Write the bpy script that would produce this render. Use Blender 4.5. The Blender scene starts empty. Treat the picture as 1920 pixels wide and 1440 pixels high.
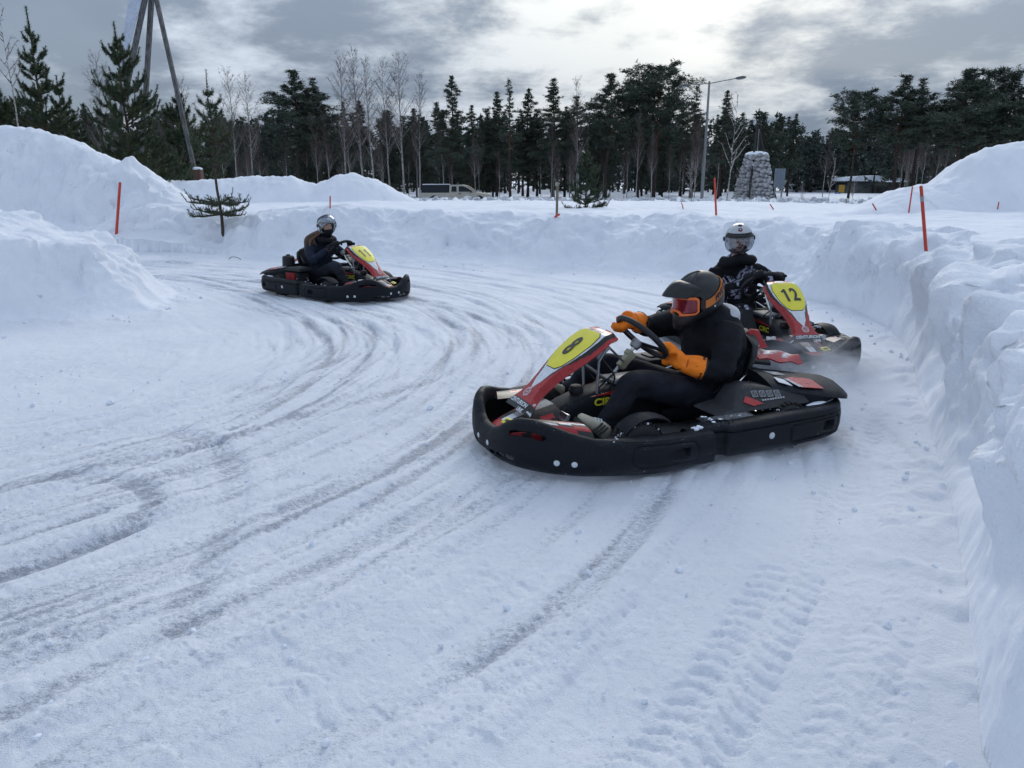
import bpy, bmesh, math, random
import numpy as np
from mathutils import Vector, Matrix, Quaternion

R = math.radians
scene = bpy.context.scene
col = scene.collection

# ------------------------------------------------------------------ camera
CAM_H = 1.6
cam_data = bpy.data.cameras.new('camera')
cam = bpy.data.objects.new('camera', cam_data)
col.objects.link(cam)
cam.location = (0, 0, CAM_H)
cam.rotation_euler = (R(90 - 15.2), 0, 0)
cam_data.sensor_width = 36.0
cam_data.lens = 36.0 * 1400 / 1920
cam_data.clip_start = 0.05
cam_data.clip_end = 3000
scene.camera = cam

# ------------------------------------------------------------------ sky, sun, exposure
SUN_AZ, SUN_EL = R(13), R(27)           # azimuth to the right of +Y
world = bpy.data.worlds.new('World')
scene.world = world
world.use_nodes = True
wn, wl = world.node_tree.nodes, world.node_tree.links
wn.clear()


def wnode(t, **kw):
    n = wn.new(t)
    for k, v in kw.items():
        setattr(n, k, v)
    return n


def wmath(op, a, b=None, clamp=False):
    n = wnode('ShaderNodeMath', operation=op, use_clamp=clamp)
    for i, s in enumerate((a, b)):
        if s is None:
            continue
        if isinstance(s, (int, float)):
            n.inputs[i].default_value = s
        else:
            wl.new(s, n.inputs[i])
    return n.outputs[0]


def wmix(f, a, b):
    n = wnode('ShaderNodeMix', data_type='RGBA')
    for i, s in ((0, f), (6, a), (7, b)):
        if isinstance(s, (int, float)):
            n.inputs[i].default_value = s
        elif isinstance(s, tuple):
            n.inputs[i].default_value = (*s, 1)
        else:
            wl.new(s, n.inputs[i])
    return n.outputs[2]


def wramp(f, a, b):
    n = wnode('ShaderNodeMapRange', interpolation_type='SMOOTHSTEP')
    wl.new(f, n.inputs[0])
    n.inputs[1].default_value = a
    n.inputs[2].default_value = b
    return n.outputs[0]


sky = wnode('ShaderNodeTexSky', sky_type='NISHITA')
sky.sun_disc = False
sky.sun_elevation = SUN_EL
sky.sun_rotation = SUN_AZ
sky.air_density = 1.0
sky.dust_density = 1.0
sky.ozone_density = 1.5
tc = wnode('ShaderNodeTexCoord')
sep = wnode('ShaderNodeSeparateXYZ')
wl.new(tc.outputs['Generated'], sep.inputs[0])
zz = wmath('ADD', wmath('MAXIMUM', sep.outputs[2], 0.0), 0.24)
comb = wnode('ShaderNodeCombineXYZ')
wl.new(wmath('DIVIDE', sep.outputs[0], zz), comb.inputs[0])
wl.new(wmath('DIVIDE', sep.outputs[1], zz), comb.inputs[1])


def wnoise(scale, detail, rough, off, dist=0.0, vec=None):
    mp = wnode('ShaderNodeMapping')
    mp.inputs['Location'].default_value = off
    wl.new(vec or comb.outputs[0], mp.inputs[0])
    n = wnode('ShaderNodeTexNoise')
    n.inputs['Scale'].default_value = scale
    n.inputs['Detail'].default_value = detail
    n.inputs['Roughness'].default_value = rough
    n.inputs['Distortion'].default_value = dist
    wl.new(mp.outputs[0], n.inputs['Vector'])
    return n.outputs[0]


SKY_OFF = (3.1, 1.7, 0.0)
n_big = wnoise(0.8, 3, 0.5, SKY_OFF, 0.1)
n_mid = wnoise(2.9, 7, 0.62, (7.3, 2.2, 1.0), 0.12)
dens = wmath('ADD', wmath('MULTIPLY', n_big, 0.38), wmath('MULTIPLY', n_mid, 0.62))
# nearness to the veiled sun
sd = wnode('ShaderNodeVectorMath', operation='DOT_PRODUCT')
wl.new(tc.outputs['Generated'], sd.inputs[0])
sd.inputs[1].default_value = (math.sin(SUN_AZ) * math.cos(SUN_EL), math.cos(SUN_AZ) * math.cos(SUN_EL), math.sin(SUN_EL))
near_sun = wramp(sd.outputs['Value'], 0.86, 1.0)
dens2 = wmath('SUBTRACT', dens, wmath('MULTIPLY', near_sun, 0.05))
# the larger cloud masses and breaks in the bank of cloud, by direction
for (az_, el_, rad_, amt_) in ((11.5, 11, 13, -0.065), (29, 18, 18, 0.07), (-8, 18, 16, 0.06), (-19, 10, 8, -0.06), (-30, 15, 14, 0.04), (6, 14, 5, 0.06), (19, 8, 6, 0.05), (31, 8, 8, -0.05), (-10, 9, 7, 0.04)):
    dn = wnode('ShaderNodeVectorMath', operation='DOT_PRODUCT')
    wl.new(tc.outputs['Generated'], dn.inputs[0])
    dn.inputs[1].default_value = (math.sin(R(az_)) * math.cos(R(el_)), math.cos(R(az_)) * math.cos(R(el_)), math.sin(R(el_)))
    dens2 = wmath('ADD', dens2, wmath('MULTIPLY', wramp(dn.outputs['Value'], math.cos(R(rad_)), 1.0), amt_))
thick = wramp(dens2, 0.36, 0.57)               # 0 thin bright veil .. 1 thick grey base
CLOUD_THIN, CLOUD_THICK, CLOUD_SUN = (6.0, 6.7, 7.7), (2.3, 2.85, 3.65), (9.0, 9.1, 8.6)
thin_col = wmix(near_sun, CLOUD_THIN, CLOUD_SUN)
cloud = wmix(thick, thin_col, CLOUD_THICK)
n_gap = wnoise(0.9, 5, 0.5, (1.2, 9.4, 3.0), 0.2)
high = wramp(sep.outputs[2], 0.25, 0.75)        # low clouds overlap, overhead the gaps open
gap = wmath('MULTIPLY', wramp(n_gap, 0.50, 0.62), wmath('ADD', wmath('MULTIPLY', high, 0.75), 0.06))
# an overcast sky brightens towards the zenith (CIE overcast: (1 + 2 sin el) / 3)
lum = wmath('ADD', wmath('MULTIPLY', wmath('MAXIMUM', sep.outputs[2], 0.0), 1.25), 0.62)
vm = wnode('ShaderNodeVectorMath', operation='SCALE')
wl.new(cloud, vm.inputs[0]); wl.new(lum, vm.inputs['Scale'])
final = wmix(gap, vm.outputs[0], sky.outputs[0])
bg = wnode('ShaderNodeBackground')
bg.inputs['Strength'].default_value = 0.1
wl.new(final, bg.inputs[0])
wout = wnode('ShaderNodeOutputWorld')
wl.new(bg.outputs[0], wout.inputs[0])

sun_data = bpy.data.lights.new('sun', 'SUN')
sun_data.energy = 0.75
sun_data.angle = R(25)
sun_data.color = (1.0, 0.95, 0.87)
sun = bpy.data.objects.new('sun', sun_data)
col.objects.link(sun)
sv = Vector((math.sin(SUN_AZ) * math.cos(SUN_EL), math.cos(SUN_AZ) * math.cos(SUN_EL), math.sin(SUN_EL)))
sun.rotation_euler = sv.to_track_quat('Z', 'Y').to_euler()
sun.location = (5, 20, 30)

vs = scene.view_settings
vs.view_transform = 'Standard'
vs.look = 'None'
vs.exposure = 0.47
vs.gamma = 1.0
vs.use_curve_mapping = False
scene.cycles.use_denoising = True
scene.cycles.adaptive_threshold = 0.025
scene.cycles.max_bounces = 6
scene.cycles.diffuse_bounces = 3
scene.cycles.glossy_bounces = 3
scene.cycles.transmission_bounces = 4
scene.cycles.transparent_max_bounces = 8
scene.cycles.volume_bounces = 1
scene.cycles.volume_step_rate = 2.0
scene.cycles.volume_max_steps = 64

# ------------------------------------------------------------------ numpy noise
_PC = {}


def _perm(seed):
    if seed in _PC: return _PC[seed]
    rng = np.random.RandomState(seed)
    p = rng.permutation(256)
    _PC[seed] = np.concatenate([p, p, p[:2]])
    return _PC[seed]


def perlin2(x, y, seed=0):
    p = _perm(seed)
    xi = np.floor(x).astype(np.int64); yi = np.floor(y).astype(np.int64)
    xf = x - xi; yf = y - yi
    xi &= 255; yi &= 255
    u = xf * xf * xf * (xf * (xf * 6 - 15) + 10); v = yf * yf * yf * (yf * (yf * 6 - 15) + 10)
    ang = np.arange(256) * (2 * math.pi / 256) * 37
    gx, gy = np.cos(ang), np.sin(ang)

    def g(ix, iy, dx, dy):
        h = p[p[ix & 255] + (iy & 255)]
        return gx[h] * dx + gy[h] * dy
    a = g(xi, yi, xf, yf); b = g(xi + 1, yi, xf - 1, yf)
    c = g(xi, yi + 1, xf, yf - 1); d = g(xi + 1, yi + 1, xf - 1, yf - 1)
    return (a + u * (b - a)) * (1 - v) + (c + u * (d - c)) * v


def perlin3(x, y, z, seed=0):
    p = _perm(seed)
    rng = np.random.RandomState(seed + 77)
    G = rng.normal(size=(256, 3)); G /= np.linalg.norm(G, axis=1)[:, None]
    xi = np.floor(x).astype(np.int64); yi = np.floor(y).astype(np.int64); zi = np.floor(z).astype(np.int64)
    xf = x - xi; yf = y - yi; zf = z - zi
    f = lambda t: t * t * t * (t * (t * 6 - 15) + 10)
    u, v, w = f(xf), f(yf), f(zf)
    out = 0
    for i in (0, 1):
        for j in (0, 1):
            for k in (0, 1):
                h = p[p[p[(xi + i) & 255] + ((yi + j) & 255)] + ((zi + k) & 255)]
                g = G[h]
                d = g[:, 0] * (xf - i) + g[:, 1] * (yf - j) + g[:, 2] * (zf - k)
                out = out + d * (u if i else 1 - u) * (v if j else 1 - v) * (w if k else 1 - w)
    return out


def fbm2(x, y, oct=4, seed=0, gain=0.5):
    s = 0; a = 1.0; f = 1.0
    for o in range(oct):
        s = s + a * perlin2(x * f + o * 17.3, y * f + o * 9.1, seed + o)
        a *= gain; f *= 2.03
    return s


def worley3(x, y, z, seed=0):
    rng = np.random.RandomState(seed)
    J = rng.rand(256, 3)
    p = _perm(seed + 5)
    xi = np.floor(x).astype(np.int64); yi = np.floor(y).astype(np.int64); zi = np.floor(z).astype(np.int64)
    best = np.full(x.shape, 9.0); second = np.full(x.shape, 9.0)
    for i in (-1, 0, 1):
        for j in (-1, 0, 1):
            for k in (-1, 0, 1):
                cx, cy, cz = xi + i, yi + j, zi + k
                h = p[p[p[cx & 255] + (cy & 255)] + (cz & 255)]
                q = J[h]
                d = (cx + q[:, 0] - x) ** 2 + (cy + q[:, 1] - y) ** 2 + (cz + q[:, 2] - z) ** 2
                second = np.minimum(second, np.maximum(best, d))
                best = np.minimum(best, d)
    return np.sqrt(best), np.sqrt(second)


def smooth(a, b, x):
    t = np.clip((x - a) / (b - a), 0, 1)
    return t * t * (3 - 2 * t)


# ------------------------------------------------------------------ materials
class NT:
    """small node helper"""
    def __init__(s, name):
        s.m = bpy.data.materials.new(name); s.m.use_nodes = True
        s.n, s.l = s.m.node_tree.nodes, s.m.node_tree.links
        s.b = s.n['Principled BSDF']

    def node(s, t, **kw):
        n = s.n.new(t)
        for k, v in kw.items():
            setattr(n, k, v)
        return n

    def put(s, sock, v):
        if isinstance(v, bpy.types.NodeSocket):
            s.l.new(v, sock)
        elif isinstance(v, tuple) and len(v) == 3 and sock.type == 'RGBA':
            sock.default_value = (*v, 1)
        else:
            sock.default_value = v

    def math(s, op, a, b=0.0, clamp=False):
        n = s.node('ShaderNodeMath', operation=op, use_clamp=clamp)
        s.put(n.inputs[0], a); s.put(n.inputs[1], b)
        return n.outputs[0]

    def mix(s, f, a, b):
        n = s.node('ShaderNodeMix', data_type='RGBA')
        s.put(n.inputs[0], f); s.put(n.inputs[6], a); s.put(n.inputs[7], b)
        return n.outputs[2]

    def ramp(s, f, a, b, lo=0.0, hi=1.0):
        n = s.node('ShaderNodeMapRange', interpolation_type='SMOOTHSTEP')
        s.put(n.inputs[0], f)
        for i, v in ((1, a), (2, b), (3, lo), (4, hi)):
            n.inputs[i].default_value = v
        return n.outputs[0]

    def noise(s, scale, detail=3, rough=0.5, vec=None, dist=0.0):
        n = s.node('ShaderNodeTexNoise')
        n.inputs['Scale'].default_value = scale; n.inputs['Detail'].default_value = detail
        n.inputs['Roughness'].default_value = rough; n.inputs['Distortion'].default_value = dist
        if vec is not None:
            s.l.new(vec, n.inputs['Vector'])
        return n.outputs[0]

    def coords(s, kind='Object', scale=None, rot=None):
        t = s.node('ShaderNodeTexCoord').outputs[kind]
        if scale or rot:
            mp = s.node('ShaderNodeMapping')
            if scale: mp.inputs['Scale'].default_value = scale
            if rot: mp.inputs['Rotation'].default_value = rot
            s.l.new(t, mp.inputs[0]); t = mp.outputs[0]
        return t

    def bump(s, h, strength=0.3, dist=0.01, prev=None):
        n = s.node('ShaderNodeBump')
        s.put(n.inputs['Strength'], strength); n.inputs['Distance'].default_value = dist
        s.put(n.inputs['Height'], h)
        if prev is not None: s.l.new(prev, n.inputs['Normal'])
        s.l.new(n.outputs[0], s.b.inputs['Normal'])
        return n.outputs[0]

    def set(s, **kw):
        names = dict(color='Base Color', rough='Roughness', metal='Metallic', spec='Specular IOR Level', coat='Coat Weight', sheen='Sheen Weight', trans='Transmission Weight', alpha='Alpha', sss='Subsurface Weight')
        for k, v in kw.items():
            s.put(s.b.inputs[names[k]], v)
        return s


MATS = {}


def simple(name, color, rough=0.5, metal=0.0, var=0.12, vscale=8.0, bump=0.0, bscale=40.0, spec=None, coat=None):
    """plain painted or moulded surface with slight colour variation and fine relief"""
    if name in MATS:
        return MATS[name]
    t = NT(name)
    co = t.coords('Object')
    n = t.noise(vscale, 5, 0.6, co)
    dark = tuple(c * (1 - var) for c in color); lite = tuple(min(1, c * (1 + var)) for c in color)
    t.set(color=t.mix(t.ramp(n, 0.3, 0.7), dark, lite), metal=metal, rough=t.ramp(n, 0.2, 0.8, max(0.02, rough - 0.07), min(1, rough + 0.07)))
    if spec is not None: t.set(spec=spec)
    if coat is not None: t.set(coat=coat)
    if bump:
        t.bump(t.noise(bscale, 3, 0.6, co), bump, 0.004)
    MATS[name] = t.m
    return t.m


def make_snow_mat(name, track=False, rough_chunks=False):
    t = NT(name)
    co = t.coords('Object')
    white, blue = (0.845, 0.875, 0.94), (0.785, 0.822, 0.895)
    big = t.noise(0.9, 3, 0.55, co)
    c = t.mix(t.ramp(big, 0.35, 0.65), blue, white)
    if track:
        at = t.node('ShaderNodeAttribute', attribute_name='wear').outputs['Fac']
        st = t.noise(26, 4, 0.68, t.coords('Object', (1, 2.2, 1), (0, 0, R(-20))), 0.3)
        fine = t.noise(110, 3, 0.7, t.coords('Object', (1, 2.6, 1)))
        brk = t.math('ADD', t.math('MULTIPLY', st, 0.45), t.math('MULTIPLY', fine, 0.55))
        # wear pushes the threshold down: ice shows through the loose snow in flecks
        k = t.math('ADD', at, t.math('MULTIPLY', t.math('SUBTRACT', brk, 0.5), 3.0))
        w = t.ramp(k, 0.26, 1.05)
        c = t.mix(w, c, (0.30, 0.33, 0.405))
        pit = t.ramp(fine, 0.63, 0.72)
        c = t.mix(t.math('MULTIPLY', pit, t.ramp(at, 0.02, 0.35, 0.1, 0.6)), c, (0.22, 0.25, 0.33))
        t.set(color=c, rough=t.ramp(w, 0.0, 1.0, 0.75, 0.42), spec=0.25)
        h = t.math('ADD', t.math('MULTIPLY', t.noise(17, 4, 0.7, co), 0.7), t.math('MULTIPLY', fine, 0.3))
        t.bump(h, 0.75, 0.028)
    else:
        st = t.noise(2.3, 4, 0.62, co)
        ft = t.noise(21, 3, 0.65, co)
        dirt = t.math('MULTIPLY', t.ramp(st, 0.60, 0.74), t.ramp(ft, 0.5, 0.66))
        at = t.node('ShaderNodeAttribute', attribute_name='wear').outputs['Fac']
        c = t.mix(t.math('MULTIPLY', dirt, t.math('ADD', t.math('MULTIPLY', at, 0.5), 0.04)), c, (0.30, 0.27, 0.24))
        t.set(color=c, rough=0.8, spec=0.2)
        h = t.math('ADD', t.noise(11, 5, 0.66, co), t.math('MULTIPLY', t.noise(48, 3, 0.6, co), 0.4))
        t.bump(h, t.ramp(at, 0.05, 0.6, 0.22, 0.6), 0.035)
    MATS[name] = t.m
    return t.m

# ------------------------------------------------------------------ object helpers
def tag(o, label=None, cat=None, group=None, kind=None):
    if label: o['label'] = label
    if cat: o['category'] = cat
    if group: o['group'] = group
    if kind: o['kind'] = kind
    return o


def empty(name, loc=(0, 0, 0), rz=0.0):
    o = bpy.data.objects.new(name, None)
    o.empty_display_size = 0.1
    o.location = loc; o.rotation_euler = (0, 0, rz)
    col.objects.link(o)
    return o


def np_mesh(name, verts, quads, mat, normals=None, attr=None):
    me = bpy.data.meshes.new(name)
    nv, nq = len(verts), len(quads)
    me.vertices.add(nv); me.vertices.foreach_set('co', verts.astype(np.float32).ravel())
    me.loops.add(nq * 4); me.loops.foreach_set('vertex_index', quads.astype(np.int32).ravel())
    me.polygons.add(nq)
    me.polygons.foreach_set('loop_start', np.arange(0, nq * 4, 4, dtype=np.int32))
    me.update(calc_edges=True)
    me.shade_smooth()
    if attr is not None:
        a = me.attributes.new('wear', 'FLOAT', 'POINT'); a.data.foreach_set('value', attr.astype(np.float32))
    if normals is not None:
        me.normals_split_custom_set_from_vertices(normals.astype(np.float32))
    me.materials.append(mat)
    o = bpy.data.objects.new(name, me); col.objects.link(o)
    return o


# ------------------------------------------------------------------ terrain
TRACK = np.array([(0.2, -6), (0.7, -2), (1.02, 0.5), (1.32, 1.75), (1.72, 2.5), (2.08, 3.2), (2.53, 4.2), (3.02, 5.3), (3.48, 6.3),
                  (3.82, 7.1), (4.08, 7.9), (4.18, 8.8), (4.05, 9.8), (3.6, 11.0), (2.95, 12.2), (2.1, 13.2), (0.8, 14.0), (-0.6, 14.45),
                  (-3, 15.2), (-5.4, 16.2), (-8.4, 17.1), (-14, 18.3), (-32, 22), (-32, 17), (-14, 14.3), (-9, 13.2), (-6.8, 12.35),
                  (-5.35, 11.5), (-4.75, 10.6), (-4.45, 9.7), (-4.4, 9.05), (-4.9, 8.6), (-5.8, 8.35), (-8, 7.7), (-20, 5.0), (-20, -6)], float)


def poly_sd(x, y, P):
    d = np.full(x.shape, 1e9); ins = np.zeros(x.shape, bool)
    n = len(P)
    for i in range(n):
        ax, ay = P[i]; bx, by = P[(i + 1) % n]
        ex, ey = bx - ax, by - ay
        t = np.clip(((x - ax) * ex + (y - ay) * ey) / (ex * ex + ey * ey), 0, 1)
        d = np.minimum(d, (x - ax - t * ex) ** 2 + (y - ay - t * ey) ** 2)
        if ay != by:
            c = ((ay > y) != (by > y)) & (x < (bx - ax) * (y - ay) / (by - ay) + ax)
            ins ^= c
    d = np.sqrt(d)
    return np.where(ins, d, -d)


def ridge(x, y, pts, w, base):
    """gaussian ridge along a polyline of (x, y, z)"""
    d = np.full(x.shape, 1e9); z = np.zeros(x.shape)
    for a, b in zip(pts[:-1], pts[1:]):
        ex, ey = b[0] - a[0], b[1] - a[1]
        t = np.clip(((x - a[0]) * ex + (y - a[1]) * ey) / (ex * ex + ey * ey), 0, 1)
        dd = np.hypot(x - a[0] - t * ex, y - a[1] - t * ey)
        m = dd < d
        d = np.where(m, dd, d); z = np.where(m, a[2] + t * (b[2] - a[2]), z)
    return base + np.maximum(z - base, 0) * np.exp(-(d / w) ** 2)


LEFT_MOUND = [(-34, 23, 3.0), (-16, 21, 3.05), (-13.2, 20.6, 2.97), (-12.3, 20.4, 2.84), (-11.4, 20.2, 2.58), (-10.65, 20, 2.28), (-9.9, 19.8, 2.02), (-9.2, 19.6, 1.74), (-8.5, 19.3, 1.3), (-8.0, 19, 0.9)]
MID_MOUND = [(-13, 26, 1.5), (-9.6, 26, 1.66), (-8.6, 26.2, 1.74), (-7.4, 26, 1.70), (-6.55, 26, 1.46), (-5.9, 26, 1.72), (-5.3, 26, 1.80), (-4.6, 25.9, 1.62), (-3.9, 25.7, 1.25), (-3.3, 25.4, 0.98), (-2.7, 25, 0.8)]
RIGHT_MOUND = [(7.6, 17.6, 0.95), (8.5, 17.8, 1.16), (9.1, 18, 1.40), (9.9, 18.1, 1.52), (10.35, 18.2, 1.66), (10.75, 18.3, 2.12), (11.2, 18.4, 2.3), (11.8, 18.5, 2.46), (14, 19, 2.8), (24, 21, 3.0)]


def base_height(x, y):
    sdv = poly_sd(x, y, TRACK)
    e = np.maximum(-sdv, 0)
    wr = smooth(12.0, 9.0, y) * (x > -1)                        # steep cut wall on the right
    isl = (x < -3.2) & (y < 13.6 + (-4 - x) * 0.26) & (sdv < 0)
    wob = fbm2(x * 0.9, y * 0.9, 3, 3)
    w = (1.35 + 0.9 * smooth(-0.3, 0.35, perlin2(x * 0.28 + 9, y * 0.28, 33))) * (1 - wr) + 0.31 * wr
    w = np.where(isl, 1.05, w) * (1 + 0.5 * wob)
    t = np.clip(e / w, 0, 1)
    prof = np.sin(t * math.pi / 2) ** (1.25 - 0.10 * wr)
    und = fbm2(x * 0.22 + 3, y * 0.22, 3, 11) * 0.10 + fbm2(x * 0.8, y * 0.8, 2, 12) * 0.035
    crest = np.exp(-((e - 1.2) / 1.3) ** 2)
    top = 0.86 + 0.05 * (1 - wr) + und + 0.05 * wob + crest * (0.20 * fbm2(x * 0.55 + 2, y * 0.55, 3, 35) + 0.03) * (1 - 0.5 * wr) + wr * np.exp(-((e - 0.6) / 0.6) ** 2) * 0.15 * fbm2(x * 1.7, y * 1.7, 2, 36)
    rim = 0.10 * np.exp(-((e - 0.75) / 0.35) ** 2) * np.where(isl, 0.3, 1.0)
    far = smooth(27, 41, np.hypot(x, y))
    top = top * (1 - far) - 0.42 * far
    rr0 = np.hypot(x, y)
    top = top + 1.3 * smooth(125, 200, rr0) + 0.5 * smooth(70, 130, rr0) * smooth(22, 6, x) - 0.75 * smooth(60, 100, rr0) * smooth(8, 26, x)
    isl_top = 0.84 + 0.38 * smooth(-5.6, -8.2, x) + 0.3 * smooth(-8.2, -13, x) + und * 0.6
    z = np.where(isl, isl_top + rim, top + rim * (1 - far)) * prof
    out = (sdv < 0) & ~isl
    for pts, wd in ((LEFT_MOUND, 1.75), (MID_MOUND, 1.9), (RIGHT_MOUND, 2.0)):
        r = ridge(x, y, pts, wd, 0.0)
        r = r + 0.05 * fbm2(x * 0.7, y * 0.7, 3, 21) * (r > 0.3)
        z = np.where(out, np.logaddexp(z * 9, r * 9) / 9 - math.log(2) / 9 * np.exp(-abs(z - r) * 9), z)
    # cone of pushed-up snow on the left mound
    z = z + np.where(out, 0.30 * np.exp(-(((x + 9.55) / 0.26) ** 2 + ((y - 19.6) / 0.5) ** 2)), 0)
    # ploughed windrow beyond the field
    rr = np.hypot(x, y)
    wv = np.exp(-((rr - 46 - 0.6 * np.sin(x * 0.3)) / 1.5) ** 2) * smooth(-9, -5, x) * smooth(30, 22, x) * (y > 0)
    z = z + wv * 0.5
    return z, sdv, e, isl, wr, wv


# --- tyre marks rasterised on a 1 cm ground grid: ice showing (wear) and pressed relief (dent)
GX0, GY0, GS = -9.0, 0.0, 0.0125
GNX, GNY = int(14 / GS), int(17 / GS)
wear_g = np.zeros((GNY, GNX), np.float32)
dent_g = np.zeros((GNY, GNX), np.float32)


def spline(pts, n):
    """Catmull-Rom through the points"""
    P = np.array(pts, float)
    P = np.vstack([2 * P[0] - P[1], P, 2 * P[-1] - P[-2]])
    out = []
    m = len(P) - 3
    for i in range(m):
        t = np.linspace(0, 1, n // m, endpoint=False)[:, None]
        a, b, c, d = P[i], P[i + 1], P[i + 2], P[i + 3]
        out.append(0.5 * (2 * b + (c - a) * t + (2 * a - 5 * b + 4 * c - d) * t * t + (3 * b - a - 3 * c + d) * t ** 3))
    return np.vstack(out + [P[-2][None]])


def resample(path, step):
    d = np.r_[0, np.cumsum(np.linalg.norm(np.diff(path, axis=0), axis=1))]
    s = np.arange(0, d[-1], step)
    return np.stack([np.interp(s, d, path[:, k]) for k in range(path.shape[1])], 1), s


def normals2(p):
    t = np.gradient(p, axis=0)
    t /= np.linalg.norm(t, axis=1)[:, None] + 1e-9
    return np.stack([t[:, 1], -t[:, 0]], 1)


def splat(path, width, amount, grid, func=None):
    p, s = resample(path, GS * 0.8)
    if len(p) < 3:
        return
    nrm = normals2(p)
    tt = np.arange(-width, width + 1e-6, GS * 0.8)
    X = p[:, None, 0] + nrm[:, None, 0] * tt[None]; Y = p[:, None, 1] + nrm[:, None, 1] * tt[None]
    S = np.broadcast_to(s[:, None], X.shape); T = np.clip(np.broadcast_to(tt[None] / width, X.shape), -1, 1)
    v = amount * (func(S, T) if func else (1 - T * T) ** 0.7)
    ix = ((X - GX0) / GS).astype(int); iy = ((Y - GY0) / GS).astype(int)
    ok = (ix >= 0) & (ix < GNX) & (iy >= 0) & (iy < GNY)
    if not ok.any():
        return
    ix, iy, v = ix[ok], iy[ok], v[ok].astype(np.float32)
    x0, x1, y0, y1 = ix.min(), ix.max() + 1, iy.min(), iy.max() + 1
    tmp = np.zeros((y1 - y0, x1 - x0), np.float32)
    tmp[iy - y0, ix - x0] = v
    grid[y0:y1, x0:x1] += tmp


LANE = [(-12, -5.5), (-8.5, -2.9), (-5.2, -0.3), (-2.4, 2.5), (-0.95, 4.4), (-0.42, 6.5), (-0.62, 8.2), (-1.7, 10.2), (-4.2, 12.6), (-7.5, 14.3), (-11, 15.5)]
lane = spline(LANE, 600)
lane, lane_s = resample(lane, 0.05)
lane_n = normals2(lane)
LT = lane_s[-1]
rs = np.random.RandomState(4)
for i in range(250):
    off = rs.choice([rs.normal(-0.3, 0.9), rs.normal(0.6, 1.3), rs.uniform(-2.2, 3.6)])
    a, b = sorted(rs.uniform(0.1, 1.0, 2)); b = min(1, max(b, a + 0.25))
    m = (lane_s > a * LT) & (lane_s < b * LT)
    ss = lane_s[m]
    o = off + 0.5 * np.sin(ss * rs.uniform(0.15, 0.4) + rs.uniform(0, 6)) + rs.uniform(-0.06, 0.06) * (ss - ss.mean())
    p = lane[m] + lane_n[m] * o[:, None]
    inten = rs.uniform(0.10, 0.38) * (1.0 if off < 1.6 else 0.6)
    wdt = rs.uniform(0.022, 0.060)
    ph = rs.uniform(0, 6)
    env = lambda S, T, ph=ph: (1 - T * T) ** 0.8 * (0.55 + 0.45 * np.sin(S * 0.9 + ph + 1.3 * np.sin(S * 0.31))) * np.clip(S / 0.8, 0, 1) * (0.80 + 0.20 * np.sign(np.sin(S * 105 + 4 * T)))
    splat(p, wdt, inten, wear_g, env)
    if i % 2: splat(p, wdt * 1.15, -0.006 * rs.uniform(0.4, 1), dent_g)
    if rs.rand() < 0.4:                                    # ridge of loose snow thrown to the outside
        splat(p + lane_n[m] * (wdt + 0.06), 0.08, 0.010 * rs.rand() + 0.004, dent_g)
# broad polished racing line
def lane_streaks(S, T):
    o = T * 4.6
    n1 = fbm2((o * 9.5).ravel(), (S * 0.32).ravel(), 4, 201, 0.62).reshape(o.shape); n2 = fbm2((o * 26).ravel(), (S * 0.9).ravel(), 3, 205, 0.6).reshape(o.shape)
    env_ = 0.30 + 0.70 * np.exp(-((o + 0.5) / 2.3) ** 2)
    return np.clip(0.19 + 0.62 * n1 + 0.55 * n2, 0, 0.65) * env_ * np.clip((1 - np.abs(T)) * 4, 0, 1)


_before = wear_g.copy()
splat(lane, 4.6, 0.75, wear_g, lane_streaks)
dent_g -= (wear_g - _before) * 0.007
for off, wd, am in ((-0.2, 1.0, 0.07), (0.9, 0.9, 0.05), (-1.2, 0.7, 0.05)):
    splat(lane + lane_n * off, wd, am, wear_g)


def g2(u, v):
    """ground point seen at a pixel of the photograph (used only to read off where marks lie)"""
    p = R(15.2); a = (u - 960) / 1400; b = (720 - v) / 1400
    dy = math.cos(p) + b * math.sin(p); dz = -math.sin(p) + b * math.cos(p)
    t = -CAM_H / dz
    return (a * t, dy * t)


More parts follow.
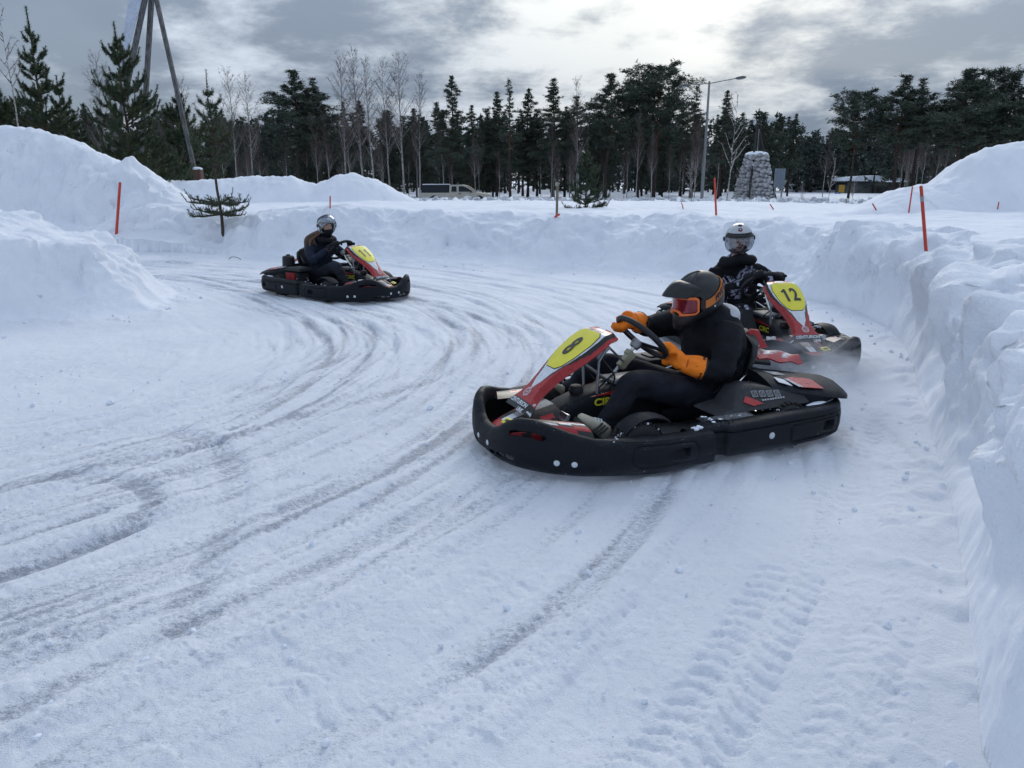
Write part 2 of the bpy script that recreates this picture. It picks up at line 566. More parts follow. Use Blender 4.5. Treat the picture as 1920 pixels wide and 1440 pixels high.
# distinct marks: drift loops, the near kart's rear wheel track, dark worn strips
for pts, wd, am in (
        ([(0, 1085), (130, 1040), (240, 990), (290, 950), (275, 920), (210, 905), (100, 905), (0, 915)], 0.070, 0.55),
        ([(0, 1340), (120, 1290), (300, 1190), (400, 1050), (440, 900), (400, 840), (300, 805)], 0.083, 0.33),
        ([(320, 1190), (460, 1120), (600, 1060), (720, 1000), (860, 930), (960, 890)], 0.072, 0.46),
        ([(0, 1345), (60, 1310), (180, 1250), (320, 1185)], 0.067, 0.29),
        ([(340, 1200), (520, 1120), (700, 1030), (900, 935)], 0.110, 0.19),
        ([(560, 1440), (640, 1385), (760, 1320), (900, 1225), (1010, 1160), (1110, 1080), (1200, 1010), (1260, 930), (1300, 880), (1330, 860)], 0.061, 0.44),
        ([(880, 1260), (1000, 1190), (1100, 1120), (1190, 1020), (1270, 920)], 0.043, 0.22),
        ([(540, 790), (640, 770), (760, 730), (850, 700), (890, 650), (880, 610), (800, 580)], 0.072, 0.33),
        ([(0, 790), (200, 770), (420, 735), (600, 690), (690, 650), (690, 615), (600, 575)], 0.075, 0.22),
        ([(0, 1180), (200, 1100), (420, 1010), (640, 920), (800, 850), (880, 790)], 0.085, 0.22),
        ([(0, 1260), (260, 1150), (480, 1060), (700, 960), (880, 880)], 0.085, 0.17)):
    w_ = spline([g2(*q) for q in pts], 300)
    splat(w_, wd, am, wear_g, lambda S, T: (1 - T * T) ** 0.6 * (0.78 + 0.22 * np.sin(S * 7 + 2 * np.sin(S * 2.1))))
    splat(w_, wd * 1.1, -0.006, dent_g)
    splat(w_ + normals2(w_) * (wd + 0.06), 0.07, 0.010, dent_g)


# tractor tread prints: two rows of curved lugs pressed into the soft edge of the lane
def lugs(path, width, pitch, depth, seed):
    def f(S, T):
        col_ = np.where(T < 0, 0, 1)
        tl = np.abs(T)
        ph = (S + col_ * pitch * 0.5 + 0.05 * (tl - 0.5) ** 2 * 4 * np.where(col_ == 0, 1, -1) + tl * 0.05) / pitch
        fr = np.abs((ph % 1) - 0.5) * 2
        bar = smooth(0.58, 0.76, fr)
        side = smooth(0.06, 0.16, tl) * smooth(1.0, 0.85, tl)
        gate = smooth(-0.55, 0.15, np.sin(S * 1.7 + seed) + 0.5 * np.sin(S * 5.1 + seed * 2) + 0.4)
        return bar * side * gate
    splat(path, width, -depth, dent_g, f)
    splat(path, width * 1.05, -depth * 0.35, dent_g, lambda S, T: (1 - T ** 6))


lugs(spline([g2(*q) for q in [(1180, 1500), (1290, 1400), (1400, 1230), (1480, 1090), (1540, 970), (1590, 860), (1620, 790)]], 200), 0.15, 0.085, 0.011, 1.0)
lugs(spline([g2(*q) for q in [(1560, 1440), (1640, 1250), (1690, 1100), (1700, 980), (1690, 880)]], 200), 0.13, 0.075, 0.006, 2.5)
lugs(spline([g2(*q) for q in [(560, 1330), (720, 1230), (860, 1140), (960, 1080)]], 200), 0.17, 0.085, 0.008, 4.0)
for pts in ([(560, 960), (700, 905), (820, 850), (900, 800)], [(640, 990), (760, 930), (850, 880)], [(60, 700), (200, 680), (330, 660)]):
    lugs(spline([g2(*q) for q in pts], 120), 0.07, 0.06, 0.008, 0.3)


def sample_grid(g, x, y):
    fx = np.clip((x - GX0) / GS, 0, GNX - 1.001); fy = np.clip((y - GY0) / GS, 0, GNY - 1.001)
    ix = fx.astype(int); iy = fy.astype(int); fx -= ix; fy -= iy
    v = (g[iy, ix] * (1 - fx) + g[iy, ix + 1] * fx) * (1 - fy) + (g[iy + 1, ix] * (1 - fx) + g[iy + 1, ix + 1] * fx) * fy
    ok = (x > GX0) & (x < GX0 + GNX * GS - .05) & (y > GY0) & (y < GY0 + GNY * GS - .05)
    return np.where(ok, v, 0)


def build_terrain():
    # rows (distance) are finest where the snow is near, columns (azimuth) finest where the place is open to view
    rr = [0.25, 0.5, 0.8, 1.1, 1.35]
    def add(to, step):
        while rr[-1] < to:
            rr.append(rr[-1] + (step(rr[-1]) if callable(step) else step))
    add(6, lambda r: max(0.007, r * 0.0042)); add(20.5, 0.034); add(30, 0.10); add(52, 0.26); add(760, lambda r: r * 0.05)
    rr = np.array(rr)
    az = np.r_[np.linspace(-180, -46, 36)[:-1], np.linspace(-46, -37, 40)[:-1], np.linspace(-37, 37, 690), np.linspace(37, 46, 40)[1:], np.linspace(46, 180, 36)[1:]]
    az = np.radians(az)
    nr, na = len(rr), len(az)
    x = (rr[:, None] * np.sin(az)[None]).ravel(); y = (rr[:, None] * np.cos(az)[None]).ravel()
    z, sdv, e, isl, wr, wv = base_height(x, y)
    rad = np.hypot(x, y)
    near = rad < 60
    inside = sdv > 0
    # soft unevenness of the lane and its pressed marks
    tr = smooth(-0.05, 0.25, sdv)
    z = z + tr * (0.018 * fbm2(x * 1.1, y * 1.1, 3, 31) + 0.008 * fbm2(x * 6, y * 6, 3, 32))
    rough = smooth(0.0, 0.4, perlin2(x * 0.5 + 5, y * 0.5, 41) + 0.25) * np.where(rad < 9, 1, 0)
    z = z + tr * rough * 0.012 * np.maximum(0, fbm2(x * 13, y * 13, 3, 42))
    z = z + sample_grid(dent_g, x, y) * tr
    # skirt of loose crumbs at the foot of the banks
    foot = np.exp(-(np.maximum(sdv, 0) / 0.35) ** 2) * np.exp(-(e / 0.16) ** 2)
    z = z + foot * (0.06 + 0.07 * np.maximum(0, fbm2(x * 3, y * 3, 3, 51)))
    wear = sample_grid(wear_g, x, y)
    wear = np.clip(wear * (0.9 + 0.35 * fbm2(x * 1.3, y * 1.3, 3, 61)), 0, 0.85) * smooth(0.1, 0.6, sdv)
    V = np.stack([x, y, z], 1)

    def vnormals(V):
        G = V.reshape(nr, na, 3)
        dr = np.gradient(G, axis=0); da = np.gradient(G, axis=1)
        n = np.cross(da, dr)
        n /= np.linalg.norm(n, axis=2)[..., None] + 1e-12
        n *= np.sign(n[..., 2].mean())
        return n.reshape(-1, 3)
    n = vnormals(V)
    nd = n * [1, 1, 0.7] + [0, 0, 0.25]; nd /= np.linalg.norm(nd, axis=1)[:, None]
    # lumpy broken snow on the bank faces, displaced along the surface normal
    sel = np.where((sdv < 0.25) & (rad < 24) & (e < 3.4) & (y > 0.9 * np.abs(x) - 1.0))[0]
    px, py, pz = V[sel].T
    es, iss, ws = e[sel], isl[sel], wr[sel]
    face = smooth(-0.25, 0.1, -sdv[sel]) * (1 - smooth(np.where(ws > .5, 0.75, 1.6), np.where(ws > .5, 1.6, 3.2), es))
    steep = smooth(0.98, 0.75, n[sel, 2])
    face = face * (0.45 + 0.55 * steep)
    wx = px + 0.20 * perlin3(px * 2.3, py * 2.3, pz * 2.3, 101); wy = py + 0.20 * perlin3(px * 2.3 + 7, py * 2.3, pz * 2.3, 102); wz = pz + 0.16 * perlin3(px * 2.3, py * 2.3 + 5, pz * 2.3, 103)
    f1, f2 = worley3(wx * 1.7, wy * 1.7, wz * 1.5, 5)
    g1, g2_ = worley3(wx * 5.2, wy * 5.2, wz * 4.4, 9)
    m1 = 0.35 + 0.65 * smooth(-0.25, 0.25, perlin3(px * 0.9, py * 0.9, pz * 0.9, 104)); m2 = 0.3 + 0.7 * smooth(-0.2, 0.3, perlin3(px * 1.7, py * 1.7, pz * 1.7, 105))
    lump = (0.55 - f1) * (0.30 + 0.16 * ws) * m1 + (0.5 - g1) * 0.12 * m2
    rid = 1 - 2 * np.abs(perlin3(wx * 2.6, wy * 2.6, wz * 1.7, 106))
    rid2 = 1 - 2 * np.abs(perlin3(wx * 7, wy * 7, wz * 5, 107))
    det = (rid - 0.55) * 0.11 * (0.4 + m1) + (rid2 - 0.55) * (0.036 + 0.03 * ws) * (1.2 - m2) + perlin3(px * 10, py * 10, pz * 8, 4) * 0.034 + perlin3(px * 23, py * 23, pz * 19, 6) * 0.018 * m2
    det = det * (1 + 0.35 * ws)
    nr_ = ws * smooth(5.5, 3.5, np.hypot(px, py))               # close to, the clods within the wall show too
    k9 = np.where(nr_ > 0.01)[0]
    if len(k9):
        h1, h2 = worley3(wx[k9] * 3.4, wy[k9] * 3.4, wz[k9] * 3.0, 29)
        h3, _ = worley3(wx[k9] * 9.0, wy[k9] * 9.0, wz[k9] * 8.0, 31)
        det[k9] += nr_[k9] * ((0.5 - h1) * 0.20 + (0.5 - h3) * 0.055 * m2[k9] + 0.03 * perlin3(px[k9] * 15, py[k9] * 15, pz[k9] * 13, 33))
    broad = perlin3(px * 1.1, py * 1.1, pz * 0.6, 8) * 0.26 + ws * perlin3(px * 2.1, py * 2.1, pz * 1.6, 18) * 0.20
    amp = np.where(iss, 0.9, 0.85 + 0.30 * ws) * smooth(0.06, -0.24 - 0.45 * (1 - ws), sdv[sel]) * (1.25 - 0.3 * ws)
    # undercut foot and rolled-over lip of the cut wall
    bul = ws * smooth(0.03, 0.25, es) * (0.11 * smooth(0.40, 0.72, pz) - 0.10 * smooth(0.55, 0.12, pz)) * (0.6 + 0.9 * m1)
    V[sel, :2] += nd[sel, :2] * (bul * steep)[:, None]
    V[sel] += nd[sel] * ((lump + det + broad * np.where(iss, .5, 1)) * face * amp)[:, None]
    # gentle wind ripples on the mounds and field
    sel2 = np.where((sdv < 0) & (rad > 8) & (rad < 40))[0]
    V[sel2, 2] += 0.02 * fbm2(x[sel2] * 2.2, y[sel2] * 3.5, 3, 71) + 0.03 * np.maximum(0, perlin2(x[sel2] * 1.4, y[sel2] * 1.4, 72))
    md = smooth(1.05, 1.6, z[sel2]); xs, ys = x[sel2], y[sel2]
    V[sel2, 2] += md * (0.10 * np.abs(fbm2(xs * 1.6, ys * 1.6, 3, 81)) + 0.035 * fbm2(xs * 6, ys * 6, 2, 82) + 0.05 * np.maximum(0, perlin2(xs * 3.2, ys * 3.2, 83)))
    sel3 = np.where(wv > 0.02)[0]
    f1, f2 = worley3(x[sel3] * 2.1, y[sel3] * 2.1, z[sel3] * 2.1, 15)
    V[sel3, 2] += wv[sel3] * (0.6 - f1) * 0.45
    n = vnormals(V)
    stain = np.clip(face, 0, 1)
    att = wear.copy(); att[sel] = np.maximum(att[sel], stain * smooth(-0.02, -0.15, sdv[sel]))
    att[sel3] = np.maximum(att[sel3], np.minimum(1, wv[sel3] * 2.0))
    # quads and regions
    i = np.arange(nr - 1)[:, None] * na + np.arange(na - 1)[None]
    quads = np.stack([i, i + 1, i + na + 1, i + na], 2).reshape(-1, 4)
    cs, cx, cy, cr, ci = sdv[quads].mean(1), x[quads].mean(1), y[quads].mean(1), rad[quads].mean(1), isl[quads].mean(1) > 0.5
    reg = np.zeros(len(quads), int)                               # 0 ground
    outer = (cs < 0) & ~ci
    lm = outer & (ridge(cx, cy, LEFT_MOUND, 1.75, 0.0) > 0.75)
    mm = outer & (ridge(cx, cy, MID_MOUND, 1.9, 0.0) > 0.75) & ~lm
    rm = outer & (ridge(cx, cy, RIGHT_MOUND, 2.0, 0.0) > 0.75)
    reg[outer & (-cs < 3.0) & (cr < 26)] = 2
    reg[lm] = 4; reg[mm] = 5; reg[rm] = 6
    reg[cs >= 0] = 1
    reg[(cs < 0) & ci] = 3
    msn, mtr = make_snow_mat('snow'), make_snow_mat('packed snow', track=True)
    for k, nm in ((0, 'ground'), (1, 'race_track'), (2, 'snow_bank'), (3, 'snow_island'), (4, 'snow_mound_left'), (5, 'snow_mound_middle'), (6, 'snow_mound_right')):
        qs = quads[reg == k]
        if not len(qs):
            continue
        u, inv = np.unique(qs, return_inverse=True)
        o = np_mesh(nm, V[u], inv.reshape(-1, 4), mtr if k == 1 else msn, n[u], att[u])
        o['kind'] = 'structure'
    return V, n


def ground_z(x, y):
    z, *_ = base_height(np.array([float(x)]), np.array([float(y)]))
    return float(z[0])


TV, TN = build_terrain()

# ------------------------------------------------------------------ mesh builder
def V3(*a):
    return Vector(a)


class MB:
    def __init__(s):
        s.v, s.f, s.m = [], [], []

    def add(s, verts, faces, mat=0):
        o = len(s.v)
        s.v += [tuple(p) for p in verts]
        for k, f in enumerate(faces):
            s.f.append(tuple(i + o for i in f)); s.m.append(mat[k] if isinstance(mat, (list, tuple)) else mat)
        return s

    def box(s, c, size, rot=None, mat=0, taper=1.0, chamfer=0.0):
        """box with chamfered vertical and top edges; rot is a Matrix or (rx, ry, rz) in degrees"""
        hx, hy, hz = size[0] / 2, size[1] / 2, size[2] / 2
        if rot is not None and not isinstance(rot, Matrix):
            rot = (Matrix.Rotation(R(rot[2]), 3, 'Z') @ Matrix.Rotation(R(rot[1]), 3, 'Y') @ Matrix.Rotation(R(rot[0]), 3, 'X'))
        ch = chamfer if chamfer else min(hx, hy, hz) * 0.18
        rings = []
        for z, k, ins in ((-hz, 1, ch), (-hz + ch, 1, 0), (hz - ch, taper, 0), (hz, taper, ch)):
            a, b = hx * k - ins, hy * k - ins
            c2 = min(ch, a * 0.5, b * 0.5)
            rings.append([V3(a, -b + c2, z), V3(a, b - c2, z), V3(a - c2, b, z), V3(-a + c2, b, z), V3(-a, b - c2, z), V3(-a, -b + c2, z), V3(-a + c2, -b, z), V3(a - c2, -b, z)])
        cc = V3(*c)
        rings = [[(rot @ p if rot else p) + cc for p in r] for r in rings]
        return s.loft(rings, True, True, mat)

    def loft(s, rings, closed=True, caps=True, mat=0):
        n = len(rings[0]); vs = [p for r in rings for p in r]; fs = []; ms = []
        for i in range(len(rings) - 1):
            for j in range(n if closed else n - 1):
                k = (j + 1) % n
                fs.append((i * n + j, i * n + k, (i + 1) * n + k, (i + 1) * n + j))
                ms.append(mat(i, j) if callable(mat) else mat)
        if caps and closed:
            fs.append(tuple(reversed(range(n)))); ms.append(mat(0, 0) if callable(mat) else mat)
            fs.append(tuple((len(rings) - 1) * n + j for j in range(n))); ms.append(mat(len(rings) - 1, 0) if callable(mat) else mat)
        return s.add(vs, fs, ms)

    def tube(s, pts, r, n=10, caps=True, mat=0, squash=None):
        pts = [V3(*p) for p in pts]
        rad = r if isinstance(r, (list, tuple)) else [r] * len(pts)
        rings = []; prev = None
        for i, p in enumerate(pts):
            t = (pts[min(i + 1, len(pts) - 1)] - pts[max(i - 1, 0)]).normalized()
            if prev is None:
                a = V3(0, 0, 1) if abs(t.z) < 0.9 else V3(1, 0, 0)
                u = t.cross(a).normalized()
            else:
                u = (prev - t * prev.dot(t)).normalized()
            prev = u; w = t.cross(u)
            rings.append([p + u * (math.cos(2 * math.pi * k / n) * rad[i]) + w * (math.sin(2 * math.pi * k / n) * rad[i]) for k in range(n)])
        return s.loft(rings, True, caps, mat)

    def revolve(s, prof, c=(0, 0, 0), axis='Z', n=20, mat=0, rot=None):
        """prof: list of (r, h) along the axis"""
        rings = []
        for r, h in prof:
            ring = []
            for k in range(n):
                a = 2 * math.pi * k / n
                p = (r * math.cos(a), r * math.sin(a), h)
                if axis == 'X': p = (h, p[0], p[1])
                elif axis == 'Y': p = (p[1], h, p[0])
                p = V3(*p)
                if rot: p = rot @ p
                ring.append(p + V3(*c))
            rings.append(ring)
        return s.loft(rings, True, True, mat)

    def ellip(s, c, r, nu=16, nv=10, rot=None, mat=0, pw=1.0):
        rings = []
        for i in range(nv + 1):
            ph = math.pi * i / nv - math.pi / 2
            ph = max(-math.pi / 2 + 0.02, min(math.pi / 2 - 0.02, ph))
            ring = []
            for j in range(nu):
                th = 2 * math.pi * j / nu
                sg = lambda a: math.copysign(abs(a) ** pw, a)
                p = V3(r[0] * sg(math.cos(ph)) * sg(math.cos(th)), r[1] * sg(math.cos(ph)) * sg(math.sin(th)), r[2] * sg(math.sin(ph)))
                if rot: p = rot @ p
                ring.append(p + V3(*c))
            rings.append(ring)
        return s.loft(rings, True, True, mat)

    def prism(s, poly, axis_vec, thick, mat=0, chamfer=0.0):
        """flat polygon (list of 3-vectors) extruded along axis_vec by thick"""
        a = V3(*axis_vec).normalized() * thick
        poly = [V3(*p) for p in poly]
        cen = sum(poly, V3(0, 0, 0)) / len(poly)
        if chamfer:
            ins = lambda p: p + (cen - p).normalized() * chamfer
            an = a.normalized() * chamfer
            rings = [[ins(p) for p in poly], [p + an for p in poly], [p + a - an for p in poly], [ins(p) + a for p in poly]]
        else:
            rings = [poly, [p + a for p in poly]]
        return s.loft(rings, True, True, mat)

    def build(s, name, mats, parent=None, angle=40, kind=None, fix=True):
        me = bpy.data.meshes.new(name)
        me.from_pydata(s.v, [], s.f)
        mats = mats if isinstance(mats, (list, tuple)) else [mats]
        for m in mats: me.materials.append(m)
        if len(mats) > 1:
            me.polygons.foreach_set('material_index', s.m)
        if fix:
            bm = bmesh.new(); bm.from_mesh(me)
            bmesh.ops.recalc_face_normals(bm, faces=bm.faces)
            bm.to_mesh(me); bm.free()
        me.shade_smooth()
        me.set_sharp_from_angle(angle=R(angle))
        return link(name, me, parent, kind)


def link(name, me, parent=None, kind=None):
    o = bpy.data.objects.new(name, me)
    col.objects.link(o)
    if parent is not None: o.parent = parent
    if kind: o['kind'] = kind
    return o


def realise(o, name=None):
    """bake an object's modifiers into a plain mesh"""
    dg = bpy.context.evaluated_depsgraph_get()
    me = bpy.data.meshes.new_from_object(o.evaluated_get(dg))
    o.modifiers.clear()
    old = o.data; o.data = me
    if isinstance(old, bpy.types.Mesh): bpy.data.meshes.remove(old)
    return o


def text_mesh(name, s, size, mat, parent, origin, xdir, ydir, sx=1.0, bold=0.0, depth=0.001, center=True, shear=0.0, curve=None):
    """lettering as a thin mesh lying in the plane (xdir, ydir) at origin"""
    cu = bpy.data.curves.new(name, 'FONT')
    cu.body = s; cu.size = size; cu.extrude = depth; cu.offset = bold; cu.shear = shear
    cu.resolution_u = 3
    cu.align_x = 'CENTER' if center else 'LEFT'; cu.align_y = 'CENTER'
    t = bpy.data.objects.new(name, cu); col.objects.link(t)
    dg = bpy.context.evaluated_depsgraph_get()
    me = bpy.data.meshes.new_from_object(t.evaluated_get(dg))
    bpy.data.objects.remove(t); bpy.data.curves.remove(cu)
    x = V3(*xdir).normalized(); y = V3(*ydir); y = (y - x * y.dot(x)).normalized(); z = x.cross(y)
    for v in me.vertices:
        p = v.co
        q = V3(*origin) + x * (p.x * sx) + y * p.y + z * p.z
        v.co = curve(q) if curve else q
    me.materials.clear(); me.materials.append(mat)
    return link(name, me, parent)


def copy_tree(o, parent=None):
    c = o.copy(); col.objects.link(c)
    if parent is not None: c.parent = parent
    for ch in list(o.children): copy_tree(ch, c)
    return c


def spl(pts, n):
    return [tuple(p) for p in spline(pts, n)]

# ------------------------------------------------------------------ karts
def dusty(name, color, rough, snow=0.35, spec=0.5):
    """moulded plastic or paint with scuffs and a dusting of dry snow on upward faces"""
    t = NT(name)
    co = t.coords('Object')
    sc = t.noise(34, 6, 0.75, co)
    geo = t.node('ShaderNodeNewGeometry')
    sp = t.node('ShaderNodeSeparateXYZ'); t.l.new(geo.outputs['Normal'], sp.inputs[0])
    upn = t.ramp(sp.outputs[2], 0.15, 0.95)
    fl = t.math('MULTIPLY', t.ramp(t.noise(95, 4, 0.8, co), 0.60, 0.72), t.ramp(t.noise(5, 3, 0.5, co), 0.42, 0.62))
    amt = t.math('MULTIPLY', t.math('ADD', t.math('MULTIPLY', upn, 0.8), 0.05), t.math('MULTIPLY', fl, snow * 2.0), True)
    lite = tuple(c * 1.35 + 0.002 for c in color)
    c = t.mix(t.ramp(sc, 0.45, 0.75), color, lite)
    haze_ = t.math('MULTIPLY', t.math('MULTIPLY', upn, t.ramp(t.noise(9, 5, 0.7, co), 0.35, 0.75)), snow * 0.05)
    c = t.mix(haze_, c, (0.6, 0.66, 0.75))
    c = t.mix(amt, c, (0.75, 0.82, 0.93))
    t.set(color=c, rough=t.ramp(sc, 0.3, 0.8, rough, min(1, rough + 0.2)), spec=spec)
    t.bump(t.noise(90, 4, 0.65, co), 0.12, 0.003)
    MATS[name] = t.m
    return t.m


M_plast = dusty('black plastic', (0.0070, 0.0092, 0.0135), 0.50, 0.45, 0.18)
M_plast2 = dusty('dark grey plastic', (0.024, 0.026, 0.030), 0.5, 0.3, 0.25)
M_black = simple('matt black', (0.010, 0.011, 0.014), 0.65, bump=0.15)
M_rubber = simple('tyre rubber', (0.012, 0.012, 0.014), 0.75, bump=0.4, bscale=60)
M_red = dusty('red gloss', (0.36, 0.018, 0.020), 0.25, 0.22)
M_white = dusty('white gloss', (0.62, 0.65, 0.70), 0.25, 0.1)
M_silver = dusty('silver gloss', (0.38, 0.40, 0.43), 0.2, 0.2)
M_yellow = simple('yellow plate', (0.74, 0.67, 0.04), 0.42, var=0.08, vscale=5)
M_ink = simple('black ink', (0.012, 0.012, 0.013), 0.4)
M_steel = simple('bright steel', (0.62, 0.63, 0.65), 0.22, metal=1.0)
M_dull = simple('dull metal', (0.30, 0.31, 0.33), 0.45, metal=0.8)
M_zinc = simple('zinc washer', (0.62, 0.66, 0.70), 0.4, metal=0.3)
M_redmetal = simple('red engine paint', (0.34, 0.02, 0.025), 0.4)
M_orange_p = simple('orange mark', (0.60, 0.12, 0.02), 0.5)
M_snowlump = simple('snow lump', (0.80, 0.85, 0.935), 0.8, var=0.05, bump=0.4, bscale=60)


def arclen(P):
    P = np.array(P); return np.r_[0, np.cumsum(np.linalg.norm(np.diff(P, axis=0), axis=1))]


def band(half, top, bot, prof, n, recess=None, hole=None):
    """bumper swept along a plan path mirrored about y = 0.
    half: (x, y) points from the centre line outwards; top/bot: functions of (arc length, x, y);
    prof: function(h 0..1, arc, x) -> (outward offset, height fraction); recess/hole: functions of (arc, x, h)"""
    P = spline(half, n)
    P, S = resample(P, 0.012)
    t = np.gradient(P, axis=0); t /= np.linalg.norm(t, axis=1)[:, None]
    N = np.stack([t[:, 1], -t[:, 0]], 1)
    c = P.mean(0)
    if ((P[len(P) // 2] - np.array([0, 0])) @ N[len(P) // 2]) < 0: N = -N
    allP = np.vstack([P[::-1][:-1] * [1, -1], P]); allN = np.vstack([N[::-1][:-1] * [1, -1], N]); allS = np.r_[-S[::-1][:-1], S]
    hs = np.r_[np.linspace(0, 0.62, 42)[:-1], np.linspace(0.62, 1, 8)]
    rings = []
    for (x, y), (nx, ny), s_ in zip(allP, allN, allS):
        a = abs(s_); zt, zb = top(a, x, y), bot(a, x, y)
        ring = []
        for h in hs:
            off, zf = prof(h, a, x)
            if recess: off -= recess(a, x, zf) * (h < 0.62)
            ring.append(V3(x + nx * off, y + ny * off, zb + (zt - zb) * zf))
        rings.append(ring)
    mb = MB(); m = len(hs)
    vs = [p for r in rings for p in r]; fs = []
    for i in range(len(rings) - 1):
        for j in range(m - 1):
            if hole and hs[j] < 0.62:
                o, zf = prof((hs[j] + hs[j + 1]) / 2, abs(allS[i]), allP[i][0])
                if hole((abs(allS[i]) + abs(allS[i + 1])) / 2, (allP[i][0] + allP[i + 1][0]) / 2, zf): continue
            fs.append((i * m + j, i * m + j + 1, (i + 1) * m + j + 1, (i + 1) * m + j))
    mb.add(vs, fs)
    return mb, allP, allN, allS


def rrect(u, v, cu, cv, hu, hv, r):
    """signed distance to a rounded rectangle"""
    du, dv = abs(u - cu) - hu + r, abs(v - cv) - hv + r
    return math.hypot(max(du, 0), max(dv, 0)) + min(max(du, dv), 0) - r


def sstep(a, b, x):
    t = max(0.0, min(1.0, (x - a) / (b - a)))
    return t * t * (3 - 2 * t)


def interp(x, xs, ys):
    return float(np.interp(x, xs, ys))


FRONT_HALF = [(1.205, 0), (1.198, 0.15), (1.155, 0.30), (1.05, 0.44), (0.90, 0.55), (0.72, 0.63), (0.5, 0.69), (0.3, 0.712), (0.08, 0.712)]
REAR_HALF = [(-1.125, 0), (-1.12, 0.28), (-1.09, 0.44), (-1.0, 0.58), (-0.86, 0.66), (-0.6, 0.695), (-0.3, 0.705), (-0.10, 0.702), (-0.03, 0.695), (-0.005, 0.66), (0.06, 0.645), (0.20, 0.64)]


def front_prof(h, a, x):
    wide = sstep(0.75, 1.1, a)
    K_ = [(0, -0.055, 0.0), (0.08, -0.018, 0.015), (0.16, 0.0, 0.10), (0.28, 0.010, 0.35), (0.40, 0.010, 0.6), (0.50, 0.002, 0.84), (0.56, -0.006, 0.93), (0.62, -0.018, 0.985),
          (0.70, -0.032, 1.0), (0.80, -0.048 - 0.05 * wide, 0.985), (0.9, -0.055 - 0.075 * wide, 0.93 - 0.02 * wide), (1.0, -0.058 - 0.085 * wide, 0.70)]
    xs = [k[0] for k in K_]
    return interp(h, xs, [k[1] for k in K_]), interp(h, xs, [k[2] for k in K_])


def rear_prof(h, a, x):
    K_ = [(0, -0.06, 0.0), (0.08, -0.022, 0.01), (0.15, -0.004, 0.08), (0.26, 0.004, 0.30), (0.40, 0.004, 0.62), (0.47, 0.0, 0.74), (0.50, -0.012, 0.765), (0.53, -0.004, 0.80),
          (0.58, -0.004, 0.88), (0.62, -0.014, 0.96), (0.70, -0.034, 1.0), (0.82, -0.085, 1.0), (0.92, -0.12, 0.97), (1.0, -0.125, 0.8)]
    xs = [k[0] for k in K_]
    return interp(h, xs, [k[1] for k in K_]), interp(h, xs, [k[2] for k in K_])


def f_top(a, x, y):
    return interp(a, [0, 0.07, 0.15, 0.24, 0.33, 0.42, 0.52, 0.64, 0.78, 1.0, 1.5], [0.205, 0.208, 0.236, 0.292, 0.326, 0.332, 0.312, 0.272, 0.238, 0.228, 0.222])


def f_bot(a, x, y):
    return interp(a, [0, 0.3, 0.7, 1.2, 1.5], [0.055, 0.045, 0.035, 0.035, 0.05])


def f_recess(a, x, zf):
    d = rrect(x, zf * 0.19, 0.40, 0.098, 0.20, 0.062, 0.05)
    line = 0.010 * (1 - sstep(0.0, 0.012, abs(d)))
    inner = 0.038 * (1 - sstep(-0.012, 0.0, rrect(x, zf * 0.19, 0.31, 0.10, 0.06, 0.036, 0.022)))
    # moulded step where the tall nose panel ends
    st = 0.006 * sstep(0.0, 0.02, 0.66 - x) * (zf > 0.1)
    return line + inner + st


def f_hole(a, x, zf):
    if rrect(a, zf * 0.28, 0.40, 0.212, 0.115, 0.014, 0.012) < 0: return True
    for c in (0.12, 0.205, 0.29):
        if rrect(a, zf * 0.28, c, 0.058, 0.032, 0.014, 0.008) < 0: return True
    return False


def r_recess(a, x, zf):
    if x > -0.2: return 0.0
    d = rrect(x, zf * 0.2, -0.70, 0.082, 0.215, 0.052, 0.022)
    line = 0.012 * (1 - sstep(0.0, 0.010, abs(d)))
    return line + 0.04 * (1 - sstep(-0.012, 0.0, rrect(x, zf * 0.2, -0.815, 0.09, 0.05, 0.034, 0.02)))


def r_hole(a, x, zf):
    return x < -0.3 and a > 0.4 and rrect(x, zf * 0.2, -0.815, 0.09, 0.038, 0.024, 0.014) < 0


def bumper_point(P, N, S, a, off=0.0):
    i = int(np.argmin(np.abs(S - a)))
    return P[i] + N[i] * off, N[i]


def solid(o, thick):
    md = o.modifiers.new('s', 'SOLIDIFY'); md.thickness = thick; md.offset = -1
    realise(o)
    o.data.shade_smooth(); o.data.set_sharp_from_angle(angle=R(40))
    return o


def disc_on(mb, c, n, r=0.017, t=0.006):
    rot = V3(*n).to_track_quat('Z', 'Y').to_matrix()
    mb.revolve([(r * 0.3, -0.002), (r, -0.002), (r, t * 0.6), (r * 0.8, t), (r * 0.45, t), (r * 0.42, t * 1.6), (r * 0.1, t * 1.6)], c, n=14, rot=rot)


# front panel surface: s along (0 bottom .. 1 top), t across
PAN_B, PAN_T = V3(1.015, 0, 0.295), V3(0.44, 0, 0.752)


def panel_pt(s, t, lift=0.0):
    al = PAN_T - PAN_B
    n = V3(-al.z, 0, al.x).normalized() * -1
    if n.z < 0: n = -n
    w = interp(s, [0, 0.06, 0.14, 0.24, 0.36, 0.48, 0.6, 0.72, 0.84, 0.93, 0.98, 1.0], [0.165, 0.150, 0.105, 0.088, 0.098, 0.122, 0.150, 0.168, 0.170, 0.158, 0.135, 0.12])
    bow = 0.028 * math.sin(math.pi * min(1, s)) - 0.03 * sstep(0.9, 1.0, s)
    a = abs(t)
    dep = 0.046 * sstep(0.80, 1.0, a) * (0.55 + 0.45 * sstep(0.0, 0.3, s)) + 0.012 * a * a
    lat = w * (a if a < 0.8 else 0.8 + (a - 0.8) * 0.75) * 1.08
    return PAN_B + al * s + n * (bow - dep + lift) + V3(0, math.copysign(lat, t), 0), n


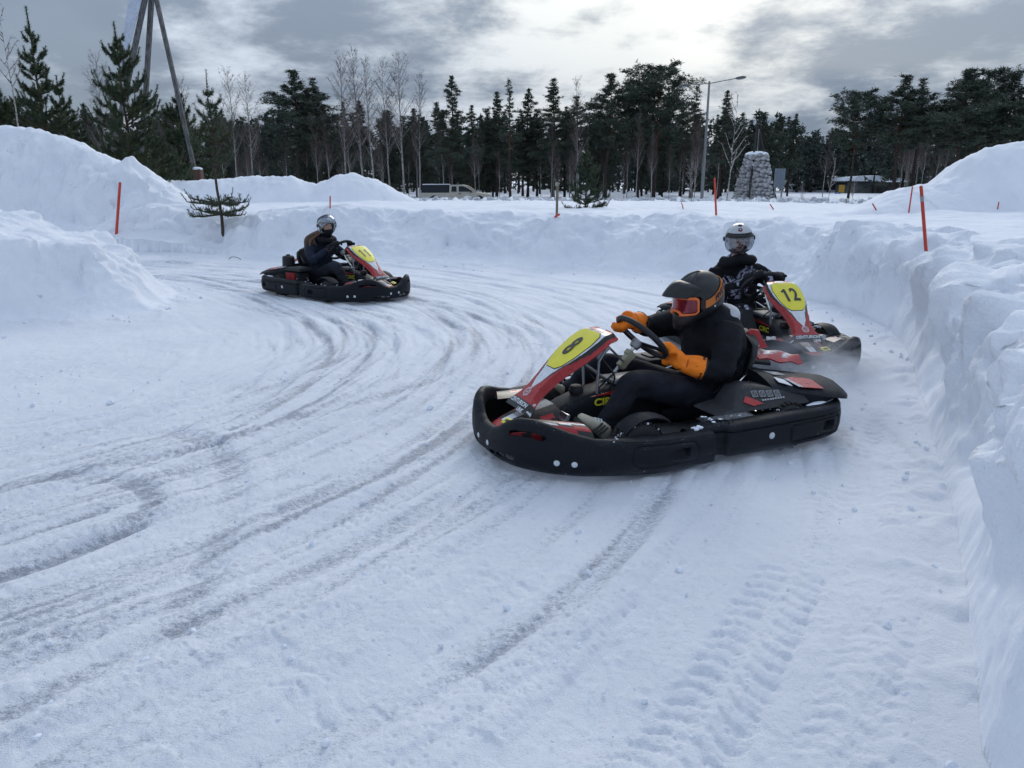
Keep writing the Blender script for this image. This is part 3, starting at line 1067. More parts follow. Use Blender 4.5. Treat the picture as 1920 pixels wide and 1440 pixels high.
def panel_mat(s, t):
    a = abs(t)
    if s < 0.095: return 1                                    # black foot
    red = interp(s, [0.095, 0.2, 0.30, 0.42, 0.55, 0.7, 1.0], [-0.1, 0.0, 0.46, 0.70, 0.85, 0.90, 0.90])
    if a > red: return 0
    if a > red - (0.11 - 0.035 * sstep(0.45, 0.6, s)) * sstep(0.2, 0.4, s): return 1
    if s > 0.955: return 0 if a > 0.3 else 2
    return 2 if s > 0.42 or a < 0.5 else 3


def on_panel(q, lift):
    """snap lettering onto the curved panel"""
    al_ = PAN_T - PAN_B; nrm = panel_pt(0.5, 0)[1]
    rel = q - PAN_B
    s_ = rel.dot(al_) / al_.length_squared
    w = panel_pt(s_, 0.75)[0].y / 0.75
    base = panel_pt(s_, max(-1, min(1, q.y / w)), lift)[0]
    return V3(base.x, q.y, base.z) + nrm * (0.001 if rel.dot(nrm) > 0 else 0)


def finish_kart(k, number):
    """what differs from kart to kart: race number, steering lock, snow picked up"""
    fp = [c for c in k.children if c.name.startswith('number_panel')][0]
    up = (PAN_T - PAN_B).normalized(); c_plate = PAN_B + (PAN_T - PAN_B) * 0.69
    for pos_, ch in zip((0,) if len(number) == 1 else (-0.045, 0.047), number):
        if ch == '1':
            mb = MB(); h_ = 0.078
            pts = [(-0.002, -h_), (0.022, -h_), (0.022, h_), (0.004, h_), (-0.006, h_ * .80), (-0.024, h_ * .66), (-0.024, h_ * .40), (-0.002, h_ * .52)]
            vs_ = [on_panel(c_plate + V3(0, pos_ + a_, 0) + up * b_, 0.0085) for a_, b_ in pts]
            mb.add(vs_, [(0, 1, 2, 7), (2, 3, 4, 7), (4, 5, 6, 7)]); o = mb.build('race_number', M_ink, fp)
            if o.data.polygons[0].normal.z < 0: o.data.flip_normals()
        else:
            text_mesh('race_number', ch, 0.215, M_ink, fp, c_plate + V3(0, pos_, 0), (0, 1, 0), up, 0.66, 0.0055, 0.001, curve=lambda q: on_panel(q, 0.0085))
    ax = V3(0.70, 0, -0.71).normalized(); e1 = V3(0, 1, 0); e2 = V3(0.71, 0, 0.70)
    hub = V3(0.16, 0, 0.625)
    turn = {'8': R(-28), '11': R(22), '12': R(-10)}[number]
    mb = MB(); ringp = []
    for q in range(41):
        a_ = 2 * math.pi * q / 40 + turn
        c_, s_ = math.cos(a_), math.sin(a_)
        fl = 0.182
        ringp.append(tuple(hub + e1 * (c_ * 0.188) + e2 * (s_ * fl) - ax * 0.035))
    mb.tube(ringp, 0.019, 12, caps=False)
    sw = mb.build('steering_wheel', M_black, k)
    for a0 in (0, 180, 270):
        a_ = R(a0) + turn
        mb = MB(); c_, s_ = math.cos(a_), math.sin(a_)
        side = (e1 * -s_ + e2 * c_)
        p0, p1 = hub + (e1 * c_ + e2 * s_) * 0.02, hub + (e1 * c_ + e2 * s_) * 0.165 - ax * 0.03
        mb.prism([p0 - side * .02, p1 - side * .026, p1 + side * .026, p0 + side * .02], ax, 0.006)
        mb.build('spoke', M_black, sw)
    mb = MB(); mb.revolve([(0.035, 0), (0.04, 0.012), (0.03, 0.05)], hub, n=14, rot=ax.to_track_quat('Z', 'Y').to_matrix()); mb.build('hub', M_dull, sw)
    # crumbs of snow lying in the footwell and on ledges
    mb = MB(); rg = random.Random(int(number))
    for q in range(34):
        x, y = rg.choice([(rg.uniform(0.3, 0.75), rg.uniform(0.28, 0.6)), (rg.uniform(-0.05, 0.15), rg.uniform(0.5, 0.66)), (rg.uniform(-0.7, 0), rg.uniform(.5, .6))])
        z = 0.09 if x > 0.2 and abs(y) < 0.33 else (0.235 if x > 0.2 else 0.262)
        if x > 0.2 and abs(y) >= 0.33: y = 0.60 + rg.uniform(-.02, .03); 
        s_ = rg.uniform(0.003, 0.010)
        mb.ellip((x, y * rg.choice((1, 1, -1)), z), (s_ * 1.5, s_ * 1.2, s_ * 0.45), 6, 4)
    for q in range(14):
        s_ = rg.uniform(0.005, 0.013); mb.ellip((0.13 + rg.uniform(-.03, .035), 0.615 + rg.uniform(-.02, .02), 0.228 + rg.uniform(0, .018)), (s_ * 1.3, s_, s_ * .8), 7, 5)
    mb.build('snow_crumbs', M_snowlump, k, kind='stuff')


def build_kart():
    k = empty('racing_kart')
    # ---- front bumper
    mb, P, N, S = band(FRONT_HALF, f_top, f_bot, front_prof, 400, f_recess, f_hole)
    fb = solid(mb.build('front_bumper', M_plast, k, fix=False), 0.006)
    for a, z in ((0.07, 0.125), (-0.07, 0.125), (0.575, 0.115), (0.675, 0.112), (-0.575, 0.115), (-0.675, 0.112)):
        p, n = bumper_point(P, N, S, a, 0.012)
        b = MB(); disc_on(b, (p[0], p[1], z), (n[0], n[1], 0)); b.build('bolt', M_zinc, fb)
    # ---- rear bumper
    r_top = lambda a, x, y: interp(x, [-1.12, -0.9, -0.5, 0.0, 0.2], [0.262, 0.258, 0.262, 0.25, 0.215])
    r_bot = lambda a, x, y: interp(x, [-1.12, -0.5, 0.0, 0.2], [0.06, 0.05, 0.055, 0.06])
    mb, P2, N2, S2 = band(REAR_HALF, r_top, r_bot, rear_prof, 400, r_recess)
    rb = solid(mb.build('rear_bumper', M_plast, k, fix=False), 0.006)
    for sg in (1, -1):
        i = int(np.argmin(np.abs(P2[:, 0] + 0.33) + (np.sign(P2[:, 1]) != sg) * 9))
        b = MB(); disc_on(b, (P2[i, 0] + N2[i, 0] * .004, P2[i, 1] + N2[i, 1] * .004, 0.155), (N2[i, 0], N2[i, 1], 0), 0.02); b.build('bolt', M_zinc, rb)
        b = MB()                                                # snow caught on the rear corner ledge
        pts = [(-1.06, 0.30 * sg), (-1.02, 0.42 * sg), (-0.93, 0.53 * sg), (-0.80, 0.575 * sg), (-0.7, 0.59 * sg)]
        b.tube([(x, y, 0.262) for x, y in pts], [0.012, 0.03, 0.034, 0.026, 0.008], 8)
        for q in range(len(b.v)): b.v[q] = (b.v[q][0], b.v[q][1], 0.262 + (b.v[q][2] - 0.262) * 0.35)
        b.build('snow_ledge', M_snowlump, rb)
    # ---- number panel
    ns, nt = 130, 110
    mb = MB(); rings = []
    for i in range(ns + 1):
        rings.append([panel_pt(i / ns, -1 + 2 * j / nt)[0] for j in range(nt + 1)])
    mb.loft(rings, False, False, lambda i, j: panel_mat((i + 0.5) / ns, -1 + 2 * (j + 0.5) / nt))
    fp = mb.build('number_panel', [M_red, M_ink, M_white, M_silver], k, fix=False)
    me = fp.data; me.flip_normals() if me.polygons[len(me.polygons) // 2].normal.z < 0 else None
    solid(fp, 0.006)
    al = (PAN_T - PAN_B).normalized()
    # plate: faceted outline with a thin dark edge, laid on the panel
    outline = [(0.445, 0.40), (0.49, 0.64), (0.60, 0.735), (0.78, 0.745), (0.88, 0.68), (0.915, 0.50)]
    outline = outline + [(s_, -t_) for s_, t_ in reversed(outline)]
    for nm, grow, lift, mt in (('plate_edge', 1.022, 0.003, M_ink), ('number_plate', 1.0, 0.0055, M_yellow)):
        mb = MB()
        cs = 0.695
        rows = []
        for i in range(13):
            f = i / 12
            row = []
            for s_, t_ in outline:
                s2, t2 = cs + (s_ - cs) * f * grow, t_ * f * grow
                row.append(panel_pt(s2, t2, lift)[0])
            rows.append(row)
        rows[0] = [p + (q - p) * 1.0 for p, q in zip(rows[0], rows[0])]
        mb.loft(rows[1:], True, False); mb.add([rows[1][j] for j in range(len(outline))], [tuple(range(len(outline)))])
        o = mb.build(nm, mt, fp, fix=False)
        if o.data.polygons[0].normal.z < 0: o.data.flip_normals()
    up = al
    text_mesh('foot_lettering', 'CENTURION', 0.040, M_white, fp, PAN_B + (PAN_T - PAN_B) * 0.058, (0, 1, 0), up, 0.95, 0.0012, 0.0006, curve=lambda q: on_panel(q, 0.004))
    text_mesh('foot_lettering', 'LINE', 0.034, M_white, fp, PAN_B + (PAN_T - PAN_B) * 0.005 + V3(0, 0.07, 0), (0, 1, 0), up, 0.95, 0.0012, 0.0006, curve=lambda q: on_panel(q, 0.004))
    text_mesh('top_lettering', 'SPEEDKARTS', 0.026, M_red, fp, PAN_B + (PAN_T - PAN_B) * 0.942, (0, 1, 0), up, 1.1, 0.001, 0.0006, curve=lambda q: on_panel(q, 0.004))
    # round emblem low on the panel
    mb = MB(); cc = PAN_B + (PAN_T - PAN_B) * 0.165
    for r0, r1 in ((0.032, 0.027), (0.021, 0.0175)):
        ring = []
        for rr_ in (r0, r1):
            ring.append([on_panel(cc + V3(0, math.cos(2 * math.pi * q / 20) * rr_, 0) + up * (math.sin(2 * math.pi * q / 20) * rr_), 0.004) for q in range(20)])
        mb.loft(ring, True, False)
    mb.add([on_panel(cc + V3(0, y_, 0) + up * u_, 0.0045) for y_, u_ in ((-0.012, -0.004), (0.0, 0.002), (0.013, 0.010), (0.004, -0.006))], [(0, 1, 2, 3)])
    mb.build('emblem', M_white, fp)
    # white corner chevrons beside the foot
    for sg in (1, -1):
        mb = MB(); pts = [(0.13, 0.97), (0.015, 0.99), (0.02, 0.80), (0.035, 0.84), (0.035, 0.93), (0.11, 0.90)]
        mb.add([panel_pt(s_, t_ * sg, 0.004)[0] for s_, t_ in pts], [(0, 1, 4, 5), (1, 2, 3, 4)])
        mb.build('chevron', M_white, fp)
    # ---- nose fairing inside the bumper
    mb = MB(); rings = []
    for i in range(15):
        f = i / 14; x = 1.14 - 0.36 * f
        hw = 0.10 + 0.17 * f ** 0.7; zt = 0.20 + 0.105 * f ** 0.8; zb = 0.10
        ring = []
        for j in range(17):
            th = math.pi * j / 16
            ring.append(V3(x, -hw * math.cos(th) * (1.0 if abs(math.cos(th)) < .99 else 1), zb + (zt - zb) * math.sin(th) ** 0.55 if 0 < j < 16 else zb))
        rings.append(ring)
    def nose_mat(i, j):
        if i < 2: return 0
        if 5 <= j <= 6 or 9 <= j <= 10: return 1
        if j in (7, 8): return 2 if i > 4 else 3
        return 0 if (i + j) % 5 < 3 else 1
    mb.loft(rings, False, False, nose_mat)
    nose = mb.build('nose_fairing', [M_red, M_plast2, M_silver, M_white], k, fix=False)
    solid(nose, 0.004)
    mb = MB(); mb.box((1.095, 0.10, 0.245), (0.05, 0.085, 0.006), (0, 24, 18)); mb.build('yellow_sticker', M_yellow, nose)
    mb = MB(); mb.box((1.097, 0.10, 0.2495), (0.018, 0.05, 0.003), (0, 24, 18)); mb.build('sticker_print', M_ink, nose)
    # ---- footwell deflectors either side of the nose
    for sg in (1, -1):
        mb = MB(); rows = []
        for i in range(13):
            f = i / 12
            a_ = V3(1.04 - 0.28 * f, (0.21 + 0.08 * f) * sg, 0.285 - 0.03 * f); b_ = V3(0.97 - 0.22 * f, (0.40 + 0.13 * f) * sg, 0.262 - 0.035 * f)
            rows.append([a_ + (b_ - a_) * (j / 10) + V3(0, 0, 0.028 * math.sin(j / 10 * 3.1) - 0.02 * (j > 8)) for j in range(11)])
        dm = lambda i, j: 1 if j < 3 or (i < 5 and j < 6) else (0 if (j - 3 + (i > 7)) % 4 < 2 else (2 if (j + i // 4) % 3 == 0 else 1))
        mb.loft(rows, False, False, dm)
        solid(mb.build('deflector', [M_red, M_ink, M_white], k, fix=False), 0.008)
    # ---- floor tray and chassis rails
    mb = MB(); mb.box((0.36, 0, 0.075), (1.25, 0.56, 0.014), chamfer=0.006); tray = mb.build('floor_tray', M_dull, k)
    for sg in (1, -1):
        mb = MB(); mb.tube([(0.98, 0.2 * sg, 0.09), (0.75, 0.3 * sg, 0.09), (0.1, 0.31 * sg, 0.09), (-0.3, 0.36 * sg, 0.10), (-0.95, 0.36 * sg, 0.12)], 0.016, 8)
        mb.build('chassis_rail', M_black, k)
    # ---- wheels
    for (x, y, r, w) in ((0.47, 0.50, 0.142, 0.13), (0.47, -0.50, 0.142, 0.13), (-0.56, 0.52, 0.145, 0.19), (-0.56, -0.52, 0.145, 0.19)):
        wh = MB()
        wh.revolve([(r * .55, -w / 2), (r * .86, -w / 2), (r * .96, -w * .42), (r, -w * .3), (r, w * .3), (r * .96, w * .42), (r * .86, w / 2), (r * .55, w / 2)], (x, y, r + 0.002), 'Y', 28)
        wo = wh.build('wheel', M_rubber, k)
        rim = MB(); rim.revolve([(0.02, -w * .42), (r * .5, -w * .44), (r * .6, -w * .5), (r * .6, w * .5), (r * .5, w * .44), (0.02, w * .42)], (x, y, r + 0.002), 'Y', 20)
        rim.build('rim', M_dull, wo)
        st = MB(); rg = random.Random(int(x * 100 + y * 10))
        for q in range(64 if x > 0 else 30):
            th = 2 * math.pi * q / (64 if x > 0 else 30) + rg.uniform(-.05, .05); yy = y + rg.uniform(-.42, .42) * w
            c = (x + (r + .001) * math.cos(th), yy, r + 0.002 + (r + .001) * math.sin(th))
            st.box(c, (0.012, rg.uniform(.010, .02), rg.uniform(.008, .014)), (0, -math.degrees(th), rg.uniform(0, 90)))
        st.build('studs', M_snowlump, wo, kind='stuff')
        tb = MB()
        for q in range(30):
            th = 2 * math.pi * q / 30
            for lane_ in (-0.32, 0.0, 0.32):
                t2 = th + (0.1 if lane_ == 0 else 0)
                tb.box((x + (r + .003) * math.cos(t2), y + lane_ * w, r + 0.002 + (r + .003) * math.sin(t2)), (0.012, w * 0.24, 0.019), (0, -math.degrees(t2), 0))
        tb.build('tread', M_rubber, wo, kind='stuff')
    for sg in (1, -1):                                         # curved guard above each front wheel
        mb = MB(); rows = []
        for i in range(11):
            a_ = R(35 + 95 * i / 10)
            x = 0.47 + 0.172 * math.cos(a_) * 1.2 - 0.05; z = 0.145 + 0.172 * math.sin(a_)
            rows.append([V3(x, (0.44 + 0.13 * j / 4) * sg, z + 0.012 * math.sin(math.pi * j / 4)) for j in range(5)])
        mb.loft(rows, False, False); solid(mb.build('wheel_guard', M_plast, k, fix=False), 0.008)
    # ---- steering
    mb = MB(); mb.tube([(0.58, 0, 0.16), (0.38, 0, 0.385), (0.165, 0, 0.62)], 0.011, 10); mb.tube([(0.60, 0.03, 0.16), (0.36, 0.034, 0.385)], 0.008, 8)
    mb.build('steering_column', M_steel, k)
    # ---- panel bracket and small fittings behind the panel
    mb = MB()
    mb.box((0.46, 0.02, 0.60), (0.11, 0.10, 0.05), (0, 35, 0)); mb.box((0.50, -0.06, 0.545), (0.09, 0.08, 0.05), (0, 35, 0))
    mb.tube([(0.44, 0.10, 0.64), (0.50, 0.10, 0.55), (0.50, 0.08, 0.30)], 0.009, 8); mb.tube([(0.44, -0.10, 0.64), (0.50, -0.10, 0.55), (0.50, -0.08, 0.30)], 0.009, 8)
    mb.tube([(0.42, 0.06, 0.63), (0.30, 0.05, 0.52), (0.26, 0.02, 0.47)], 0.008, 8)
    mb.tube([(0.55, 0.0, 0.52), (0.45, 0.03, 0.44), (0.36, 0.0, 0.38)], 0.010, 8)
    mb.build('panel_bracket', M_dull, k)
    mb = MB(); mb.revolve([(0.009, 0), (0.012, 0.006), (0.012, 0.036), (0.008, 0.044)], (0.375, 0.03, 0.645), n=10); mb.build('fill_cap', M_redmetal, k)
    mb = MB(); mb.box((0.275, 0.03, 0.515), (0.05, 0.045, 0.10), (0, -45, 0)); mb.box((0.235, 0.025, 0.555), (0.06, 0.055, 0.035), (0, -45, 0)); mb.build('column_clamp', simple('olive metal', (0.30, 0.29, 0.20), 0.4, metal=.5), k)
    mb = MB()
    for pts in ([(0.46, 0.08, 0.55), (0.40, 0.12, 0.45), (0.42, 0.09, 0.36)], [(0.5, -0.05, 0.5), (0.44, -0.12, 0.42), (0.40, -0.06, 0.36)], [(0.35, 0.03, 0.45), (0.42, 0.07, 0.42), (0.5, 0.05, 0.34)]):
        mb.tube(spl(pts, 12), 0.006, 6)
    mb.build('cables', M_black, k)
    # ---- centre console / fuel tank
    mb = MB(); rings = []
    for x, hw, zt in ((0.86, 0.07, 0.20), (0.80, 0.095, 0.255), (0.70, 0.105, 0.305), (0.58, 0.11, 0.345), (0.45, 0.11, 0.372), (0.30, 0.11, 0.39), (0.12, 0.105, 0.385), (0.0, 0.09, 0.34), (-0.05, 0.08, 0.25)):
        ring = []
        for j in range(24):
            th = 2 * math.pi * j / 24
            c_, s_ = math.cos(th), math.sin(th)
            sq = lambda v: math.copysign(abs(v) ** 0.45, v)
            ring.append(V3(x, hw * sq(c_), (zt + 0.085) / 2 + (zt - 0.085) / 2 * sq(s_)))
        rings.append(ring)
    mb.loft(rings, True, True, lambda i, j: 1 if 4 <= j <= 7 else 0)
    con = mb.build('centre_tank', [M_plast, M_plast2], k)
    for sg in (1, -1):
        text_mesh('tank_lettering', 'CIRC', 0.062, M_yellow, con, (0.445, 0.1135 * sg, 0.295), (-sg, 0, 0.02), (0, 0, 1), 1.25, 0.002, 0.0008)
        mb = MB(); mb.prism([(0.56, 0.112 * sg, 0.337), (0.30, 0.112 * sg, 0.335), (0.24, 0.112 * sg, 0.362), (0.33, 0.112 * sg, 0.366)], (0, sg, 0), 0.0025); mb.build('red_flash', M_red, con)
    mb = MB(); mb.revolve([(0.04, 0), (0.045, 0.01), (0.045, 0.03), (0.035, 0.05), (0.02, 0.055)], (0.60, 0.0, 0.335), n=14); mb.build('tank_cap', M_black, con)
    mb = MB(); mb.box((0.25, 0.0, 0.40), (0.26, 0.17, 0.022)); mb.build('tank_lid', simple('pale grey plate', (0.22, 0.23, 0.25), 0.45), con)
    # ---- pedals
    for sg in (1, -1):
        mb = MB(); mb.tube([(0.86, 0.17 * sg, 0.09), (0.84, 0.19 * sg, 0.22), (0.80, 0.21 * sg, 0.27)], 0.008, 6); mb.box((0.80, 0.235 * sg, 0.275), (0.02, 0.09, 0.05), (0, -20, 0)); mb.build('pedal', M_steel, k)
    # ---- seat
    mb = MB(); rows = []
    spine = [(0.06, 0.15), (-0.08, 0.115), (-0.24, 0.10), (-0.38, 0.125), (-0.48, 0.21), (-0.55, 0.34), (-0.60, 0.47), (-0.635, 0.575)]
    hw = [0.18, 0.20, 0.22, 0.24, 0.26, 0.275, 0.26, 0.19]
    up_ = [0.06, 0.11, 0.17, 0.22, 0.25, 0.24, 0.17, 0.04]
    sp_ = spline([(a[0], a[1], b, c) for a, b, c in zip(spine, hw, up_)], 40)
    for x, z, w_, u_ in sp_:
        row = []
        for j in range(21):
            t_ = -1 + 2 * j / 20
            rise = u_ * abs(t_) ** 3
            back = sstep(0.2, 0.45, z)
            row.append(V3(x + rise * (0.3 + 0.7 * back) * (1 if back > .3 else 0.4), w_ * t_ * (1 - 0.1 * abs(t_) ** 6), z + rise * (1 - back) * 1.0))
        rows.append(row)
    mb.loft(rows, False, False)
    seat = solid(mb.build('seat', M_plast, k, fix=False), 0.022)
    mb = MB(); rings = []
    for x, z, w_, d_ in ((-0.535, 0.30, 0.17, 0.03), (-0.575, 0.42, 0.265, 0.04), (-0.605, 0.52, 0.275, 0.045), (-0.628, 0.585, 0.25, 0.045), (-0.645, 0.625, 0.17, 0.038), (-0.652, 0.645, 0.07, 0.02)):
        rings.append([V3(x - 0.01 + d_ * math.copysign(abs(math.cos(2 * math.pi * q / 24)) ** .7, math.cos(2 * math.pi * q / 24)) + 0.09 * abs(math.sin(2 * math.pi * q / 24)) ** 4, w_ * math.sin(2 * math.pi * q / 24), z) for q in range(24)])
    mb.loft(rings, True, True); mb.build('seat_pad', M_black, seat)
    for sg in (1, -1):
        mb = MB(); mb.tube([(-0.525, 0.25 * sg, 0.415), (-0.14, 0.41 * sg, 0.265)], 0.0085, 8); mb.tube([(-0.53, 0.25 * sg, 0.415), (-0.46, 0.34 * sg, 0.26)], 0.0085, 8)
        mb.build('seat_stay', M_steel, k)
    # ---- side console with pictograms (left), tray on the right
    mb = MB()
    poly = [(-0.02, 0.50, 0.255), (-0.16, 0.50, 0.275), (-0.25, 0.50, 0.37), (-0.34, 0.50, 0.385), (-0.72, 0.50, 0.315), (-0.74, 0.50, 0.255)]
    mb.prism([V3(p[0], 0.34, p[2] + 0.02) for p in poly], (0, 1, 0), 0.26, chamfer=0.02)
    for q in range(len(mb.v)):                                 # outer side leans inwards towards the top
        x, y, z = mb.v[q]
        if y > 0.45: mb.v[q] = (x, y - (z - 0.26) * 0.9, z)
    sc_ = mb.build('side_console', M_plast2, k)
    nout = V3(0, 1, 0.9).normalized(); upc = V3(0, -0.9, 1).normalized()
    face_c = lambda x, z: V3(x, 0.603 - (z - 0.26) * 0.9, z)
    for q in range(4):
        x = -0.345 - q * 0.055; z = 0.357 - q * 0.004
        mb = MB(); c = face_c(x, z)
        for a_ in range(1):
            pts = [c + V3(sx * 0.022, 0, 0) + upc * (sz * 0.022) for sx, sz in ((-1, -1), (1, -1), (1, 1), (-1, 1))]
            mb.prism(pts, nout, 0.003)
        po = mb.build('pictogram', simple('dim grey print', (0.20, 0.21, 0.23), 0.5), sc_)
        mb = MB()
        ring = [[c + V3(math.cos(2 * math.pi * w_ / 16) * r_, 0, 0) + upc * (math.sin(2 * math.pi * w_ / 16) * r_) + nout * 0.0042 for w_ in range(16)] for r_ in (0.016, 0.012)]
        mb.loft(ring, True, False); d_ = (V3(1, 0, 0) + upc).normalized() * 0.016; o_ = (V3(1, 0, 0) - upc).normalized() * 0.0022
        mb.add([c + nout * 0.0042 + d_ + o_, c + nout * 0.0042 + d_ - o_, c + nout * 0.0042 - d_ - o_, c + nout * 0.0042 - d_ + o_], [(0, 1, 2, 3)])
        mb.build('pictogram_mark', M_ink, sc_)
    mb = MB(); mb.prism([face_c(-0.24, 0.325), face_c(-0.30, 0.30), face_c(-0.38, 0.305), face_c(-0.32, 0.335), face_c(-0.27, 0.352)], nout, 0.0025); mb.build('red_patch', M_red, sc_)
    mb = MB()
    for q in range(9): mb.prism([face_c(-0.38 - q * 0.02, 0.318), face_c(-0.392 - q * 0.02, 0.318), face_c(-0.392 - q * 0.02, 0.326), face_c(-0.38 - q * 0.02, 0.326)], nout, 0.002)
    mb.build('small_print', M_silver, sc_)
    # ---- rear wheel fenders with red decals
    for sg in (1, -1):
        mb = MB(); rows = []
        for i in range(15):
            f = i / 14; x = -0.50 - 0.64 * f
            zc = 0.435 - 0.115 * f; y0, y1 = 0.20 + 0.02 * f, 0.50 + 0.10 * min(1, f * 1.6) - 0.10 * sstep(.8, 1, f)
            th_ = 0.10 * (1 - sstep(0.35, 0.75, f)) + 0.03
            row = [V3(x, y0 * sg, zc - th_), V3(x, y0 * sg, zc - 0.008), V3(x, (y0 + 0.03) * sg, zc + 0.012), V3(x, (y0 * .5 + y1 * .5) * sg, zc + 0.002), V3(x, (y1 - 0.05) * sg, zc - 0.034), V3(x, (y1 - 0.01) * sg, zc - 0.058), V3(x, y1 * sg, zc - 0.072), V3(x, (y1 - 0.012) * sg, zc - th_ - 0.035)]
            rows.append(row)
        mb.loft(rows, True, True)
        fd = mb.build('rear_fender', M_plast, k, angle=30)
        top_ = lambda f, t_, l=-0.002: V3(-0.50 - 0.64 * f, (0.23 + t_ * (0.27 + 0.09 * min(1, f * 1.6))) * sg, 0.435 - 0.115 * f + 0.013 - 0.026 * max(0, t_ - .05) - 0.045 * max(0, t_ - .5) + l)
        def deco(name, pts, mat):
            m2 = MB(); rr_ = [top_(*p) for p in pts]; m2.prism(rr_, (0, 0, 1), 0.003); m2.build(name, mat, fd)
        deco('red_decal', [(0.26, 0.62), (0.44, 0.44), (0.62, 0.50), (0.58, 0.90), (0.33, 0.97), (0.27, 0.90)], M_red)
        deco('white_decal', [(0.10, 0.86), (0.13, 0.62), (0.22, 0.70), (0.21, 0.97)], M_white)
        deco('white_stripe', [(0.235, 0.66, 0.001), (0.25, 0.66, 0.001), (0.29, 0.98, 0.001), (0.275, 0.98, 0.001)], M_white)
        deco('white_stripe', [(0.265, 0.66, 0.001), (0.28, 0.66, 0.001), (0.32, 0.98, 0.001), (0.305, 0.98, 0.001)], M_white)
        deco('silver_decal', [(0.12, 0.30, 0.001), (0.30, 0.24, 0.001), (0.34, 0.42, 0.001), (0.18, 0.50, 0.001)], M_silver)
    # ---- glossy cover with a raised fin behind the seat
    mb = MB(); rows = []
    for i in range(17):
        f = i / 16; x = -0.60 - 0.46 * f
        zc = 0.50 - 0.10 * f; w_ = 0.15 * (1 - 0.55 * f ** 2)
        rows.append([V3(x, 0.10 + w_ * (-1 + 2 * j / 12), zc + 0.05 * (1 - (-1 + 2 * j / 12) ** 2) + 0.008 * math.sin(i * .8 + j)) for j in range(13)])
    cm = lambda i, j: 0 if j < 3 or j > 9 or i > 13 else (3 if (i * 2 + j * 3) % 9 < 3 else (2 if (i + j) % 6 < 2 else 0))
    mb.loft(rows, False, False, cm)
    rc = solid(mb.build('rear_cover', [M_red, M_ink, M_white, M_silver], k, fix=False), 0.01)
    mb = MB(); mb.prism([(-0.585, 0.10, 0.52), (-0.60, 0.10, 0.645), (-0.625, 0.10, 0.665), (-0.69, 0.10, 0.655), (-0.72, 0.10, 0.60), (-0.78, 0.10, 0.53)], (0, 1, 0), 0.03, chamfer=0.008); mb.build('fin', M_red, rc)
    mb = MB(); mb.prism([(-0.60, 0.131, 0.53), (-0.605, 0.131, 0.60), (-0.66, 0.131, 0.60), (-0.70, 0.131, 0.545)], (0, 1, 0), 0.004); mb.build('fin_decal', M_silver, rc)
    # ---- engine on the right
    mb = MB(); mb.box((-0.33, -0.44, 0.25), (0.30, 0.20, 0.20)); en = mb.build('engine', M_black, k)
    mb = MB()
    for q in range(7): mb.box((-0.24 - q * 0.028, -0.50, 0.295), (0.012, 0.14, 0.085))
    mb.box((-0.33, -0.52, 0.225), (0.18, 0.10, 0.07)); mb.build('cooling_fins', M_redmetal, en)
    mb = MB(); mb.box((-0.30, -0.42, 0.385), (0.34, 0.24, 0.045)); mb.box((-0.26, -0.42, 0.411), (0.16, 0.12, 0.012)); mb.build('engine_cover', M_plast2, en)
    mb = MB(); mb.revolve([(0.088, 0), (0.092, 0.01), (0.086, 0.145), (0.07, 0.162), (0.03, 0.166), (0.028, 0.182), (0.012, 0.186)], (-0.62, -0.36, 0.385), n=20); mb.build('air_filter', M_black, en)
    mb = MB(); mb.tube(spl([(-0.22, -0.50, 0.2), (-0.1, -0.55, 0.17), (-0.35, -0.60, 0.14), (-0.75, -0.45, 0.16)], 24), 0.025, 10); mb.build('exhaust', M_dull, en)
    # ---- rear axle
    mb = MB(); mb.tube([(-0.56, -0.5, 0.147), (-0.56, 0.5, 0.147)], 0.02, 10); mb.build('rear_axle', M_steel, k)
    return k


KART_POSE = {'8': ((0.945, 4.68), 203.5), '11': ((-2.56, 10.92), -38.0), '12': ((2.335, 7.17), -80.0)}
KARTS = {}
for num, lab in (('8', 'black and red racing kart with yellow number 8 plate nearest the camera'),
                 ('11', 'black and red racing kart with yellow number 11 plate beside the left snow island'),
                 ('12', 'black and red racing kart with yellow number 12 plate by the snow wall')):
    if num == '8': kt = PROTO = build_kart()
    else: kt = copy_tree(PROTO)
    KARTS[num] = kt
    (kx, ky), ka = KART_POSE[num]
    kt.location = (kx, ky, 0.0); kt.rotation_euler = (0, 0, R(ka))
    tag(kt, lab, 'kart', 'racing karts on the snow track')
for num in KARTS: finish_kart(KARTS[num], num)

# ------------------------------------------------------------------ drivers
def cloth(name, color, rough=0.9, fold=0.5, var=0.25, sheen=0.15):
    t = NT(name); co = t.coords('Object')
    f1 = t.noise(9, 5, 0.6, t.coords('Object', (1, 1, 2.2)), 0.6); f2 = t.noise(160, 2, 0.5, co)
    c = t.mix(t.ramp(t.noise(14, 4, 0.6, co), 0.3, 0.7), tuple(x * (1 - var) for x in color), tuple(x * (1 + var) for x in color))
    t.set(color=c, rough=rough - 0.12, spec=0.22)
    t.bump(t.math('ADD', f1, t.math('MULTIPLY', f2, 0.12)), fold, 0.02)
    MATS[name] = t.m
    return t.m


def printed_hoodie():
    t = NT('printed black hoodie'); co = t.coords('Object')
    fl = t.noise(15, 5, 0.75, co, 1.4); area = t.noise(6.0, 2, 0.5, co, 0.4)
    k = t.math('MULTIPLY', t.ramp(fl, 0.51, 0.56), t.ramp(area, 0.50, 0.57))
    c = t.mix(k, (0.010, 0.011, 0.014), (0.42, 0.43, 0.58))
    t.set(color=c, rough=0.9, spec=0.12)
    t.bump(t.noise(9, 5, 0.6, co, 0.6), 0.5, 0.02)
    return t.m


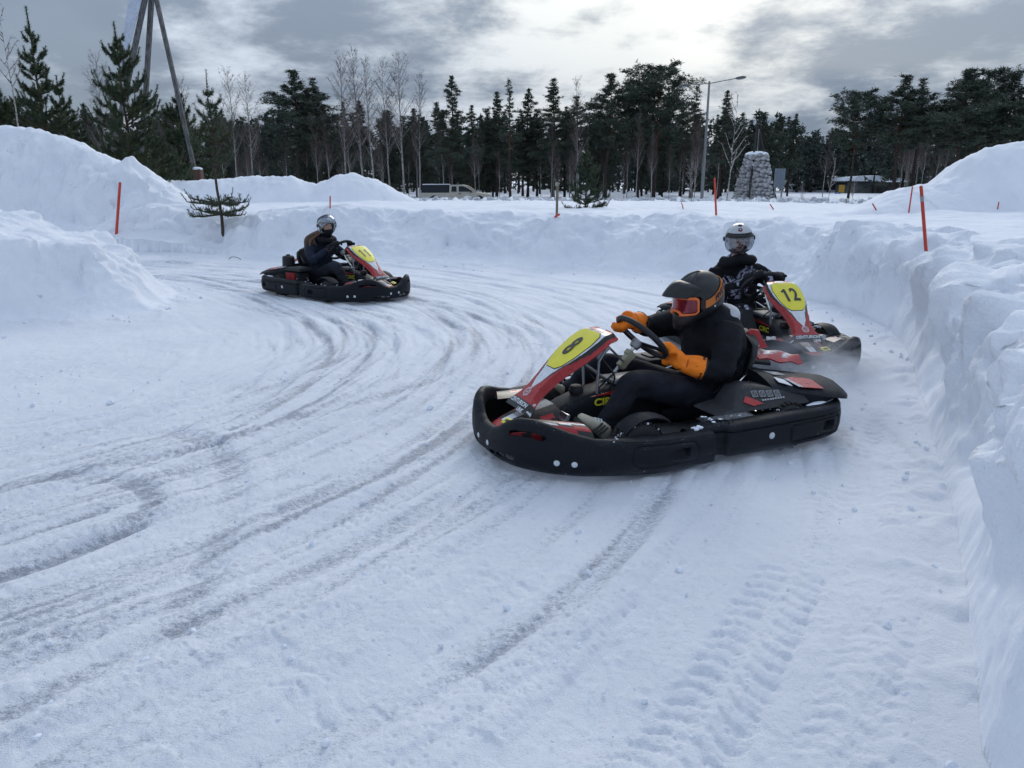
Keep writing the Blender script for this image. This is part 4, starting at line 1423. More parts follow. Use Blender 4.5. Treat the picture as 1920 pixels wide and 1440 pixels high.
M_jacket = cloth('black jacket', (0.0075, 0.0085, 0.013))
M_trousers = cloth('navy black trousers', (0.010, 0.012, 0.020))
M_navy = cloth('navy jacket', (0.012, 0.018, 0.036))
M_hoodie = printed_hoodie()
M_greypants = cloth('charcoal trousers', (0.017, 0.019, 0.023))
M_mitt = cloth('orange mitten fabric', (0.95, 0.235, 0.02), 0.75, 0.35, 0.08)
M_glove = cloth('black glove', (0.009, 0.010, 0.013), 0.8)
M_hood = cloth('light grey fleece', (0.52, 0.54, 0.58), 0.95, 0.3, 0.1)
M_scarf = cloth('black scarf', (0.008, 0.009, 0.012))
M_hair = simple('brown hair', (0.085, 0.045, 0.025), 0.5, var=0.4, vscale=30)
M_shell_mx = simple('matt black helmet', (0.011, 0.013, 0.016), 0.42, var=0.15, bump=0.05)
M_shell_wh = simple('white helmet', (0.44, 0.47, 0.50), 0.22, var=0.05, coat=0.4)
M_shell_sv = simple('silver helmet', (0.50, 0.56, 0.62), 0.22, metal=0.35, var=0.06, coat=0.4)
M_trim = simple('black trim', (0.012, 0.013, 0.015), 0.5)
M_gframe = simple('orange goggle frame', (0.80, 0.17, 0.03), 0.4, var=0.08)
M_lens = simple('red mirror lens', (0.20, 0.014, 0.03), 0.08, var=0.2, vscale=6, coat=0.6)
M_lens.node_tree.nodes['Principled BSDF'].inputs['Metallic'].default_value = 0.35
M_strap = simple('orange strap', (0.55, 0.17, 0.03), 0.7, var=0.15)
M_shoe = simple('beige shoe', (0.42, 0.39, 0.31), 0.7, var=0.1)
M_boot = simple('dark boot', (0.015, 0.015, 0.018), 0.7)
M_eye = simple('eye white', (0.6, 0.6, 0.6), 0.2)
M_iris = simple('dark iris', (0.02, 0.015, 0.012), 0.15)
M_lip = simple('lips', (0.36, 0.15, 0.13), 0.5)


def skin_mat():
    t = NT('skin'); co = t.coords('Object')
    t.set(color=t.mix(t.ramp(t.noise(18, 3, 0.5, co), 0.3, 0.7), (0.42, 0.24, 0.18), (0.50, 0.31, 0.24)), rough=0.55, sss=0.0)
    return t.m


M_skin = skin_mat()


def visor_mat(name, tint, gloss):
    t = NT(name)
    tr = t.node('ShaderNodeBsdfTransparent'); tr.inputs[0].default_value = (*tint, 1)
    gl = t.node('ShaderNodeBsdfGlossy'); gl.inputs['Roughness'].default_value = 0.06; gl.inputs[0].default_value = (0.85, 0.9, 1, 1)
    lw = t.node('ShaderNodeLayerWeight'); lw.inputs[0].default_value = 0.35
    fac = t.math('ADD', t.math('MULTIPLY', lw.outputs['Facing'], 0.4), gloss)
    mx = t.node('ShaderNodeMixShader'); t.put(mx.inputs[0], fac); t.l.new(tr.outputs[0], mx.inputs[1]); t.l.new(gl.outputs[0], mx.inputs[2])
    t.l.new(mx.outputs[0], t.n['Material Output'].inputs[0])
    return t.m


M_visor = visor_mat('clear visor', (0.62, 0.66, 0.70), 0.14)
M_visor_up = visor_mat('tinted visor', (0.35, 0.38, 0.42), 0.22)


def fuse(mb, name, mats, parent, voxel=0.012, smooth_it=4, disp=None, matf=None):
    """merge overlapping closed shapes into one continuous skin"""
    o = mb.build(name, mats[0] if isinstance(mats, (list, tuple)) else mats, parent)
    md = o.modifiers.new('r', 'REMESH'); md.mode = 'VOXEL'; md.voxel_size = voxel
    ms = o.modifiers.new('s', 'SMOOTH'); ms.factor = 0.5; ms.iterations = smooth_it
    realise(o)
    me = o.data
    if disp:
        n = len(me.vertices); co = np.empty(n * 3); me.vertices.foreach_get('co', co); co = co.reshape(-1, 3)
        nn = np.empty(n * 3); me.vertices.foreach_get('normal', nn); nn = nn.reshape(-1, 3)
        co = co + nn * disp(co)[:, None]
        me.vertices.foreach_set('co', co.ravel())
    if isinstance(mats, (list, tuple)) and len(mats) > 1:
        me.materials.clear()
        for m in mats: me.materials.append(m)
        me.polygons.foreach_set('material_index', [matf(p.center) for p in me.polygons])
    me.shade_smooth(); me.update()
    return o


def limb(mb, pts, rad, n=14, k=12):
    P = spline([(*p, r) for p, r in zip(pts, rad)], k * (len(pts) - 1))
    mb.tube([tuple(p[:3]) for p in P], [float(p[3]) for p in P], n)


def torso(mb, secs):
    """secs: (centre, half width, half depth) up the spine"""
    P = spline([(*c, w, d) for c, w, d in secs], 30)
    rings = []
    for i in range(len(P)):
        c = V3(*P[i][:3]); t = (V3(*P[min(i + 1, len(P) - 1)][:3]) - V3(*P[max(i - 1, 0)][:3])).normalized()
        y = V3(0, 1, 0); dp = t.cross(y).normalized(); y = dp.cross(t).normalized()
        ring = []
        for j in range(22):
            th = 2 * math.pi * j / 22
            sq = lambda v: math.copysign(abs(v) ** 0.82, v)
            ring.append(c + y * (P[i][3] * sq(math.cos(th))) + dp * (P[i][4] * sq(math.sin(th))))
        rings.append(ring)
    mb.loft(rings, True, True)


def folds(seed, a=0.010):
    def f(co):
        x, y, z = co.T
        w = perlin3(x * 5 + 3 * perlin3(x * 3, y * 3, z * 3, seed + 1), y * 5, z * 11, seed)
        w2 = perlin3(x * 16, y * 16, z * 22, seed + 2)
        return a * (w - 0.6 * np.abs(w)) * 1.6 + a * 0.35 * w2
    return f


def make_body(name, sh, voxel=0.013):
    mb = MB()
    torso(mb, sh['torso'])
    for a in sh['arms']: limb(mb, a, sh.get('arm_r', [0.082, 0.080, 0.066, 0.058, 0.050]) if len(a) == 5 else [0.084, 0.070, 0.052])
    for l in sh['legs']: limb(mb, l, [0.115, 0.105, 0.085, 0.068, 0.058] if len(l) == 5 else [0.12, 0.088, 0.06])
    return fuse(mb, name, [sh['top'], sh['bottom']], None, voxel, 9, folds(sh['seed'], sh.get('fold', 0.015)), sh['matf'])


def frame_mat(pos, yaw, pitch, roll):
    """head frame: x forward, y left, z up; pitch > 0 looks down"""
    return Matrix.Translation(V3(*pos)) @ Matrix.Rotation(R(yaw), 4, 'Z') @ Matrix.Rotation(R(pitch), 4, 'Y') @ Matrix.Rotation(R(roll), 4, 'X')


def xf(o, M):
    o.data.transform(M); o.data.update(); return o


def shell_grid(rad, th0, th1, p0, p1, nt, np_, keep=None, M=None, mat=None):
    """patch of a helmet surface given as radius over (azimuth, elevation) in degrees"""
    mb = MB(); vs = []
    for i in range(np_ + 1):
        ph = p0 + (p1 - p0) * i / np_
        for j in range(nt + 1):
            th = th0 + (th1 - th0) * j / nt
            vs.append(rad(th, ph))
    fs, ms = [], []
    for i in range(np_):
        for j in range(nt):
            th = th0 + (th1 - th0) * (j + .5) / nt; ph = p0 + (p1 - p0) * (i + .5) / np_
            if keep and not keep(th, ph): continue
            a = i * (nt + 1) + j
            fs.append((a, a + 1, a + nt + 2, a + nt + 1)); ms.append(mat(th, ph) if mat else 0)
    mb.add(vs, fs, ms)
    return mb


def ell_dir(th, ph, ax):
    c = math.cos(R(ph))
    return V3(ax[0] * c * math.cos(R(th)), ax[1] * c * math.sin(R(th)), ax[2] * math.sin(R(ph)))


def angle_box(th, ph, ct, cp, ht, hp, r):
    return rrect(th, ph, ct, cp, ht, hp, r)


def mx_helmet(person, M):
    AX = (0.174, 0.140, 0.165)

    def rad(th, ph, k=1.0):
        g = lambda a, b, c, d: math.exp(-((th - a) / b) ** 2 - ((ph - c) / d) ** 2)
        f = 1 + 0.46 * g(0, 34, -46, 20) + 0.08 * g(0, 50, -34, 12) - 0.05 * g(0, 60, 2, 14) + 0.05 * g(180, 60, -25, 22) + 0.05 * g(-180, 60, -25, 22)
        f += 0.035 * math.exp(-((abs(th) - 28) / 8) ** 2) * sstep(25, 60, ph) - 0.03 * math.exp(-((abs(th) - 70) / 9) ** 2 - ((ph + 35) / 14) ** 2)
        f *= 1 - 0.16 * sstep(-40, -75, ph) * (1 - math.exp(-(th / 50) ** 2))
        return ell_dir(th, ph, AX) * f * k
    port = lambda th, ph: angle_box(th, ph, 0, -4, 62, 21, 12) < 0
    mb = shell_grid(rad, -180, 180, -62, 89, 120, 60, lambda t, p: not port(t, p))
    h = mb.build('helmet', M_shell_mx, person, angle=60, fix=False)
    bm = bmesh.new(); bm.from_mesh(h.data); bmesh.ops.remove_doubles(bm, verts=bm.verts, dist=0.0004); bmesh.ops.recalc_face_normals(bm, faces=bm.faces); bm.to_mesh(h.data); bm.free()
    solid(h, 0.012); xf(h, M)
    # padded dark inside
    mb = MB(); mb.ellip((0, 0, -0.01), (0.14, 0.118, 0.135), 20, 14); o = mb.build('lining', M_scarf, h); xf(o, M)
    # peak
    rows = []
    for i in range(15):
        f = i / 14
        row = []
        for j in range(25):
            t = -1 + 2 * j / 24
            base = rad(t * 64, 44 - 18 * abs(t) ** 2, 1.03)
            out = V3(0.165 * f * (1 - 0.75 * abs(t) ** 2.0), -t * 0.035 * f, 0.03 * f - 0.085 * f * f)
            row.append(base + out + V3(0, 0, 0.008 + 0.012 * math.exp(-(t / 0.25) ** 2) * math.sin(f * 3)))
        rows.append(row)
    mb = MB(); mb.loft(rows, False, False); pk = solid(mb.build('peak', M_shell_mx, h, fix=False), 0.006); xf(pk, M)
    mb = MB(); mb.ellip(rad(92, -12, 1.01), (0.007, 0.005, 0.007), 10, 6); o = mb.build('stud', M_zinc, h); xf(o, M)
    # chin vent
    mb = MB()
    for q in range(4): mb.box(rad(-14 + q * 9, -42, 1.01), (0.008, 0.012, 0.022), (0, 30, -14 + q * 9))
    o = mb.build('vent', M_trim, h); xf(o, M)
    # goggles: frame and lens in one patch each
    gb = lambda th, ph: max(angle_box(th, ph, 0, -4, 58, 19.5, 10), 7.0 - math.hypot(th / 1.9, (ph + 25)))
    grad = lambda th, ph: rad(th, ph, 1.0) * (1.0 + 0.02) + V3(0.012, 0, 0)
    def frame_r(th, ph):
        d = gb(th, ph)
        return grad(th, ph) * (1 + 0.05 * sstep(-7, -4.0, d) - 0.05 * sstep(-1.5, 0.5, d))
    mb = shell_grid(frame_r, -60, 60, -26, 18, 120, 48, lambda t, p: -5.0 < gb(t, p) < 0.3)
    g = mb.build('goggles', M_gframe, person, angle=60, fix=False); solid(g, 0.006); xf(g, M)
    mb = shell_grid(lambda t, p: grad(t, p) * 0.995, -60, 60, -26, 18, 80, 32, lambda t, p: gb(t, p) < -3.8)
    o = mb.build('lens', M_lens, g, angle=60, fix=False); xf(o, M)
    for sg in (1, -1):
        mb = shell_grid(lambda t, p: rad(t, p, 1.035), sg * 58, sg * 70, -13, 8, 8, 10); o = solid(mb.build('strap_clip', M_trim, g, fix=False), 0.006); xf(o, M)
    mid = lambda th: -3 + 32 * sstep(60, 150, abs(th))
    mb = MB(); rows = []
    for j in range(81):
        th = 68 + (360 - 136) * j / 80
        rows.append([rad(th if th <= 180 else th - 360, mid(th if th <= 180 else 360 - th) + p, 1.03) for p in np.linspace(-8.5, 8.5, 9)])
    mb.loft(rows, False, False); st = solid(mb.build('strap', M_strap, g, fix=False), 0.004); xf(st, M)
    # strap lettering follows the strap
    for sg in (1, -1):
        def wrap(q, sg=sg):
            th = sg * 112 + q.x * 420; p = mid(th) + q.y * 430
            return rad(th, p, 1.085)
        o = text_mesh('strap_lettering', 'FIVE ID', 0.034, M_trim, g, (0, 0, 0), (1, 0, 0), (0, 1, 0), 1.0, 0.002, 0.0, curve=wrap); xf(o, M)
    return h


def jet_helmet(person, M, shell, visor_up, emblem):
    AX = (0.150, 0.132, 0.150)

    def rad(th, ph, k=1.0):
        f = 1 + 0.02 * math.exp(-((abs(th) - 90) / 30) ** 2 - ((ph + 30) / 25) ** 2) + 0.06 * math.exp(-((abs(th) - 180) / 60) ** 2 - ((ph + 30) / 25) ** 2)
        f *= 1 - 0.14 * sstep(-35, -75, ph)
        return ell_dir(th, ph, AX) * f * k
    cut = lambda th, ph: max(abs(th) - (66 - 8 * sstep(-20, -60, ph)), ph - 24)
    mb = shell_grid(rad, -180, 180, -60, 89, 120, 60, lambda t, p: cut(t, p) > 0)
    h = mb.build('helmet', shell, person, angle=60, fix=False)
    bm = bmesh.new(); bm.from_mesh(h.data); bmesh.ops.remove_doubles(bm, verts=bm.verts, dist=0.0004); bmesh.ops.recalc_face_normals(bm, faces=bm.faces); bm.to_mesh(h.data); bm.free()
    solid(h, 0.022); xf(h, M)
    mb = shell_grid(lambda t, p: rad(t, p, 1.008), -180, 180, -60, 89, 180, 90, lambda t, p: 0 < cut(t, p) < 5.5 and abs(t) < 80)
    o = solid(mb.build('port_trim', M_trim, h, fix=False), 0.006); xf(o, M)
    mb = MB(); mb.tube([rad(t, -59, 1.0) for t in range(62, 299, 4)], 0.008, 8); o = mb.build('lower_trim', M_trim, h); xf(o, M)
    rot = Matrix.Rotation(R(-52 if visor_up else 0), 4, 'Y')
    vis = lambda th, ph: (rot @ (ell_dir(th, ph, (0.168, 0.141, 0.158)) * (1.0 - 0.08 * sstep(-30, -60, ph)) + V3(0.003, 0, 0)))
    mb = shell_grid(vis, -72, 72, -58 if not visor_up else -34, 18, 40, 24)
    v = mb.build('visor', M_visor_up if visor_up else M_visor, h, fix=False); xf(v, M)
    mb = MB(); lo = -58 if not visor_up else -34
    edge = [vis(t, 18) for t in range(-72, 73, 6)] + [vis(72, p) for p in range(14, lo, -6)] + [vis(t, lo) for t in range(72, -73, -6)] + [vis(-72, p) for p in range(lo, 18, 6)]
    mb.tube(edge, 0.0035, 6); o = mb.build('visor_edge', M_trim, h); xf(o, M)
    mb = shell_grid(lambda t, p: vis(t, p) * 1.004, -72, 72, 12, 23, 40, 4); o = solid(mb.build('visor_band', M_trim, h, fix=False), 0.003); xf(o, M)
    for sg in (1, -1):
        mb = MB(); mb.ellip(rad(sg * 82, 4, 1.08), (0.024, 0.010, 0.024), 14, 8); o = mb.build('pivot', M_trim, h); xf(o, M)
    mb = MB(); mb.box(rad(0, 66, 1.02), (0.022, 0.034, 0.010), (0, 24, 0)); o = mb.build('vent', M_trim, h); xf(o, M)
    if emblem:
        for nm, r0, mt, lift in (('emblem_ring', 0.021, simple('dark red badge', (0.22, 0.03, 0.04), 0.4), 1.012), ('emblem_centre', 0.013, M_ink, 1.022), ('emblem_mark', 0.006, M_white, 1.032)):
            mb = MB(); vs = []
            for q in range(20):
                a = 2 * math.pi * q / 20
                th = math.degrees(math.cos(a) * r0 / (0.132 * math.cos(R(44)))); ph = 44 + math.degrees(math.sin(a) * r0 / 0.15)
                vs.append(rad(th, ph, lift))
            mb.add(vs + [rad(0, 44, lift)], [(q, (q + 1) % 20, 20) for q in range(20)])
            o = mb.build(nm, mt, h); xf(o, M)
    return h


def make_head(person, M, lower_cover):
    mb = MB()
    mb.ellip((0, 0, 0.01), (0.098, 0.075, 0.108), 20, 14)
    mb.ellip((0.028, 0, -0.055), (0.068, 0.056, 0.068), 18, 12)
    mb.ellip((0.070, 0, -0.095), (0.024, 0.026, 0.020), 12, 8)
    limb(mb, [(0.090, 0, 0.012), (0.106, 0, -0.012), (0.116, 0, -0.030)], [0.010, 0.012, 0.014], 10)
    for sg in (1, -1):
        mb.ellip((0.074, 0.034 * sg, 0.030), (0.022, 0.028, 0.010), 12, 8)
        mb.ellip((0.066, 0.040 * sg, -0.032), (0.024, 0.022, 0.022), 12, 8)
        mb.ellip((0.103, 0.011 * sg, -0.034), (0.009, 0.008, 0.007), 8, 6)
        mb.ellip((-0.005, 0.076 * sg, -0.01), (0.018, 0.010, 0.030), 10, 8)
    mb.ellip((0.086, 0, -0.066), (0.014, 0.024, 0.008), 12, 8)
    limb(mb, [(-0.01, 0, -0.08), (-0.03, 0, -0.15), (-0.04, 0, -0.2)], [0.055, 0.054, 0.06], 12)
    hd = fuse(mb, 'head', M_skin, person, 0.005, 3); xf(hd, M)
    for sg in (1, -1):
        mb = MB(); mb.ellip((0.083, 0.033 * sg, 0.010), (0.011, 0.015, 0.008), 12, 8); o = mb.build('eye', M_eye, hd); xf(o, M)
        mb = MB(); mb.ellip((0.0925, 0.033 * sg, 0.010), (0.003, 0.0062, 0.0062), 10, 6); o = mb.build('iris', M_iris, hd); xf(o, M)
        mb = MB(); limb(mb, [(0.088, 0.014 * sg, 0.030), (0.091, 0.034 * sg, 0.037), (0.078, 0.054 * sg, 0.030)], [0.003, 0.0045, 0.002], 8, 6); o = mb.build('eyebrow', M_hair, hd); xf(o, M)
    mb = MB(); mb.ellip((0.095, 0, -0.063), (0.008, 0.021, 0.004), 12, 6); mb.ellip((0.094, 0, -0.071), (0.008, 0.018, 0.005), 12, 6); o = mb.build('lips', M_lip, hd); xf(o, M)
    if lower_cover:
        mb = MB(); mb.ellip((0.03, 0, -0.085), (0.092, 0.082, 0.058), 18, 12); limb(mb, [(0.0, 0, -0.09), (-0.03, 0, -0.16), (-0.03, 0, -0.2)], [0.085, 0.085, 0.10], 14)
        o = fuse(mb, 'scarf', M_scarf, person, 0.008, 3, folds(5, 0.006)); xf(o, M)
    return hd


def glove(person, name, wrist, rim, tang, mat, flip=1):
    """hand closed on the wheel rim: palm behind it, four unequal fingers round it, thumb along it"""
    w, p, t = V3(*wrist), V3(*rim), V3(*tang).normalized()
    u = (w - p); u = (u - t * u.dot(t)).normalized(); v = t.cross(u) * flip
    mb = MB()
    kn = p + u * 0.036 + v * 0.02
    limb(mb, [w, w + (kn - w) * 0.5, kn], [0.037, 0.040, 0.034], 12, 6)
    mb.ellip(p + u * 0.040 + v * 0.004, (0.044, 0.044, 0.034), 14, 10)
    for q, (off, ln, r) in enumerate(((-0.034, 185, 0.0125), (-0.011, 210, 0.0135), (0.012, 200, 0.013), (0.033, 165, 0.0115))):
        pts = []
        for a in np.linspace(20, ln, 9):
            rr_ = 0.034 - 0.004 * (a / ln)
            pts.append(p + t * off + u * (math.cos(R(a)) * rr_) + v * (math.sin(R(a)) * rr_))
        mb.tube(pts, [r * 1.1, r * 1.1, r * 1.05, r * 1.1, r, r, r * .95, r * .9, r * .6], 10)
    th = [p + u * 0.045 - t * 0.03, p + u * 0.03 - t * 0.055 - v * 0.02, p + u * 0.004 - t * 0.060 - v * 0.034, p - u * 0.016 - t * 0.05 - v * 0.034]
    limb(mb, th, [0.017, 0.016, 0.014, 0.010], 10, 5)
    limb(mb, [w + (w - kn).normalized() * 0.06, w], [0.050, 0.042], 12, 5)
    return fuse(mb, name, mat, person, 0.0055, 2)


def mitten(person, cuff, wrist, rim, tang, tips_dir, flip=1):
    w, p, t = V3(*wrist), V3(*rim), V3(*tang).normalized()
    c = V3(*cuff)
    u = (w - p); u = (u - t * u.dot(t)).normalized(); v = t.cross(u) * flip
    mb = MB()
    limb(mb, [c, c + (w - c) * 0.35, w], [0.070, 0.069, 0.050], 18, 8)
    back = p + u * 0.05 + v * 0.012
    limb(mb, [w, w + (back - w) * 0.6, back], [0.049, 0.054, 0.050], 14, 6)
    # finger pocket folding over the rim
    pts = [p + u * (math.cos(R(a)) * 0.047) + v * (math.sin(R(a)) * 0.047) for a in (10, 50, 95, 140, 180)]
    for off in (-0.028, 0.0, 0.028):
        mb.tube([q + t * off for q in pts], [0.032, 0.034, 0.031, 0.028, 0.020], 12)
    limb(mb, [p + u * 0.055 - t * 0.035, p + u * 0.03 - t * 0.07 - v * 0.02, p - u * 0.006 - t * 0.075 - v * 0.034], [0.027, 0.025, 0.019], 12, 6)
    o = fuse(mb, 'mitten', M_mitt, person, 0.007, 4, folds(9, 0.012))
    # gathered seam at the wrist and stitched hem print
    d = (c - w).normalized(); s1 = d.orthogonal().normalized(); s2 = d.cross(s1)
    mb = MB(); cc = w + d * 0.025
    mb.tube([cc + (s1 * math.cos(a) + s2 * math.sin(a)) * 0.0505 for a in np.linspace(0, 2 * math.pi, 25)], 0.004, 6)
    so = mb.build('wrist_seam', simple('dark orange seam', (0.45, 0.08, 0.01), 0.8), o)
    mb = MB(); cc = c + (w - c) * 0.03
    mb.tube([c + (s1 * math.cos(a) + s2 * math.sin(a)) * 0.066 for a in np.linspace(0, 2 * math.pi, 25)], 0.006, 6)
    mb.build('cuff_hem', M_trim, o)
    mb = MB()                                                  # small dark print running round the cuff near its hem
    for a0 in (0.0, 2.1, 4.2):
        for q in range(7):
            a = a0 + q * 0.13; n_ = s1 * math.cos(a) + s2 * math.sin(a); cp = c - d * 0.022 + n_ * 0.0735; tg_ = d.cross(n_)
            h_ = 0.006 if q % 3 else 0.009
            mb.prism([cp - d * h_ - tg_ * .0028, cp + d * h_ - tg_ * .0028, cp + d * h_ + tg_ * .0028, cp - d * h_ + tg_ * .0028], n_, 0.002)
    mb.build('cuff_print', M_trim, o, kind='stuff')
    return o


def shoe(person, ankle, toe, up, mat, stripes=True):
    a, b, u = V3(*ankle), V3(*toe), V3(*up).normalized()
    d = (b - a); L = d.length; d.normalize(); u = (u - d * u.dot(d)).normalized(); s = u.cross(d)
    rings = []
    for f, w, h, lo in ((-0.28, 0.020, 0.03, 0.0), (-0.24, 0.034, 0.085, -0.01), (-0.05, 0.040, 0.11, -0.012), (0.2, 0.042, 0.085, -0.012), (0.45, 0.046, 0.062, -0.012), (0.75, 0.048, 0.046, -0.010), (0.95, 0.038, 0.036, -0.006), (1.05, 0.018, 0.022, 0.0)):
        ring = []
        for q in range(16):
            th = 2 * math.pi * q / 16; z = (h - lo) / 2 * math.copysign(abs(math.sin(th)) ** .7, math.sin(th)) + (h + lo) / 2 - 0.04
            ring.append(a + d * (f * L) + s * (w * math.copysign(abs(math.cos(th)) ** .7, math.cos(th))) + u * z)
        rings.append(ring)
    mb = MB(); mb.loft(rings, True, True); o = mb.build('shoe', mat, person, angle=60)
    mb = MB(); rings = []
    for f, w in ((-0.29, 0.018), (-0.25, 0.036), (0.0, 0.042), (0.45, 0.048), (0.8, 0.050), (1.0, 0.036), (1.08, 0.012)):
        rings.append([a + d * (f * L) + s * (w * sx) + u * (z - 0.04) for sx, z in ((-1, -0.03), (1, -0.03), (1.05, -0.018), (1, -0.006), (-1, -0.006), (-1.05, -0.018))])
    mb.loft(rings, True, True); mb.build('sole', M_trim if stripes else M_boot, o)
    if stripes:
        for sg in (1, -1):
            for q in range(3):
                mb = MB(); f = 0.12 + q * 0.14
                p0 = a + d * (f * L) + s * (sg * 0.046) + u * (-0.036); p1 = a + d * ((f - 0.10) * L) + s * (sg * 0.037) + u * 0.03
                mb.tube([p0, (p0 + p1) / 2 + s * sg * 0.004, p1], 0.007, 6); mb.build('shoe_stripe', M_trim, o)
        mb = MB()
        for q in range(4):
            c = a + d * ((0.18 + q * 0.11) * L) + u * (0.046 - q * 0.009)
            mb.tube([c - s * 0.026 - u * .008, c + u * 0.006, c + s * 0.026 - u * .008], 0.004, 6)
        mb.build('laces', M_white, o)
    return o


HUB = V3(0.16, 0, 0.625); E2 = V3(0.71, 0, 0.70)


def rim_at(deg):
    a = R(deg)
    return HUB + V3(0, 1, 0) * (math.cos(a) * 0.188) + E2 * (math.sin(a) * 0.182) + V3(-0.0245, 0, 0.025), (V3(0, -1, 0) * math.sin(a) + E2 * math.cos(a)).normalized()


def seat_person(p, num):
    k = KARTS[num]
    p.location = k.location; p.rotation_euler = k.rotation_euler


def legs(kx=0.33, kz=0.42, ky=0.24):
    out = []
    for sg in (1, -1):
        out.append([(-0.36, 0.10 * sg, 0.20), (-0.10, 0.16 * sg, 0.30), (kx - 0.06 * (sg < 0), ky * sg, kz), (0.46, (ky + .03) * sg, 0.31), (0.555, 0.275 * sg, 0.21)])
    return out


def driver_8():
    p = make_body('person', dict(
        torso=[((-0.37, 0, 0.17), 0.17, 0.13), ((-0.41, 0, 0.30), 0.205, 0.165), ((-0.42, 0, 0.45), 0.225, 0.18), ((-0.42, 0, 0.58), 0.245, 0.175), ((-0.40, 0, 0.69), 0.23, 0.14), ((-0.36, 0, 0.765), 0.14, 0.115), ((-0.32, 0, 0.81), 0.07, 0.075)],
        arms=[[(-0.40, 0.15, 0.68), (-0.33, 0.245, 0.58), (-0.265, 0.305, 0.475), (-0.20, 0.285, 0.465), (-0.10, 0.225, 0.485)], [(-0.38, -0.20, 0.685), (-0.27, -0.27, 0.665), (-0.13, -0.30, 0.645), (-0.04, -0.26, 0.67), (0.06, -0.20, 0.705)]],
        arm_r=[0.105, 0.092, 0.078, 0.066, 0.055],
        legs=legs(), top=M_jacket, bottom=M_trousers, seed=3, matf=lambda c: 1 if (c.x > -0.27 and c.z < 0.5 and abs(c.y) < 0.31 and not (c.y > 0.22 and c.x < -0.1 and c.z > 0.36)) or c.z < 0.24 else 0))
    tag(p, 'person in black jacket with orange mittens and black peaked helmet driving kart 8', 'person', 'kart drivers')
    H = frame_mat((-0.275, 0.01, 0.888), 6, 10, -6)
    mx_helmet(p, H)
    r1, t1 = rim_at(-46); r2, t2 = rim_at(133)
    mitten(p, (-0.165, 0.25, 0.472), (-0.045, 0.185, 0.505), r1, t1, None, 1)
    mitten(p, (0.005, -0.235, 0.69), (0.12, -0.175, 0.725), r2, -t2, None, -1)
    for sg in (1, -1):
        shoe(p, (0.575 - 0.08 * (sg < 0), 0.285 * sg, 0.185 + 0.05 * (sg < 0)), (0.70 - 0.08 * (sg < 0), 0.285 * sg, 0.30 + 0.05 * (sg < 0)), (-0.7, 0.15 * sg, 0.7), M_shoe)
    mb = MB(); limb(mb, [(-0.40, 0.15, 0.735), (-0.47, 0.12, 0.765), (-0.505, 0.0, 0.775), (-0.47, -0.12, 0.765), (-0.40, -0.15, 0.735)], [0.025, 0.045, 0.05, 0.045, 0.025], 14, 6)
    limb(mb, [(-0.49, 0.05, 0.78), (-0.535, 0.03, 0.72), (-0.555, 0.0, 0.64)], [0.05, 0.06, 0.045], 14, 6)
    fuse(mb, 'hood', M_hood, p, 0.010, 4, folds(12, 0.010))
    seat_person(p, '8')
    return p


def driver_11():
    p = make_body('person', dict(
        torso=[((-0.34, 0, 0.17), 0.17, 0.13), ((-0.37, 0, 0.30), 0.18, 0.145), ((-0.36, 0, 0.46), 0.185, 0.15), ((-0.33, 0, 0.60), 0.195, 0.145), ((-0.29, 0, 0.70), 0.18, 0.115), ((-0.25, 0, 0.78), 0.095, 0.09), ((-0.21, 0, 0.85), 0.07, 0.075)],
        arms=[[(-0.31, 0.17, 0.68), (-0.24, 0.25, 0.60), (-0.12, 0.29, 0.52), (-0.03, 0.25, 0.57), (0.08, 0.19, 0.66)], [(-0.31, -0.17, 0.68), (-0.24, -0.25, 0.60), (-0.12, -0.29, 0.52), (-0.03, -0.25, 0.57), (0.08, -0.19, 0.66)]],
        legs=legs(0.36, 0.43, 0.24), top=M_navy, bottom=M_trousers, seed=8, matf=lambda c: 1 if c.x > -0.18 and c.z < 0.46 or c.z < 0.24 else 0))
    tag(p, 'person in navy jacket with long brown hair and raised-visor silver helmet driving kart 11', 'person', 'kart drivers')
    H = frame_mat((-0.165, 0, 0.985), -14, 8, 4)
    make_head(p, H, True)
    jet_helmet(p, H, M_shell_sv, True, False)
    for sg in (1, -1):
        r, t = rim_at(42 if sg > 0 else 138)
        glove(p, 'glove', (r.x - 0.085, r.y + 0.03 * sg, r.z - 0.025), r, t, M_glove, sg)
        shoe(p, (0.575, 0.285 * sg, 0.185), (0.70, 0.285 * sg, 0.30), (-0.7, 0.15 * sg, 0.7), M_boot, False)
    mb = MB(); rg = random.Random(2)
    for q in range(80):                                        # long hair over the right shoulder and back
        a = rg.uniform(95, 265); y0 = 0.075 * math.sin(R(a - 180)); x0 = -0.165 + 0.10 * math.cos(R(a)) * 0.9
        base = V3(x0, y0 * 1.1, 0.90 + rg.uniform(-.02, .02))
        tip = V3(x0 - 0.07 + rg.uniform(-.05, .12) - (0.05 if y0 < 0 else 0), y0 * 2.3 - 0.05 + rg.uniform(-.06, .06), 0.66 + rg.uniform(-.06, .08))
        mid_ = (base + tip) / 2 + V3(-0.055 - rg.random() * .03, (-0.035 if y0 < 0 else 0.02), 0.01)
        P = spline([tuple(base), tuple(mid_), tuple(tip)], 10)
        mb.tube([tuple(v) for v in P], list(np.interp(np.linspace(0, 1, len(P)), [0, .5, 1], [0.016, 0.025, 0.006])), 7)
    mb.build('hair', M_hair, p)
    mb = MB(); limb(mb, [(-0.20, -0.13, 0.79), (-0.13, -0.09, 0.775), (-0.10, 0.0, 0.765), (-0.13, 0.09, 0.775), (-0.20, 0.13, 0.79)], [0.045, 0.05, 0.05, 0.05, 0.045], 12, 6)
    fuse(mb, 'collar', M_scarf, p, 0.010, 3, folds(6, 0.008))
    seat_person(p, '11')
    return p


